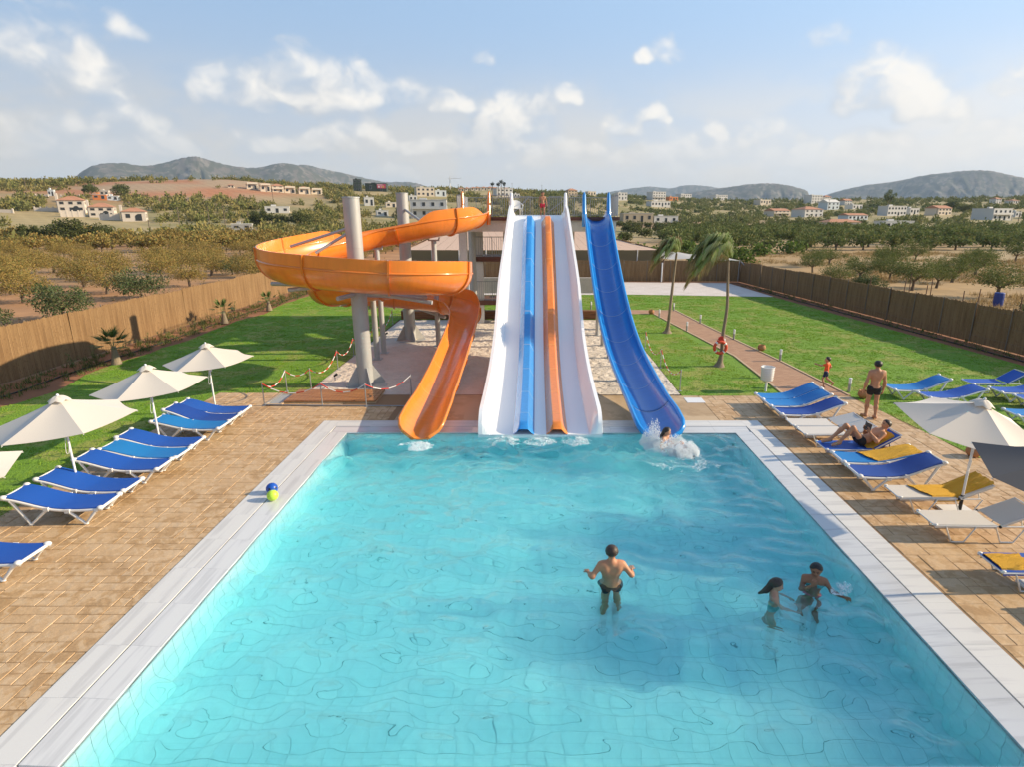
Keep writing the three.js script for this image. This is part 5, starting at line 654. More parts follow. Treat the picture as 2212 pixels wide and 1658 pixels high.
// ---------------------------------------------------------------- shade tents behind the tower
{
  M.tent = std({ color: [0.62, 0.44, 0.33], map: PT.grain, roughness: 0.9 }); M.net = std({ color: [0.23, 0.17, 0.085], roughness: 0.95 }); M.tarp = std({ color: [0.42, 0.41, 0.39], roughness: 0.8 });
  const tent = (label, x0, x1, z0, z1, eave, peakX, peak) => {
    const t = thing('shade_tent', label, 'tent'), zc = (z0 + z1) / 2, n = 10;
    for (const [nm, A, B, P0, P1] of [['front', [x0, z1], [x1, z1], peakX[0], peakX[1]], ['back', [x1, z0], [x0, z0], peakX[1], peakX[0]]]) for (let k = 0; k < n; k++) { const e = (s) => V(lerp(A[0], B[0], s), eave - 0.06 * Math.sin(s * n * Math.PI) ** 2, lerp(A[1], B[1], s)), q = (s) => V(lerp(P0, P1, s), peak, zc), a = k / n, b = (k + 1) / n - 0.002; const rows = [0, 0.25, 0.5, 0.75, 1].map((f) => [e(a).lerp(q(a), f), e(b).lerp(q(b), f)].map((p) => p.add(V(0, -0.18 * Math.sin(f * Math.PI), 0)))); mesh('roof_strip', crease(loft(rows)), M.tent, t); }
    mb().quad([x0, eave, z0], [x0, eave, z1], [peakX[0], peak, zc], [peakX[0], peak, zc - 0.01]).quad([x1, eave, z1], [x1, eave, z0], [peakX[1], peak, zc], [peakX[1], peak, zc + 0.01]).build('hip_end', M.tent, t);
    mb().box(x0, x1, 1.0, eave - 0.02, z1 - 0.03, z1 - 0.02).build('net_wall', M.net, t); mb().box(x0, x0 + 0.01, 0.4, eave - 0.02, z0, z1).box(x1 - 0.01, x1, 0.4, eave - 0.02, z0, z1).build('net_wall', M.net, t);
    for (let k = 0; k <= 5; k++) mb().bar([lerp(x0, x1, k / 5), 0, z1], [lerp(x0, x1, k / 5), eave, z1], 0.05).bar([lerp(x0, x1, k / 5), 0, z0], [lerp(x0, x1, k / 5), eave, z0], 0.05).build('pole', M.plaster, t); mb().bar([x0, 1.7, z1], [x1, 1.7, z1], 0.035).bar([x0, 1.0, z1], [x1, 1.0, z1], 0.035).build('crossbar', M.plaster, t);
  };
  tent('beige shade tent seen between the white and the blue slide, behind the rear fence', 1.0, 11.8, -72, -57.5, 2.75, [2.6, 4.0], 4.9);
  tent('beige shade tent behind the upper straight of the orange slide', -12.5, 0.4, -72, -57.5, 2.75, [-9.5, -3.5], 4.6);
  const tp = thing('tarpaulin_roof', 'low pale tarpaulin roof behind the rear fence beside the tents', 'roof'); const rows = []; for (let i = 0; i <= 8; i++) { const r = []; for (let j = 0; j <= 6; j++) { const u = i / 8, v = j / 6; r.push(V(lerp(11.9, 19.5, u), lerp(1.98, 1.7, u) + 0.3 * v * (1 - u) - 0.08 * Math.sin(u * 12), lerp(-57.5, -66, v))); } rows.push(r); } mesh('cover', crease(loft(rows)), M.tarp, tp); for (const [x, z] of [[12, -57.6], [19.3, -57.6], [12, -65.8], [19.3, -65.8]]) mb().bar([x, 0, z], [x, 1.75, z], 0.05).build('pole', M.steel, tp);
}
// ---------------------------------------------------------------- vegetation
const leafMat = (tr = 0.3) => phys({ vertexColors: true, roughness: 0.95, transmission: tr, thickness: 0, specularIntensity: 0.3 });
M.leaf = leafMat(); M.blade = leafMat(0.25); M.palmTrunk = std({ color: [0.27, 0.21, 0.14], map: PT.grain, bumpMap: PT.grainB, bumpScale: 0.02, roughness: 0.95 });
function leafCloud(seed, { n, c = [0, 2, 0], rad = [1.7, 1.1, 1.7], clumps = 22, clumpR = 0.42, leaf = [0.16, 0.05], cols, hollow = 0.55, flat = 0 }) {
  const rn = mulberry(seed), g3 = () => (rn() + rn() + rn() - 1.5) / 0.87, pos = new Float32Array(n * 12), col = new Float32Array(n * 12), idx = new Uint32Array(n * 6), cl = [];
  for (let k = 0; k < clumps; k++) { let d = V(g3(), g3(), g3()).normalize(), q = Math.pow(rn(), hollow * 0.6); if (d.y < -0.35) d.y *= 0.4; cl.push([V(c[0] + d.x * rad[0] * q, c[1] + d.y * rad[1] * q, c[2] + d.z * rad[2] * q), clumpR * (0.6 + 0.8 * rn()), rn()]); }
  const A = V(0, 0, 0), B = V(0, 0, 0), P = V(0, 0, 0);
  for (let i = 0; i < n; i++) {
    const [cc, r, tone] = cl[Math.floor(rn() * clumps)], dir = V(g3(), g3() * (1 - flat), g3()).normalize(), q = Math.cbrt(rn()); P.copy(cc).addScaledVector(dir, r * q);
    A.set(g3(), g3(), g3()).add(dir).normalize(); B.set(g3(), g3(), g3()).cross(A).normalize(); const l = leaf[0] * (0.6 + 0.8 * rn()), w = leaf[1] * (0.7 + 0.6 * rn());
    const o = i * 12, V4 = [[0, 0], [0.45 * l, w], [l, 0], [0.45 * l, -w]]; V4.forEach(([a, b], k) => { pos[o + k * 3] = P.x + A.x * a + B.x * b; pos[o + k * 3 + 1] = P.y + A.y * a + B.y * b; pos[o + k * 3 + 2] = P.z + A.z * a + B.z * b; });
    const cA = cols[Math.floor(rn() * cols.length)], f = 0.75 + 0.5 * rn() * (0.6 + 0.4 * tone); for (let k = 0; k < 4; k++) for (let m = 0; m < 3; m++) col[o + k * 3 + m] = cA[m] * f;
    idx.set([i * 4, i * 4 + 1, i * 4 + 2, i * 4, i * 4 + 2, i * 4 + 3], i * 6);
  }
  const g = new THREE.BufferGeometry(); g.setAttribute('position', new THREE.BufferAttribute(pos, 3)); g.setAttribute('color', new THREE.BufferAttribute(col, 3)); g.setIndex(new THREE.BufferAttribute(idx, 1)); g.computeVertexNormals(); return g;
}
function limbs(seed, h, spread, r) { const rn = mulberry(seed), g = mb(), fork = h * (0.35 + 0.15 * rn()), b0 = V((rn() - 0.5) * 0.2, fork, (rn() - 0.5) * 0.2); g.bar([0, -0.1, 0], b0, r * 1.25, r * 0.85, 8); const n = 4 + Math.floor(rn() * 2); for (let k = 0; k < n; k++) { const a = k / n * 6.283 + rn(), m = V(b0.x + Math.cos(a) * spread * 0.35, fork + h * 0.25, b0.z + Math.sin(a) * spread * 0.35), e = V(b0.x + Math.cos(a + 0.3) * spread * 0.75, h * (0.75 + 0.2 * rn()), b0.z + Math.sin(a + 0.3) * spread * 0.75); g.bar(b0, m, r * 0.55, r * 0.38, 6).bar(m, e, r * 0.38, r * 0.12, 5); } return g.geo(); }
function treeKind(name, crowns, trunks) { const list = crowns.map((cg, i) => ({ cg, tg: trunks[i % trunks.length] })); return (x, z, s, turn, label, category, group, v = Math.floor(R() * list.length), sy = s) => { const o = new THREE.Group(); o.name = numbered(name); tag(o, label, category, group); mesh('trunk', list[v].tg, M.trunk, o); mesh('crown', list[v].cg, M.leaf, o); o.position.set(x, ground(x, z) - 0.05 + (Math.hypot(x, z) > 60 ? (fbm(x / 40 + 90, z / 40 + 90, 4, 101) - 0.5) * Math.min(3.2, (Math.hypot(x, z) - 60) * 0.012) : 0), z); o.rotation.y = turn; o.scale.set(s * rr(0.82, 1.2), sy * rr(0.74, 1.02), s * rr(0.82, 1.2)); scene.add(o); return o; }; }
const BROWN = [[0.33, 0.22, 0.06], [0.26, 0.2, 0.055], [0.37, 0.255, 0.08], [0.21, 0.2, 0.055]], OLIVE = [[0.125, 0.165, 0.045], [0.16, 0.19, 0.06], [0.1, 0.135, 0.034], [0.2, 0.2, 0.07]], GREEN = [[0.09, 0.13, 0.05], [0.13, 0.16, 0.075], [0.15, 0.15, 0.06], [0.06, 0.1, 0.03]], DARK = [[0.09, 0.11, 0.03], [0.12, 0.135, 0.038], [0.14, 0.14, 0.045], [0.07, 0.09, 0.025]], VINE = [[0.1, 0.16, 0.03], [0.14, 0.2, 0.035], [0.08, 0.12, 0.025]], STRAW = [[0.42, 0.31, 0.15], [0.36, 0.25, 0.11], [0.3, 0.21, 0.1]];
const near = (cols, o = {}) => [11, 12, 13, 14].map((s) => leafCloud(s * 7 + cols[0][0] * 1000 | 0, { n: 3300, cols, c: [0, 1.45, 0], rad: [1.9, 1.0, 1.9], clumps: 40, clumpR: 0.5, leaf: [0.15, 0.034], ...o }));
const far = (cols, o = {}) => [21, 22, 23].map((s) => leafCloud(s * 7 + cols[0][0] * 1000 | 0, { n: 560, cols, c: [0, 1.55, 0], rad: [1.85, 1.0, 1.85], clumps: 24, clumpR: 0.5, leaf: [0.42, 0.13], ...o }));
const oT = [1, 2, 3].map((s) => limbs(s, 1.9, 1.6, 0.13));
const brownNear = treeKind('olive_tree', near(BROWN), oT), brownFar = treeKind('olive_tree', far(BROWN), oT), oliveNear = treeKind('olive_tree', near(OLIVE, { rad: [1.75, 1.05, 1.75], c: [0, 1.8, 0] }), oT), oliveFar = treeKind('olive_tree', far(OLIVE), oT);
const bushT = [4, 5].map((s) => limbs(s, 1.2, 0.9, 0.06)), bushNear = treeKind('green_shrub', near(GREEN, { n: 3400, c: [0, 0.95, 0], rad: [1.55, 0.85, 1.45], clumps: 34, clumpR: 0.42, leaf: [0.14, 0.034] }), bushT), bushFar = treeKind('green_shrub', far(DARK, { c: [0, 1.0, 0], rad: [1.6, 0.95, 1.6] }), bushT), vine = treeKind('vine_shrub', far(VINE, { n: 420, c: [0, 0.75, 0], rad: [1.5, 0.6, 1.5], leaf: [0.32, 0.13] }), bushT);
const darkTree = treeKind('carob_tree', [31, 32].map((s) => leafCloud(s, { n: 4200, cols: DARK, c: [0, 2.6, 0], rad: [3.4, 2.0, 3.2], clumps: 60, clumpR: 0.75, leaf: [0.34, 0.13] })), [6].map((s) => limbs(s, 3, 2, 0.25)));
const euc = treeKind('eucalyptus_tree', [leafCloud(41, { n: 2600, cols: OLIVE, c: [0, 7.5, 0], rad: [4.6, 4.4, 4.2], clumps: 26, clumpR: 1.15, leaf: [0.6, 0.16] })], [limbs(9, 8, 4, 0.3)]), roundTree = treeKind('round_tree', [43, 44].map((s) => leafCloud(s, { n: 1900, cols: [...OLIVE, ...DARK], c: [0, 4, 0], rad: [3.6, 3, 3.6], clumps: 30, clumpR: 1.0, leaf: [0.55, 0.18] })), [limbs(10, 4.5, 2.5, 0.2)]);
// left orchard: dry brown olives
const LB = 'brown dry leaved olive tree in the orchard behind the reed fence', GB = 'olive trees in the orchard behind the reed fence';
[[-36.3, -41.9], [-33.8, -46.8], [-41, -46.5], [-39, -51.5], [-45.5, -51], [-44.5, -58], [-40.2, -57], [-34.6, -55.5], [-30.05, -51.75], [-37.8, -64], [-33, -60.9], [-28.4, -59.5], [-49.5, -57], [-52.5, -63], [-25.5, -55], [-24.5, -62]].forEach(([x, z]) => brownNear(x, z, rr(0.85, 1.05), rr(0, 6), LB, 'olive tree', GB));
const grove = [];
for (let z = -66; z > -150; z -= 5.4) for (let x = -24; x > -190; x -= 5.6) { const X = x + rr(-1, 1), Z = z + rr(-1, 1), az = Math.atan2(X, -Z) / D2R; if (az < -58 || az > -10 || R() < 0.24) continue; if (Z > -102 && az > -43.5) brownNear(X, Z, rr(0.66, 1.0), rr(0, 6), LB, 'olive tree', GB); else grove.push([X, Z, rr(0.8, 1.1), 0]); }
[[-27.9, -34.6, 1.15, 'bright grey green shrub pressing against the reed fence, lower one'], [-29.4, -44.2, 1.25, 'bright grey green shrub behind the reed fence, upper one'], [-30.2, -31.9, 0.8, 'small brownish green shrub at the reed fence'], [-31.6, -62.5, 1.0, 'silvery green shrub among the brown olives']].forEach(([x, z, s, l]) => bushNear(x, z, s, rr(0, 6), l, 'shrub', 'shrubs behind the reed fence'));
[[-106, -127, 1.0, 'dark green carob tree at the end of the orchard, left one'], [-98, -127, 1.25, 'large dark green carob tree at the end of the orchard'], [-93, -131, 1.0, 'dark green carob tree at the end of the orchard, right one'], [-95, -213, 1.2, 'dark round carob tree beside the low white building'], [-88.5, -214, 1.0, 'dark carob tree between two larger ones'], [-82, -213, 1.3, 'tall dark round carob tree right of the low white building']].forEach(([x, z, s, l], i) => darkTree(x, z, s, i, l, 'carob tree', 'dark carob trees'));
[[-211, -295, 1.0, 'dry brown round tree on the left hillside'], [-197, -295, 1.05, 'dry brown round tree beside the earth mound'], [268, -399, 1.25, 'broad dense tree behind the cream house'], [259, -371, 0.95, 'lower round tree beside the white house with tanks'], [-60, -270, 0.6, 'green tree in front of the modern white house']].forEach(([x, z, s, l], i) => roundTree(x, z, s, i * 1.3, l, 'tree'));
euc(272, -477, 1.0, 1, 'tall loose eucalyptus tree above the white houses', 'tree');
// right field and groves
const LO = 'grey green olive tree standing in the dry field beyond the dark fence', GO = 'olive trees in the dry field', LR = 'grey green olive tree in the dense rows of the far grove', GF = 'olive trees in the far groves';
[[26.2, -52.1], [31, -57.3], [30.9, -48.9], [34, -50.6], [38.3, -55], [34.6, -44.5], [33.4, -56.5], [29.5, -64], [36.5, -63.5], [41, -69], [44, -60], [47, -66], [52, -58.5], [47.5, -50], [43, -74.5], [49, -78], [55, -74], [62, -78], [36, -74], [60, -66], [66, -70], [54.5, -49], [59, -54], [33, -71.5], [68, -60]].forEach(([x, z]) => oliveNear(x, z, rr(0.8, 1.02), rr(0, 6), LO, 'olive tree', GO));
for (let z = -108; z > -222; z -= 9.5) for (let x = 14; x < 215; x += 5.6) { const X = x + rr(-0.8, 0.8), Z = z + rr(-1.2, 1.2), az = Math.atan2(X, -Z) / D2R; if (az < 12 || az > 43 || R() < 0.08 || (Z < -200 && R() < 0.4)) continue; if (Z > -150) oliveFar(X, Z, rr(1.0, 1.3), rr(0, 6), LR, 'olive tree', GF); else grove.push([X, Z, rr(1.0, 1.3), 1]); }
{ const m4 = new THREE.Matrix4(), gs = [far(BROWN), far(OLIVE)]; for (const k of [0, 1]) for (let v = 0; v < 3; v++) { const l = grove.filter((q, i) => q[3] === k && i % 3 === v), im = new THREE.InstancedMesh(gs[k][v], M.leaf, l.length), it = new THREE.InstancedMesh(oT[v], M.trunk, l.length); l.forEach(([x, z, s], i) => { m4.compose(V(x, ground(x, z) + (fbm(x / 40 + 90, z / 40 + 90, 4, 101) - 0.5) * Math.min(3.2, (Math.hypot(x, z) - 60) * 0.012) - 0.05, z), new THREE.Quaternion().setFromAxisAngle(UPV, R() * 6), V(s, s, s)); im.setMatrixAt(i, m4); it.setMatrixAt(i, m4); }); im.name = numbered('far_grove'); it.name = numbered('far_grove_trunks'); shade(im); shade(it); scene.add(im, it); tag(im, k ? 'grey green mass of olive crowns at the back of the far groves' : 'brown mass of olive crowns at the back of the orchard', 'grove', null, 'stuff'); tag(it, k ? 'olive trunks under the far grey green crowns' : 'olive trunks under the far brown crowns', 'grove', null, 'stuff'); } }
bushNear(26.1, -46.9, 0.85, 2, 'yellow green bush just beyond the dark fence', 'shrub'); bushNear(30.5, -35.5, 0.8, 4, 'green bush beside the blue barrel', 'shrub');
[[24, -72, 0.8], [21, -80, 0.9], [28, -84, 0.9], [16, -88, 1], [33, -90, 1], [12, -95, 1.1], [24, -97, 1], [40, -95, 0.9], [8, -84, 0.9], [5, -93, 1]].forEach(([x, z, s]) => vine(x, z, s * 1.4, rr(0, 6), 'bright green vine shrub in the plot behind the tents', 'shrub', 'vine shrubs behind the tents'));
for (let k = 0; k < 46; k++) { const az = rr(-9, 14) * D2R, r = rr(100, 215); if (!clearOf(Math.sin(az) * r, -Math.cos(az) * r)) continue; bushFar(Math.sin(az) * r, -Math.cos(az) * r, rr(1.0, 1.6), rr(0, 6), 'dark green shrub on the rough ground behind the slide tower', 'shrub', 'shrubs on the rough ground behind the tower'); }
for (let k = 0; k < 30; k++) { const x = lerp(118, 170, k / 30), z = -250 - rr(0, 4) - Math.abs(k - 15); bushFar(x - 90 + k * 2.2, z, rr(1.3, 1.7), rr(0, 6), 'dark hedge bush in the row in front of the red roofed houses', 'shrub', 'hedge bushes in front of the red roofed houses'); }
// uncountable scrub on the far slopes
{
  const g = leafCloud(51, { n: 46, cols: [[1, 1, 1], [0.85, 0.85, 0.8]], c: [0, 0.9, 0], rad: [1.1, 0.75, 1.1], clumps: 8, clumpR: 0.5, leaf: [0.85, 0.34] }), spots = [];
  for (let k = 0; k < 34000 && spots.length < 12500; k++) { const az = rr(-60, 60) * D2R, r = 150 + 520 * Math.pow(R(), 0.75) + (az > 0.1 ? 180 * R() : 0), x = Math.sin(az) * r, z = -Math.cos(az) * r; if (Math.exp(-(((x + 205) / 55) ** 2 + ((z + 360) / 65) ** 2)) > 0.42 && R() < 0.93) continue; if (fbm(x / 30 + 70, z / 30 + 70, 3, 561) < 0.47 || (az > 0.05 && (r < 232 || R() < 0.35)) || !clearOf(x, z)) continue; spots.push([x, z, r]); }
  const im = new THREE.InstancedMesh(g, M.leaf, spots.length), m4 = new THREE.Matrix4(), cc = new THREE.Color();
  spots.forEach(([x, z, r], i) => { const s = rr(0.55, 1.25) * (r > 300 ? 1.25 : 1), pal = x < 0 ? mixc([0.34, 0.28, 0.1], [0.17, 0.19, 0.055], R()) : mixc([0.12, 0.155, 0.045], [0.24, 0.235, 0.085], R()); m4.compose(V(x, ground(x, z) + (fbm(x / 40 + 90, z / 40 + 90, 4, 101) - 0.5) * Math.min(3.2, (Math.hypot(x, z) - 60) * 0.012) - 0.1, z), new THREE.Quaternion().setFromAxisAngle(UPV, R() * 6.28), V(s, s * rr(0.7, 1.15), s)); im.setMatrixAt(i, m4); im.setColorAt(i, cc.setRGB(...pal)); });
  im.name = 'hillside_scrub'; shade(im); scene.add(im); tag(im, 'olive brown scrub covering the far slopes', 'scrub', null, 'stuff');
  // dry grass in the fields
  const blade = (seed, n, h, w, cols) => { const rn = mulberry(seed), p = [], c = []; for (let k = 0; k < n; k++) { const a = rn() * 6.283, x = (rn() - 0.5) * w, z = (rn() - 0.5) * w, l = h * (0.5 + 0.8 * rn()), dx = Math.cos(a) * l * 0.5, dz = Math.sin(a) * l * 0.5, b = 0.012 + 0.02 * h; p.push(x - b * Math.sin(a), 0, z + b * Math.cos(a), x + b * Math.sin(a), 0, z - b * Math.cos(a), x + dx, l, z + dz); const q = cols[k % cols.length], f = 0.8 + 0.4 * rn(); for (let i = 0; i < 3; i++) c.push(q[0] * f, q[1] * f, q[2] * f); } const ge = new THREE.BufferGeometry(); ge.setAttribute('position', new THREE.Float32BufferAttribute(p, 3)); ge.setAttribute('color', new THREE.Float32BufferAttribute(c, 3)); ge.computeVertexNormals(); return ge; };
  const scatter = (name, geo, spots2, label, cat, tone) => { const q = new THREE.InstancedMesh(geo, M.blade, spots2.length); if (tone) spots2.forEach(([x, , z], i) => q.setColorAt(i, cc.setRGB(...tone(x, z)))); spots2.forEach(([x, y, z, s], i) => q.setMatrixAt(i, m4.compose(V(x, y, z), new THREE.Quaternion().setFromAxisAngle(UPV, R() * 6.28), V(s, s, s)))); q.name = name; shade(q); scene.add(q); tag(q, label, cat, null, 'stuff'); };
  const dry = []; for (let k = 0; k < 30000 && dry.length < 9000; k++) { const x = rr(22, 75), z = rr(-100, -22); if (x < lerp(18.8, 23, (z + 55.2) / 45.2) + 0.8 || fbm(x / 5, z / 5, 3, 571) < 0.47) continue; dry.push([x, -0.04, z, rr(0.6, 1.5)]); }
  for (let k = 0; k < 2500; k++) { const x = rr(-75, -21), z = rr(-90, -25); if (fbm(x / 4, z / 4, 3, 573) > 0.56) dry.push([x, -0.04, z, rr(0.4, 0.9)]); }
  scatter('dry_grass', blade(61, 14, 0.3, 0.5, STRAW), dry, 'straw coloured dry grass in the fields outside the fences', 'dry grass');
  const inLawn = (x, z) => { let w = false; for (let i = 0, j = lawnPts.length - 1; i < lawnPts.length; j = i++) { const [xi, zi] = lawnPts[i], [xj, zj] = lawnPts[j]; if ((zi > z) !== (zj > z) && x < (xj - xi) * (z - zi) / (zj - zi) + xi) w = !w; } return w; };
  const onPath = (x, z) => z < -19.4 && z > -38.5 && x > 7.2 && x < 10.9 && x > lerp(7.3, 8.5, (z + 36.7) / 17.3) - 0.1 && x < lerp(9.2, 10.8, (z + 37) / 17.6) + 0.1 || (z < -36.6 && z > -38.5 && x < 9.2 && x > -4.5);
  const tufts = []; for (let k = 0; k < 150000; k++) { const x = rr(-17.6, 21), z = -4 - 42 * Math.pow(R(), 0.8); if (!inLawn(x, z) || onPath(x, z)) continue; tufts.push([x, 0.0, z, rr(0.55, 1.15) * (0.7 + 0.6 * vnoise(x * 1.3, z * 2.5, 581))]); }
  scatter('grass', blade(63, 9, 0.021, 0.15, [[0.19, 0.34, 0.022], [0.16, 0.31, 0.018], [0.22, 0.35, 0.035]]), tufts, 'short mown grass blades of the lawn', 'grass', (x, z) => mixc([0.92, 0.96, 0.95], [1.25, 1.04, 1.4], sstep(0.42, 0.66, fbm(x / 2.2 + 30, z / 2.2 + 30, 4, 591))));
  const weeds = []; for (let k = 0; k < 900; k++) { const z = rr(-52, -12); weeds.push([rr(-19.3, -17.6), 0, z, rr(0.5, 1.2)]); if (k % 2) weeds.push([lerp(18.8, 23, (z + 55.2) / 45.2) - rr(0.15, 1.3), 0, z, rr(0.4, 1.0)]); }
  scatter('bed_weeds', blade(67, 9, 0.16, 0.22, [[0.11, 0.15, 0.04], [0.2, 0.19, 0.06], [0.08, 0.12, 0.03]]), weeds, 'low weeds sprouting in the reddish soil beds', 'weeds');
}
// ---------------------------------------------------------------- palms and bed plants
function stripMesh(strips, cols, seed) { const rn = mulberry(seed), p = [], c = [], idx = []; for (const { pts, w, col } of strips) { const q = col ?? cols[Math.floor(rn() * cols.length)], f = 0.8 + 0.4 * rn(), b = p.length / 3; pts.forEach((v, i) => { const t = (pts[Math.min(i + 1, pts.length - 1)].clone().sub(pts[Math.max(0, i - 1)])).normalize(), s = t.clone().cross(Math.abs(t.y) > 0.9 ? V(1, 0, 0) : UPV).normalize().multiplyScalar(w * (1 - 0.92 * i / (pts.length - 1)) + 0.002); p.push(v.x - s.x, v.y - s.y, v.z - s.z, v.x + s.x, v.y + s.y, v.z + s.z); for (let k = 0; k < 2; k++) c.push(q[0] * f, q[1] * f, q[2] * f); if (i) idx.push(b + i * 2 - 2, b + i * 2 - 1, b + i * 2, b + i * 2 - 1, b + i * 2 + 1, b + i * 2); }); } const g = new THREE.BufferGeometry(); g.setAttribute('position', new THREE.Float32BufferAttribute(p, 3)); g.setAttribute('color', new THREE.Float32BufferAttribute(c, 3)); g.setIndex(idx); g.computeVertexNormals(); return g; }
function featherPalm(label, x, z, trunkPts, fronds, seed, rTrunk) {
  const t = thing('feather_palm', label, 'palm tree', [x, 0, z]), rn = mulberry(seed), cv = new THREE.CatmullRomCurve3(trunkPts.map((p) => V(...p))), rows = []; for (let i = 0; i <= 26; i++) { const u = i / 26, p = cv.getPoint(u), r = rTrunk * (1.75 * Math.exp(-u * 14) + 1 - 0.45 * u) * (1 + 0.05 * Math.sin(i * 2.4)), row = []; for (let k = 0; k < 10; k++) row.push(V(p.x + Math.cos(k * 0.628) * r, p.y, p.z + Math.sin(k * 0.628) * r)); rows.push(row); } mesh('trunk', crease(loft(rows, true), 1.2), M.palmTrunk, t);
  const top = cv.getPoint(1);
  fronds.forEach(([dx, dy, dz, len, dry]) => { // wind-blown frond: rises, then streams to -x and droops
    const d = V(dx, dy, dz).normalize(), strips = [], rach = [], wind = V(-0.45, 0.0, 0.1); for (let i = 0; i <= 12; i++) { const s = i / 12; rach.push(top.clone().addScaledVector(d, len * s * (1 - 0.25 * s)).addScaledVector(wind, len * 0.5 * s * s).add(V(0, -0.62 * len * s * s * s, 0))); }
    strips.push({ pts: rach, w: 0.022, col: [0.2, 0.2, 0.07] });
    for (let i = 2; i <= 60; i++) { const u = i / 60, k = Math.min(11, Math.floor(u * 12)), p = rach[k].clone().lerp(rach[k + 1], u * 12 - k), T = rach[k + 1].clone().sub(rach[k]).normalize(); for (const s of [-1, 1]) { const S = T.clone().cross(UPV).normalize().multiplyScalar(s), L = (0.52 * Math.sin(Math.PI * (0.15 + 0.8 * u)) + 0.14) * (0.8 + 0.4 * rn()), a = p.clone().addScaledVector(T, L * 0.4).addScaledVector(S, L * 0.45).addScaledVector(wind, L * 0.15), b = p.clone().addScaledVector(T, L * 0.7).addScaledVector(S, L * 0.62).addScaledVector(wind, L * 0.45).add(V(0, -L * 0.55, 0)); strips.push({ pts: [p, a, b], w: 0.02 }); } }
    mesh('frond', stripMesh(strips, dry ? [[0.34, 0.25, 0.1], [0.28, 0.2, 0.08], [0.2, 0.18, 0.06]] : [[0.25, 0.33, 0.09], [0.31, 0.38, 0.13], [0.42, 0.42, 0.2]], seed + len * 100 | 0), M.leaf, t);
  });
}
featherPalm('slender palm with a lifebuoy on its trunk, fronds blown sideways', 7.49, -23.5, [[0, 0, 0], [0.06, 0.5, 0], [0.05, 1.3, 0], [0.12, 2.4, 0], [0.06, 3.4, 0], [0.0, 4.3, 0]], [[-0.3, 1.5, 0.25, 2.5], [-0.2, 1.6, -0.25, 2.5], [-0.45, 1.3, 0.05, 2.6], [-0.1, 1.7, 0.15, 2.4], [-0.6, 1.0, 0.35, 2.3], [-0.6, 1.0, -0.4, 2.3], [0.05, 1.6, -0.1, 2.2], [-0.7, 0.5, 0.1, 2.0, 1], [-0.5, 0.3, 0.4, 1.8, 1], [-0.3, 0.9, 0.5, 2.2], [-0.45, 1.3, -0.15, 2.5], [-0.4, 0.6, -0.5, 2.0], [-0.4, 0.3, 0.2, 1.8], [-0.3, 0.0, -0.1, 1.6, 1], [-0.25, 1.1, -0.4, 2.3], [-0.5, 0.7, 0.25, 2.2], [-0.35, 0.2, 0.1, 1.7]], 71, 0.085);
featherPalm('slender palm with a half dry crown beyond the other palm', 6.87, -30.6, [[0, 0, 0], [0.05, 0.5, 0], [0.1, 1.6, 0], [0.16, 2.8, 0], [0.24, 4.1, 0]], [[0.1, 1.6, 0.1, 1.9, 1], [-0.2, 1.5, 0.1, 1.9], [-0.3, 1.1, -0.3, 1.7], [-0.4, 0.6, 0.2, 1.6], [-0.3, 0.3, -0.2, 1.5, 1], [-0.15, 1.2, 0.35, 1.8], [-0.4, 0.9, 0.0, 1.7, 1], [-0.15, 0.4, 0.2, 1.5], [-0.1, 0.0, 0, 1.3, 1], [0.05, 1.2, -0.2, 1.7], [-0.25, 0.2, 0.1, 1.5]], 77, 0.1);
function fanPalm(label, x, z, h, n, seed, spread) {
  const t = thing('fan_palm', label, 'palm', [x, 0, z]), rn = mulberry(seed); mb().lathe([[0, h], [0.08, h], [0.12, h * 0.6], [0.17, h * 0.2], [0.2, 0]], 12).build('trunk', M.palmTrunk, t);
  for (let k = 0; k < n; k++) { const a = k * 2.4, el = lerp(1.35, -0.1, k / n), d = V(Math.cos(a) * Math.cos(el), Math.sin(el), Math.sin(a) * Math.cos(el)), pl = 0.5 * spread, c = V(0, h, 0).addScaledVector(d, pl), strips = [{ pts: [V(0, h - 0.05, 0), c], w: 0.012, col: [0.2, 0.22, 0.08] }], side = d.clone().cross(UPV).normalize(); for (let i = 0; i < 17; i++) { const f = (i / 16 * 2 - 1) * 1.35, q = d.clone().multiplyScalar(Math.cos(f)).addScaledVector(side, Math.sin(f)), L = 0.5 * spread * (0.8 + 0.3 * rn()); strips.push({ pts: [c, c.clone().addScaledVector(q, L * 0.6), c.clone().addScaledVector(q, L).add(V(0, -0.1 * L, 0))], w: 0.022 }); } mesh('fan_leaf', stripMesh(strips, [[0.09, 0.15, 0.03], [0.13, 0.18, 0.045], [0.07, 0.12, 0.025]], seed + k), M.leaf, t); }
}
fanPalm('young fan palm growing in the soil bed in front of the reed fence', -17.44, -23.9, 0.75, 18, 81, 0.95); fanPalm('small drooping palm in the soil bed farther along the reed fence', -17.8, -33.5, 0.7, 12, 83, 0.85); fanPalm('small palm in the soil bed close to the orange slide', -17.3, -38.2, 0.6, 10, 85, 0.8);
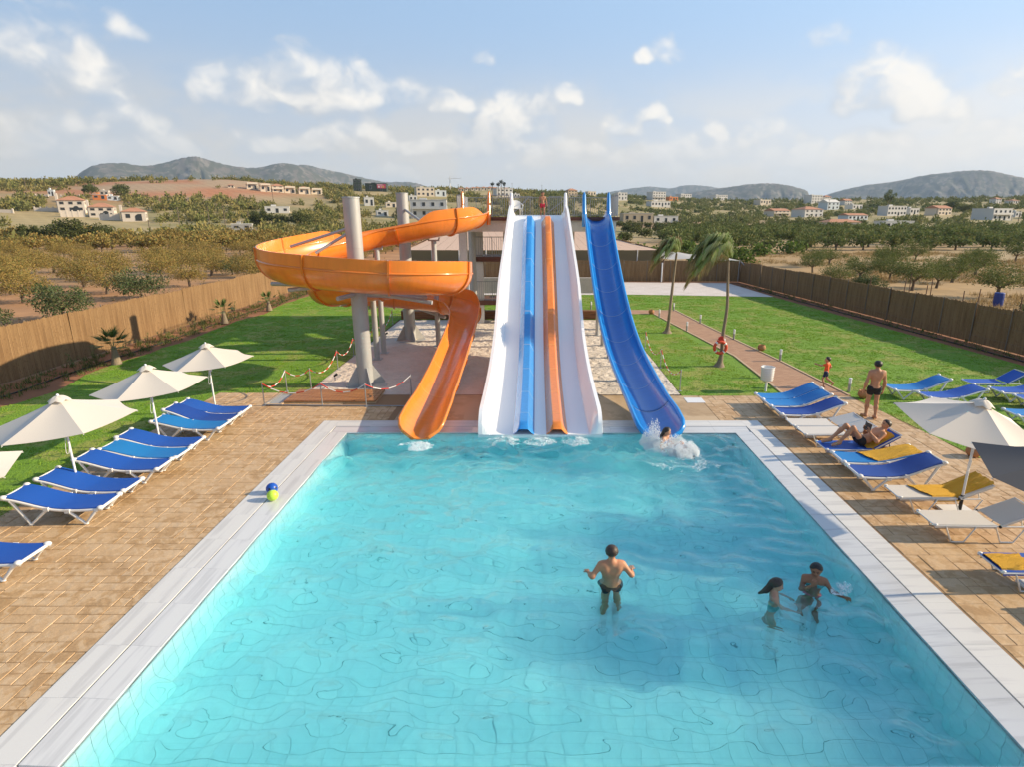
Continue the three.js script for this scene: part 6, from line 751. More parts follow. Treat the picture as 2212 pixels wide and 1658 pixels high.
{
  const proto = []; for (let k = 0; k < 4; k++) { const rn = mulberry(91 + k), st = []; for (let s = 0; s < 7; s++) { const a = rn() * 6.28, l = 0.35 + 0.35 * rn(), tip = V(Math.cos(a) * 0.16, l, Math.sin(a) * 0.16); st.push({ pts: [V(0, 0, 0), tip], w: 0.006, col: [0.12, 0.13, 0.05] }); for (let j = 2; j < 8; j++) { const p = tip.clone().multiplyScalar(j / 8), b = rn() * 6.28; st.push({ pts: [p, p.clone().add(V(Math.cos(b) * 0.07, 0.05, Math.sin(b) * 0.07)), p.clone().add(V(Math.cos(b) * 0.13, 0.06, Math.sin(b) * 0.13))], w: 0.014 }); } } proto.push(stripMesh(st, [[0.1, 0.15, 0.04], [0.15, 0.19, 0.06], [0.2, 0.2, 0.07]], 95 + k)); }
  for (let k = 0; k < 26; k++) { const o = tag(mesh('oleander_seedling', proto[k % 4], M.leaf), 'young oleander seedling planted in the soil bed by the long reed fence', 'seedling', 'oleander seedlings in the left soil bed'); o.position.set(-18.75 + rr(-0.35, 0.6), 0, -17.5 - k * 1.25 + rr(-0.4, 0.4)); o.rotation.y = rr(0, 6); o.scale.setScalar(rr(0.7, 1.2)); }
}
// things in the dry field
{
  const b = thing('barrel', 'blue plastic barrel standing in the dry field by the green bush', 'barrel', [31.4, -0.04, -40.2]); mb().lathe([[0, 0], [0.27, 0], [0.3, 0.05], [0.3, 0.3], [0.315, 0.33], [0.3, 0.36], [0.3, 0.62], [0.315, 0.65], [0.3, 0.68], [0.3, 0.9], [0.28, 0.95], [0, 0.95]], 24).build('body', std({ color: [0.012, 0.04, 0.22], roughness: 0.5 }), b); mb().lathe([[0, 0.955], [0.06, 0.97], [0.06, 0.95]], 10).build('lid_cap', M.black, b);
  [[26.9, -43.5], [28.3, -42.6], [25.6, -39], [26.0, -36], [29.5, -47], [27.3, -33.2], [27.6, -37.0], [24.9, -44.5]].forEach(([x, z]) => { const o = tag(mesh('fence_post', mb().bar([0, -0.3, 0], [rr(-0.06, 0.06), 1.55, 0], 0.035, 0.028, 6).geo(), M.rust), 'thin rusty fence post standing in the dry field', 'post', 'rusty posts in the dry field'); o.position.set(x, 0, z); });
  const rockM = std({ color: [0.42, 0.36, 0.28], map: PT.grain, roughness: 0.95 }); for (let k = 0; k < 26; k++) { const g = new THREE.IcosahedronGeometry(1, 1), p = g.attributes.position; for (let i = 0; i < p.count; i++) { const q = 0.75 + 0.5 * hash2(Math.round(p.getX(i) * 50), Math.round(p.getY(i) * 50 + p.getZ(i) * 77), k); p.setXYZ(i, p.getX(i) * q, p.getY(i) * q * 0.6, p.getZ(i) * q); } g.computeVertexNormals(); const o = tag(mesh('field_stone', g, rockM), 'pale field stone in the rubble beyond the dark brushwood fence', 'stone', 'field stones beyond the dark fence'); o.position.set(rr(24.3, 29), 0.02, rr(-41.5, -31)); o.scale.setScalar(rr(0.12, 0.34)); o.rotation.y = rr(0, 6); }
  [[-125, -215, 5.4], [-115, -216, 5.7], [-110, -217, 5.9], [-103, -220, 4.4], [-90, -284, 3.9], [-115, -182, 3.0], [-235, -287, 8.3], [-227, -292, 4.4], [213, -450, 7.9], [284, -525, 7.4], [210, -323, 5.9], [205, -261, 5.7], [217, -377, 4.8], [-60, -480, 6], [-20, -520, 7], [5, -540, 7], [100, -520, 7], [180, -560, 8], [-140, -330, 6]].forEach(([x, z, h], i) => { const o = thing('utility_pole', i < 8 || x < -100 ? 'wooden utility pole on the left hillside' : 'wooden utility pole among the far houses', 'pole', [x, ground(x, z) - 0.5, z], 0, i < 8 || x < -100 ? 'utility poles on the left hillside' : 'utility poles among the far houses'); mb().bar([0, 0, 0], [0, h + 0.5, 0], 0.14, 0.1, 6).build('mast', M.trunk, o); mb().bar([-0.7, h + 0.2, 0], [0.7, h + 0.2, 0], 0.06, 0.06, 5).build('crossarm', M.trunk, o); });
  [[-30, -427, 8.4], [-26, -428, 8.4], [-24, -430, 10], [-22, -432, 8.8]].forEach(([x, z, h], i) => { const t = thing('tall_palm', 'tall thin palm with a small dark tuft by the white house on the ridge', 'palm', [x, ground(x, z) - 0.3, z], i, 'tall thin palms on the ridge'); mb().bar([0, 0, 0], [0, h, 0], 0.28, 0.2, 7).build('trunk', M.trunk, t); mesh('crown', leafCloud(600 + i, { n: 160, cols: [[0.03, 0.035, 0.014], [0.045, 0.05, 0.02]], c: [0, h + 0.1, 0], rad: [0.9, 0.75, 0.9], clumps: 10, clumpR: 0.5, leaf: [0.8, 0.16] }), M.leaf, t); });
}
// ---------------------------------------------------------------- people
// distance to a tapered capsule
function cone(px, py, pz, b) {
  const ax = b[0], ay = b[1], az = b[2], dx = b[3] - ax, dy = b[4] - ay, dz = b[5] - az, l2 = dx * dx + dy * dy + dz * dz || 1e-9; let t = ((px - ax) * dx + (py - ay) * dy + (pz - az) * dz) / l2; t = t < 0 ? 0 : t > 1 ? 1 : t;
  const x = px - ax - dx * t, y = py - ay - dy * t, z = pz - az - dz * t; return Math.sqrt(x * x + y * y + z * z) - (b[6] + (b[7] - b[6]) * t);
}
const smin = (a, b, k) => { const h = Math.max(k - Math.abs(a - b), 0) / k; return Math.min(a, b) - h * h * k * 0.25; };
const union = (bones, k) => (x, y, z) => { let d = 1e9; for (const b of bones) d = smin(d, cone(x, y, z, b), k); return d; };
function isoMesh(f, lo, hi, cell) { // surface nets
  const n = [0, 1, 2].map((i) => Math.ceil((hi[i] - lo[i]) / cell) + 1), v = new Float32Array(n[0] * n[1] * n[2]), at = (i, j, k) => (k * n[1] + j) * n[0] + i;
  for (let k = 0; k < n[2]; k++) for (let j = 0; j < n[1]; j++) for (let i = 0; i < n[0]; i++) v[at(i, j, k)] = f(lo[0] + i * cell, lo[1] + j * cell, lo[2] + k * cell);
  const id = new Int32Array(v.length).fill(-1), pos = [], idx = [];
  const E = [[0, 0, 0, 1, 0, 0], [0, 1, 0, 1, 1, 0], [0, 0, 1, 1, 0, 1], [0, 1, 1, 1, 1, 1], [0, 0, 0, 0, 1, 0], [1, 0, 0, 1, 1, 0], [0, 0, 1, 0, 1, 1], [1, 0, 1, 1, 1, 1], [0, 0, 0, 0, 0, 1], [1, 0, 0, 1, 0, 1], [0, 1, 0, 0, 1, 1], [1, 1, 0, 1, 1, 1]];
  for (let k = 0; k + 1 < n[2]; k++) for (let j = 0; j + 1 < n[1]; j++) for (let i = 0; i + 1 < n[0]; i++) {
    const s = v[at(i, j, k)] < 0; if (s === (v[at(i + 1, j, k)] < 0) && s === (v[at(i, j + 1, k)] < 0) && s === (v[at(i, j, k + 1)] < 0) && s === (v[at(i + 1, j + 1, k)] < 0) && s === (v[at(i + 1, j, k + 1)] < 0) && s === (v[at(i, j + 1, k + 1)] < 0) && s === (v[at(i + 1, j + 1, k + 1)] < 0)) continue;
    let x = 0, y = 0, z = 0, c = 0; for (const e of E) { const a = v[at(i + e[0], j + e[1], k + e[2])], b = v[at(i + e[3], j + e[4], k + e[5])]; if ((a < 0) === (b < 0)) continue; const t = a / (a - b); x += e[0] + (e[3] - e[0]) * t; y += e[1] + (e[4] - e[1]) * t; z += e[2] + (e[5] - e[2]) * t; c++; }
    id[at(i, j, k)] = pos.length / 3; pos.push(lo[0] + (i + x / c) * cell, lo[1] + (j + y / c) * cell, lo[2] + (k + z / c) * cell);
  }
  const q = (a, b, c, d, fl) => { if (a < 0 || b < 0 || c < 0 || d < 0) return; fl ? idx.push(a, c, b, a, d, c) : idx.push(a, b, c, a, c, d); };
  for (let k = 1; k + 1 < n[2]; k++) for (let j = 1; j + 1 < n[1]; j++) for (let i = 1; i + 1 < n[0]; i++) { const s = v[at(i, j, k)] < 0; if (s !== (v[at(i + 1, j, k)] < 0)) q(id[at(i, j - 1, k - 1)], id[at(i, j, k - 1)], id[at(i, j, k)], id[at(i, j - 1, k)], !s); if (s !== (v[at(i, j + 1, k)] < 0)) q(id[at(i - 1, j, k - 1)], id[at(i - 1, j, k)], id[at(i, j, k)], id[at(i, j, k - 1)], !s); if (s !== (v[at(i, j, k + 1)] < 0)) q(id[at(i - 1, j - 1, k)], id[at(i, j - 1, k)], id[at(i, j, k)], id[at(i - 1, j, k)], !s); }
  const g = new THREE.BufferGeometry(); g.setAttribute('position', new THREE.Float32BufferAttribute(pos, 3)); g.setIndex(idx); g.computeVertexNormals(); return g;
}
const bounds = (bones, pad) => { const lo = [1e9, 1e9, 1e9], hi = [-1e9, -1e9, -1e9]; for (const b of bones) for (let i = 0; i < 3; i++) { const r = Math.max(b[6], b[7]) + pad; lo[i] = Math.min(lo[i], b[i] - r, b[i + 3] - r); hi[i] = Math.max(hi[i], b[i] + r, b[i + 3] + r); } return [lo, hi]; };
const boneMesh = (bones, k, cell) => { const [lo, hi] = bounds(bones, cell * 2 + 0.01); return isoMesh(union(bones, k), lo, hi, cell); };
const tint = (g, fn) => { const p = g.attributes.position, c = new Float32Array(p.count * 3); for (let i = 0; i < p.count; i++) c.set(fn(p.getX(i), p.getY(i), p.getZ(i)), i * 3); g.setAttribute('color', new THREE.BufferAttribute(c, 3)); return g; };
M.skin = phys({ vertexColors: true, roughness: 0.5, specularIntensity: 0.5 });
function person(o) {
  const { h, label, pos, turn = 0, J = {}, skin, hair = [0.02, 0.014, 0.01], face = [0, 0, 1], up = [0, 1, 0], hairLong = [], shorts, shortLen = 0.45, top, shirt, bulk = 1, group, hands = {}, headScale = 1 } = o, s = h / 1.75, b = (v) => v.map((x) => x * h);
  const S = { neck: b([0, 0.835, -0.01]), head: b([0, 0.925, 0.01]), chest: b([0, 0.73, 0]), belly: b([0, 0.61, 0.005]), hips: b([0, 0.535, 0]), shL: b([0.108, 0.812, -0.005]), shR: b([-0.108, 0.812, -0.005]), elL: b([0.145, 0.635, -0.01]), elR: b([-0.145, 0.635, -0.01]), wrL: b([0.155, 0.49, 0.03]), wrR: b([-0.155, 0.49, 0.03]), hpL: b([0.05, 0.52, 0]), hpR: b([-0.05, 0.52, 0]), knL: b([0.058, 0.285, 0.01]), knR: b([-0.058, 0.285, 0.01]), anL: b([0.06, 0.045, -0.01]), anR: b([-0.06, 0.045, -0.01]), toL: b([0.072, 0.018, 0.1]), toR: b([-0.072, 0.018, 0.1]), ...J };
  const r = (x) => x * s, W = bulk, mid = (a, c, t) => a.map((x, i) => lerp(x, c[i], t)), B = (a, c, r1, r2) => [...a, ...c, r(r1), r(r2)], off = (a, d) => a.map((x, i) => x + d[i] * s);
  const bones = [B(S.neck, mid(S.neck, S.head, 0.75), 0.058, 0.05), B(mid(S.shL, S.shR, 0.2), mid(S.shL, S.shR, 0.8), 0.07 * W, 0.07 * W), B(mid(S.shL, S.chest, 0.45), S.belly, 0.1 * W, 0.092 * W), B(mid(S.shR, S.chest, 0.45), S.belly, 0.1 * W, 0.092 * W), B(S.neck, S.chest, 0.06, 0.09 * W), B(S.belly, S.hips, 0.112 * W, 0.118 * W), B(S.hpL, S.hpR, 0.105 * W, 0.105 * W)];
  for (const k of ['L', 'R']) { bones.push(B(S['sh' + k], S['el' + k], 0.054 * W, 0.04), B(S['el' + k], mid(S['el' + k], S['wr' + k], 0.35), 0.04, 0.041), B(mid(S['el' + k], S['wr' + k], 0.35), S['wr' + k], 0.041, 0.027), B(S['hp' + k], S['kn' + k], 0.088 * W, 0.055), B(S['kn' + k], mid(S['kn' + k], S['an' + k], 0.35), 0.053, 0.055), B(mid(S['kn' + k], S['an' + k], 0.35), S['an' + k], 0.055, 0.034), B(S['an' + k], S['to' + k], 0.038, 0.03), B(off(S['an' + k], [0, -0.02, -0.03]), S['to' + k], 0.034, 0.026)); }
  const skinOf = (x, y, z) => { const q = 0.86 + 0.28 * fbm(x * 16 + 9, y * 16 + z * 13 + 9, 3, 71), w = fbm(x * 7 + 3, y * 7 + z * 6, 2, 73); return [skin[0] * q, skin[1] * q * (0.94 + 0.1 * w), skin[2] * q * (0.92 + 0.12 * w)]; }, parts = [tint(boneMesh(bones, r(0.05), Math.max(0.011, 0.013 * s)), skinOf)];
  // head
  const F = V(...face).normalize(), U = V(...up).addScaledVector(F, -F.dot(V(...up))).normalize(), X = U.clone().cross(F), hs = 0.95 * Math.pow(s, 0.55) * headScale, H = V(...S.head), hp = (x, y, z) => H.clone().addScaledVector(X, x * hs).addScaledVector(U, y * hs).addScaledVector(F, z * hs).toArray(), hb = (a, c, r1, r2) => [...hp(...a), ...hp(...c), r1 * hs, r2 * hs];
  const headB = [hb([0, 0.035, -0.025], [0, 0.045, 0.015], 0.089, 0.083), hb([-0.02, 0.03, 0], [0.02, 0.03, 0], 0.088, 0.088), hb([0, -0.035, 0.035], [0, -0.06, 0.045], 0.06, 0.045), hb([-0.022, -0.035, 0.03], [0.022, -0.035, 0.03], 0.052, 0.052), hb([0, 0.012, 0.092], [0, -0.024, 0.11], 0.009, 0.014), hb([-0.09, 0.015, -0.01], [-0.094, -0.012, -0.012], 0.015, 0.011), hb([0.09, 0.015, -0.01], [0.094, -0.012, -0.012], 0.015, 0.011), hb([0, -0.052, 0.078], [0, -0.05, 0.08], 0.014, 0.014), hb([0, -0.03, -0.02], [...[0, -0.11, -0.02]], 0.05, 0.05)];
  const loc = (x, y, z) => { const d = V(x, y, z).sub(H).divideScalar(hs); return [d.dot(X), d.dot(U), d.dot(F)]; };
  const hf = union(headB, 0.028 * hs), [hl, hh] = bounds(headB, 0.02);
  parts.push(tint(isoMesh((x, y, z) => { const [a, c, d] = loc(x, y, z); const e = Math.hypot(Math.abs(a) - 0.032, c - 0.018, d - 0.1) - 0.016; return Math.max(hf(x, y, z), -e * hs * 0.6 - 0.0); }, hl, hh, 0.007), (x, y, z) => { const [a, c, d] = loc(x, y, z); if (d > 0.04) { if (Math.hypot((Math.abs(a) - 0.032) / 1.6, c - 0.017) < 0.009) return [0.02, 0.015, 0.012]; if (Math.abs(c - 0.038) < 0.006 && Math.abs(Math.abs(a) - 0.034) < 0.02) return hair; if (Math.abs(c + 0.05) < 0.008 && Math.abs(a) < 0.024) return [skin[0] * 0.75, skin[1] * 0.45, skin[2] * 0.45]; } return skinOf(x, y, z); }));
  // hands: palm, four fingers and a thumb that leaves the side of the palm
  for (const k of ['L', 'R']) {
    const w = V(...S['wr' + k]), e = V(...S['el' + k]), hd = hands[k] ?? {}, d = hd.dir ? V(...hd.dir).normalize() : w.clone().sub(e).normalize(), sd = k === 'L' ? 1 : -1; let n = V(...(hd.palm ?? [-sd, 0, 0.2])); n.addScaledVector(d, -n.dot(d)).normalize(); const side = d.clone().cross(n).multiplyScalar(sd), curl = hd.curl ?? 0.45, P = (a, c, q) => w.clone().addScaledVector(d, a * s).addScaledVector(side, c * s).addScaledVector(n, q * s).toArray(), hbn = [];
    const hB = (a, c, r1, r2) => hbn.push([...P(...a), ...P(...c), r1 * s, r2 * s]);
    hB([-0.02, 0, 0], [0.02, 0, 0], 0.026, 0.024); for (const q of [-0.026, -0.009, 0.009, 0.026]) hB([0.02, q * 0.7, 0], [0.085, q, 0], 0.017, 0.014);
    [[0.026, 0.07], [0.009, 0.078], [-0.009, 0.073], [-0.027, 0.056]].forEach(([q, l]) => { const a1 = curl * 0.8, a2 = curl * 1.9, k1 = [0.088, q, 0], k2 = [0.088 + l * 0.5 * Math.cos(a1), q * 1.08, l * 0.5 * Math.sin(a1)], k3 = [k2[0] + l * 0.5 * Math.cos(a2), q * 1.1, k2[2] + l * 0.5 * Math.sin(a2)]; hB(k1, k2, 0.0095, 0.0085); hB(k2, k3, 0.0085, 0.007); });
    hB([0.022, 0.024, 0.004], [0.055, 0.05, 0.014], 0.013, 0.011); hB([0.055, 0.05, 0.014], [0.085, 0.056, 0.026 + 0.02 * curl], 0.0105, 0.008);
    parts.push(tint(boneMesh(hbn, 0.008 * s, 0.0055 * Math.max(0.75, s)), skinOf));
  }
  const clean = parts.map((g) => { const q = g.toNonIndexed(); return q; });
  const t = thing('person', label, 'person', pos, turn, group); mesh('body', mergeGeometries(clean), M.skin, t);
  const cloth = (c, ro = 0.85) => std({ color: c, roughness: ro });
  // hair
  { const cap = [hb([0, 0.045, -0.03], [0, 0.055, 0.01], 0.1, 0.094), hb([-0.02, 0.04, -0.005], [0.02, 0.04, -0.005], 0.099, 0.099)], strands = hairLong.map(([a, c, r1, r2]) => hb(a, c, r1, r2)), fc = union(cap, 0.02 * hs), fl = strands.length ? union(strands, 0.03 * hs) : null, [l2, h2] = bounds([...cap, ...strands], 0.02);
    mesh('hair', isoMesh((x, y, z) => { const [a, c, d] = loc(x, y, z), q = Math.max(fc(x, y, z) + 0.006 * (vnoise(a * 90, c * 90 + d * 70, 5) - 0.5), (0.028 + 0.85 * d + 0.012 * Math.cos(a * 40) - c) * hs * 0.76); return fl ? smin(q, fl(x, y, z) + 0.01 * (vnoise(a * 80, c * 14, 7) - 0.5), 0.02) : q; }, l2, h2, 0.007), cloth(hair, 0.5), t); }
  if (shorts) { const bn = [B(S.belly, S.hips, 0.0, 0.122 * W), B(S.hpL, S.hpR, 0.115 * W, 0.115 * W)]; for (const k of ['L', 'R']) { const e = mid(S['hp' + k], S['kn' + k], shortLen); bn.push(B(S['hp' + k], e, 0.098 * W, (0.098 * W + (0.063 - 0.098) * shortLen) + 0.006)); } const waist = V(...S.belly).sub(V(...S.hips)).normalize(), w0 = V(...S.hips).addScaledVector(waist, 0.055 * s), fu = union(bn, r(0.03)), [l, u] = bounds(bn, 0.03); mesh('shorts', isoMesh((x, y, z) => Math.max(fu(x, y, z), V(x, y, z).sub(w0).dot(waist)), l, u, 0.012), cloth(shorts), t); }
  if (shirt) { const bn = [B(mid(S.shL, S.shR, 0.2), mid(S.shL, S.shR, 0.8), 0.08 * W, 0.08 * W), B(mid(S.shL, S.chest, 0.45), S.belly, 0.112 * W, 0.108 * W), B(mid(S.shR, S.chest, 0.45), S.belly, 0.112 * W, 0.108 * W), B(S.belly, S.hips, 0.125 * W, 0.13 * W)]; for (const k of ['L', 'R']) bn.push(B(S['sh' + k], mid(S['sh' + k], S['el' + k], 0.62), 0.068, 0.06)); mesh('shirt', boneMesh(bn, r(0.04), 0.012), cloth(shirt), t); }
  if (top) { const ax = V(...S.neck).sub(V(...S.belly)).normalize(), c0 = mid(S.chest, S.neck, 0.1), bn = [B(mid(S.shL, S.chest, 0.45), S.belly, 0.108 * W, 0.1 * W), B(mid(S.shR, S.chest, 0.45), S.belly, 0.108 * W, 0.1 * W)], fu = union(bn, r(0.05)), [l, u] = bounds(bn, 0.03); mesh('bikini_top', isoMesh((x, y, z) => Math.max(fu(x, y, z), Math.abs(V(x, y, z).sub(V(...c0)).dot(ax)) - 0.045 * s), l, u, 0.01), cloth(top), t); }
  return t;
}
const TAN = [0.46, 0.235, 0.135], FAIR = [0.52, 0.3, 0.2], BROWNS = [0.34, 0.165, 0.095];
const FLOOR = POOL.y + 0.002;
person({ label: 'person in black swim shorts standing waist deep in the pool, seen from behind', h: 1.78, pos: [1.3, FLOOR, -8.95], turn: Math.PI + 0.05, skin: [0.52, 0.24, 0.13], hair: [0.05, 0.03, 0.018], shorts: [0.012, 0.012, 0.014], shortLen: 0.35, face: [0.08, -0.1, 1], bulk: 1.04, J: { elL: [0.34, 1.26, -0.08], elR: [-0.34, 1.26, -0.08], wrL: [0.38, 1.2, 0.14], wrR: [-0.38, 1.2, 0.14] }, hands: { L: { palm: [0, -1, 0] }, R: { palm: [0, -1, 0] } } });
person({ label: 'person with long wet dark hair standing in the pool, turned to the other bather', h: 1.48, pos: [3.95, FLOOR, -8.45], turn: 1.25, skin: FAIR, hair: [0.045, 0.03, 0.02], hairLong: [[[0, 0.02, -0.08], [-0.02, -0.16, -0.15], 0.075, 0.055], [[-0.02, -0.16, -0.15], [-0.06, -0.26, -0.26], 0.055, 0.02]], top: [0.1, 0.42, 0.42], shorts: [0.1, 0.42, 0.42], shortLen: 0.08, bulk: 0.86, face: [-0.1, -0.15, 1], J: { elL: [0.24, 1.02, 0.06], wrL: [0.24, 0.92, 0.26], elR: [-0.22, 1.0, 0.12], wrR: [-0.16, 0.86, 0.33] } });
person({ label: 'person in a pink and turquoise bikini in the pool, one hand at the mouth', h: 1.54, pos: [4.76, FLOOR, -8.8], turn: -0.35, skin: BROWNS, hair: [0.012, 0.01, 0.009], hairLong: [[[0, 0.03, -0.08], [0.02, -0.1, -0.11], 0.07, 0.045]], top: [0.12, 0.5, 0.5], shorts: [0.75, 0.16, 0.22], shortLen: 0.08, bulk: 0.9, face: [-0.15, -0.2, 1], J: { elR: [-0.2, 1.02, 0.12], wrR: [-0.05, 1.24, 0.2], elL: [0.28, 1.1, 0.1], wrL: [0.45, 1.16, 0.26] }, hands: { R: { dir: [0.2, 0.9, 0.0], palm: [0.3, 0, -1], curl: 1.1 } } });
person({ label: 'person with dark hair splashing into the water at the end of the blue slide', h: 1.5, pos: [3.5, -0.62, -14.75], turn: 0.95, skin: [0.5, 0.27, 0.17], hair: [0.025, 0.018, 0.014], hairLong: [[[0, 0.02, -0.08], [0, -0.16, -0.14], 0.07, 0.05], [[0, -0.16, -0.14], [0, -0.3, -0.18], 0.05, 0.02]], top: [0.2, 0.28, 0.5], shorts: [0.2, 0.28, 0.5], shortLen: 0.1, bulk: 0.88, face: [0.25, -0.1, 1], J: { hips: [0, 0.5, -0.05], hpL: [0.075, 0.48, 0], hpR: [-0.075, 0.48, 0], belly: [0, 0.6, -0.07], chest: [0, 0.76, -0.08], neck: [0, 0.92, -0.06], head: [0, 1.05, -0.02], shL: [0.15, 0.88, -0.06], shR: [-0.15, 0.88, -0.06], elL: [0.25, 0.68, -0.08], elR: [-0.22, 0.66, -0.1], wrL: [0.28, 0.6, 0.12], wrR: [-0.24, 0.56, 0.08], knL: [0.1, 0.78, 0.36], knR: [-0.08, 0.66, 0.4], anL: [0.1, 0.48, 0.6], anR: [-0.08, 0.4, 0.66], toL: [0.1, 0.5, 0.75], toR: [-0.08, 0.44, 0.8] } });
// reader: local axes turned so that +z runs from hips to feet (world -x)
const reader = person({ label: 'person in black briefs lying on the blue lounger reading a dark book', h: 1.72, pos: [8.22, 0.38, -14.0], turn: -Math.PI / 2, skin: [0.5, 0.25, 0.14], hair: [0.03, 0.02, 0.014], shorts: [0.012, 0.012, 0.015], shortLen: 0.16, face: [0, 0.25, 1], up: [0, 1, -0.4], J: { hips: [0, 0.13, 0], hpL: [0.09, 0.12, 0.03], hpR: [-0.09, 0.12, 0.03], belly: [0, 0.15, -0.14], chest: [0, 0.25, -0.34], neck: [0, 0.38, -0.48], head: [0, 0.52, -0.57], shL: [0.18, 0.34, -0.45], shR: [-0.18, 0.34, -0.45], elL: [0.27, 0.18, -0.24], elR: [-0.27, 0.18, -0.24], wrL: [0.12, 0.37, -0.12], wrR: [-0.12, 0.37, -0.12], knL: [0.1, 0.48, 0.3], knR: [-0.13, 0.46, 0.36], anL: [0.1, 0.09, 0.6], anR: [-0.14, 0.08, 0.72], toL: [0.12, 0.03, 0.76], toR: [-0.16, 0.02, 0.88] }, hands: { L: { dir: [-0.1, 1, 0.1], palm: [-1, 0, 0], curl: 0.8 }, R: { dir: [0.1, 1, 0.1], palm: [1, 0, 0], curl: 0.8 } } });
{ const bk = thing('book', 'dark covered book held open by the person on the lounger', 'book', [8.33, 0.86, -14.0], -Math.PI / 2); for (const s of [-1, 1]) { const p = mb().cbox([s * 0.072, 0, 0], [0.14, 0.2, 0.012], -0.15, s * 0.25, 0).build('cover', std({ color: [0.05, 0.045, 0.045], roughness: 0.6 }), bk); mb().cbox([s * 0.07, 0, -0.012], [0.132, 0.19, 0.012], -0.15, s * 0.25, 0).build('pages', M.chainWhite, bk); } }
towel('yellow towel behind the head of the reading person', (x) => 0.34 + Math.max(0, x - 1.22) * Math.tan(0.55), 1.05, 1.72, 0.24, [7.2, 0.01, -14.0], 0, 531, 0.03);
person({ label: 'person in black swim trunks standing on the deck edge with their back turned', h: 1.8, pos: [10.2, 0.008, -17.1], turn: Math.PI - 0.1, skin: TAN, hair: [0.012, 0.009, 0.007], shorts: [0.012, 0.012, 0.014], shortLen: 0.3, bulk: 1.02, face: [-0.1, 0, 1], J: { anL: [0.13, 0.08, 0.02], anR: [-0.09, 0.08, -0.12], toL: [0.17, 0.03, 0.2], toR: [-0.13, 0.03, 0.06], knL: [0.12, 0.51, 0.05], knR: [-0.1, 0.51, -0.03] } });
person({ label: 'small person in an orange shirt and dark shorts running across the path', h: 1.1, pos: [10.35, 0.014, -20.4], turn: -2.2, skin: [0.5, 0.27, 0.16], hair: [0.04, 0.025, 0.015], shirt: [0.78, 0.115, 0.03], shorts: [0.012, 0.025, 0.07], shortLen: 0.55, bulk: 0.95, headScale: 1.12, face: [0.2, 0.15, 1], J: { elL: [0.17, 0.82, 0.14], wrL: [0.2, 0.86, 0.3], elR: [-0.19, 0.75, -0.1], wrR: [-0.22, 0.62, -0.02], knL: [0.06, 0.32, 0.08], anL: [0.06, 0.05, 0.0], toL: [0.07, 0.02, 0.1], knR: [-0.06, 0.32, -0.04], anR: [-0.06, 0.2, -0.26], toR: [-0.07, 0.1, -0.22] } });
person({ label: 'person in red swim shorts walking on the slide platform', h: 1.26, pos: [0.34, 5.862, -32.4], turn: 0.25, skin: BROWNS, hair: [0.015, 0.01, 0.008], shorts: [0.55, 0.02, 0.05], shortLen: 0.5, bulk: 0.92, headScale: 1.05, face: [-0.2, -0.05, 1], J: { knL: [0.07, 0.37, 0.08], anL: [0.07, 0.06, 0.06], toL: [0.08, 0.02, 0.18], knR: [-0.07, 0.36, -0.02], anR: [-0.07, 0.09, -0.16], toR: [-0.08, 0.03, -0.08], wrL: [0.2, 0.6, 0.12], elL: [0.2, 0.8, 0] } });
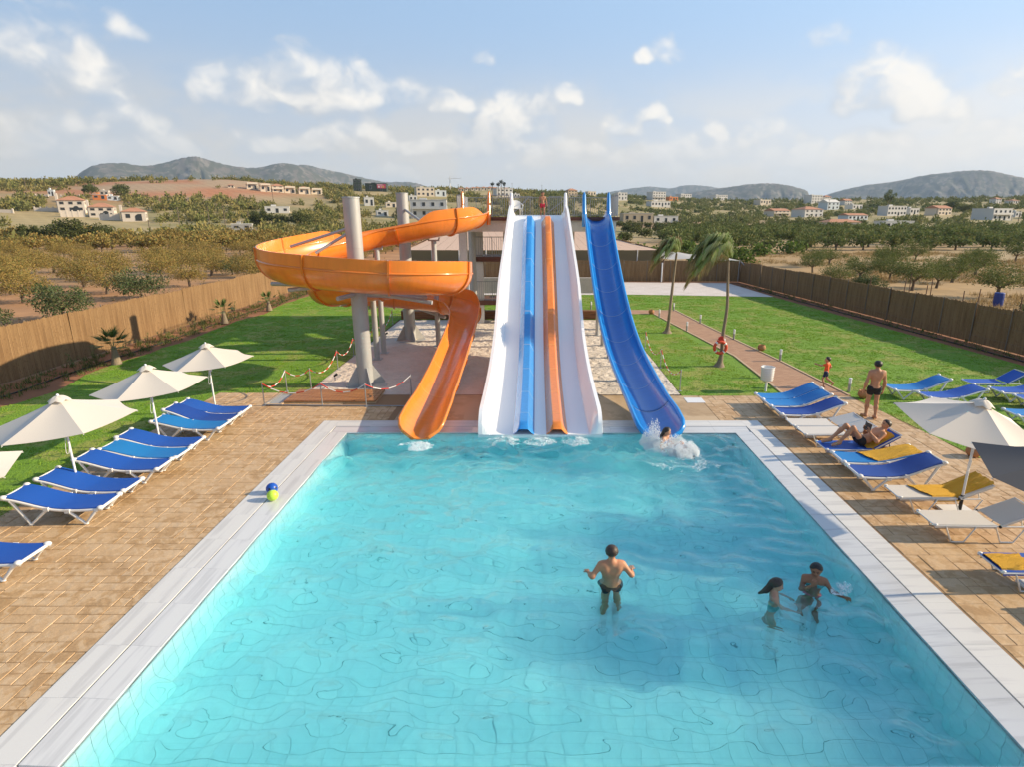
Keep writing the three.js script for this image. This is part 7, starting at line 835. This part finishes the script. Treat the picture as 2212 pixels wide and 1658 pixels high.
// ---------------------------------------------------------------- spray and foam where the slides meet the water
{
  const foamM = std({ color: [0.86, 0.89, 0.9], roughness: 0.9 }), drop = new THREE.IcosahedronGeometry(1, 0), m4 = new THREE.Matrix4();
  const spray = (label, list) => { const im = new THREE.InstancedMesh(drop, foamM, list.length); list.forEach(([x, y, z, r], i) => im.setMatrixAt(i, m4.compose(V(x, y, z), new THREE.Quaternion().setFromAxisAngle(V(0.6, 0.64, 0.48), R() * 6), V(r * rr(0.8, 1.3), r * rr(0.6, 1.2), r)))); im.name = numbered('water_spray'); shade(im); scene.add(im); tag(im, label, 'splash', null, 'stuff'); };
  // a ragged burst: drops gather in jets and thin out towards an uneven rim
  const burst = (cx, cz, n, rad, hgt, bias, seed = 1) => { const l = []; for (let k = 0; k < n * 3 && l.length < n; k++) { const a = R() * 6.283, q = Math.sqrt(R()), edge = 0.45 + 0.75 * fbm(Math.cos(a) * 2 + 9, Math.sin(a) * 2 + 9, 4, 801 + seed), rr0 = rad * q, x = cx + Math.cos(a) * rr0, z = cz + Math.sin(a) * rr0 * 0.8; if (q > edge || fbm(x * 6 + 40, z * 6 + 40, 3, 811 + seed) < 0.36 + 0.25 * R()) continue; const jet = 0.35 + 1.3 * fbm(Math.cos(a) * 4 + 5, Math.sin(a) * 4 + q * 3, 3, 821 + seed), y = hgt * jet * Math.pow(R(), 2) * Math.exp(-Math.pow((q - bias) * 2.2, 2)); l.push([x, -0.03 + y, z, 0.003 + 0.009 * Math.pow(R(), 3)]); } return l; };
  spray('white splash thrown up round the person leaving the blue slide', [...burst(3.58, -14.55, 17000, 0.75, 0.34, 0.5, 1), ...burst(3.12, -14.95, 8000, 0.36, 0.6, 0.3, 2), ...burst(3.85, -14.3, 9000, 0.48, 0.3, 0.4, 3), ...burst(3.6, -13.95, 2500, 1.1, 0.02, 0.8, 4)]);
  spray('small patch of white foam at the end of the orange chute', burst(-3.2, -14.85, 2600, 0.55, 0.07, 0.3, 5)); spray('line of white foam at the end of the white slide lanes', [...burst(-0.9, -15.2, 1800, 0.5, 0.08, 0.3, 6), ...burst(0.1, -15.2, 1600, 0.5, 0.07, 0.3, 7), ...burst(1.1, -15.2, 1800, 0.5, 0.08, 0.3, 8)]); spray('spray thrown up by the hand of the person in the bikini', burst(5.12, -8.5, 700, 0.26, 0.14, 0.3, 9));
}
// ---------------------------------------------------------------- render
const renderer = new THREE.WebGLRenderer({ antialias: true });
renderer.toneMapping = THREE.LinearToneMapping;
renderer.toneMappingExposure = EXPOSURE;
renderer.shadowMap.enabled = true;
renderer.render(scene, camera);
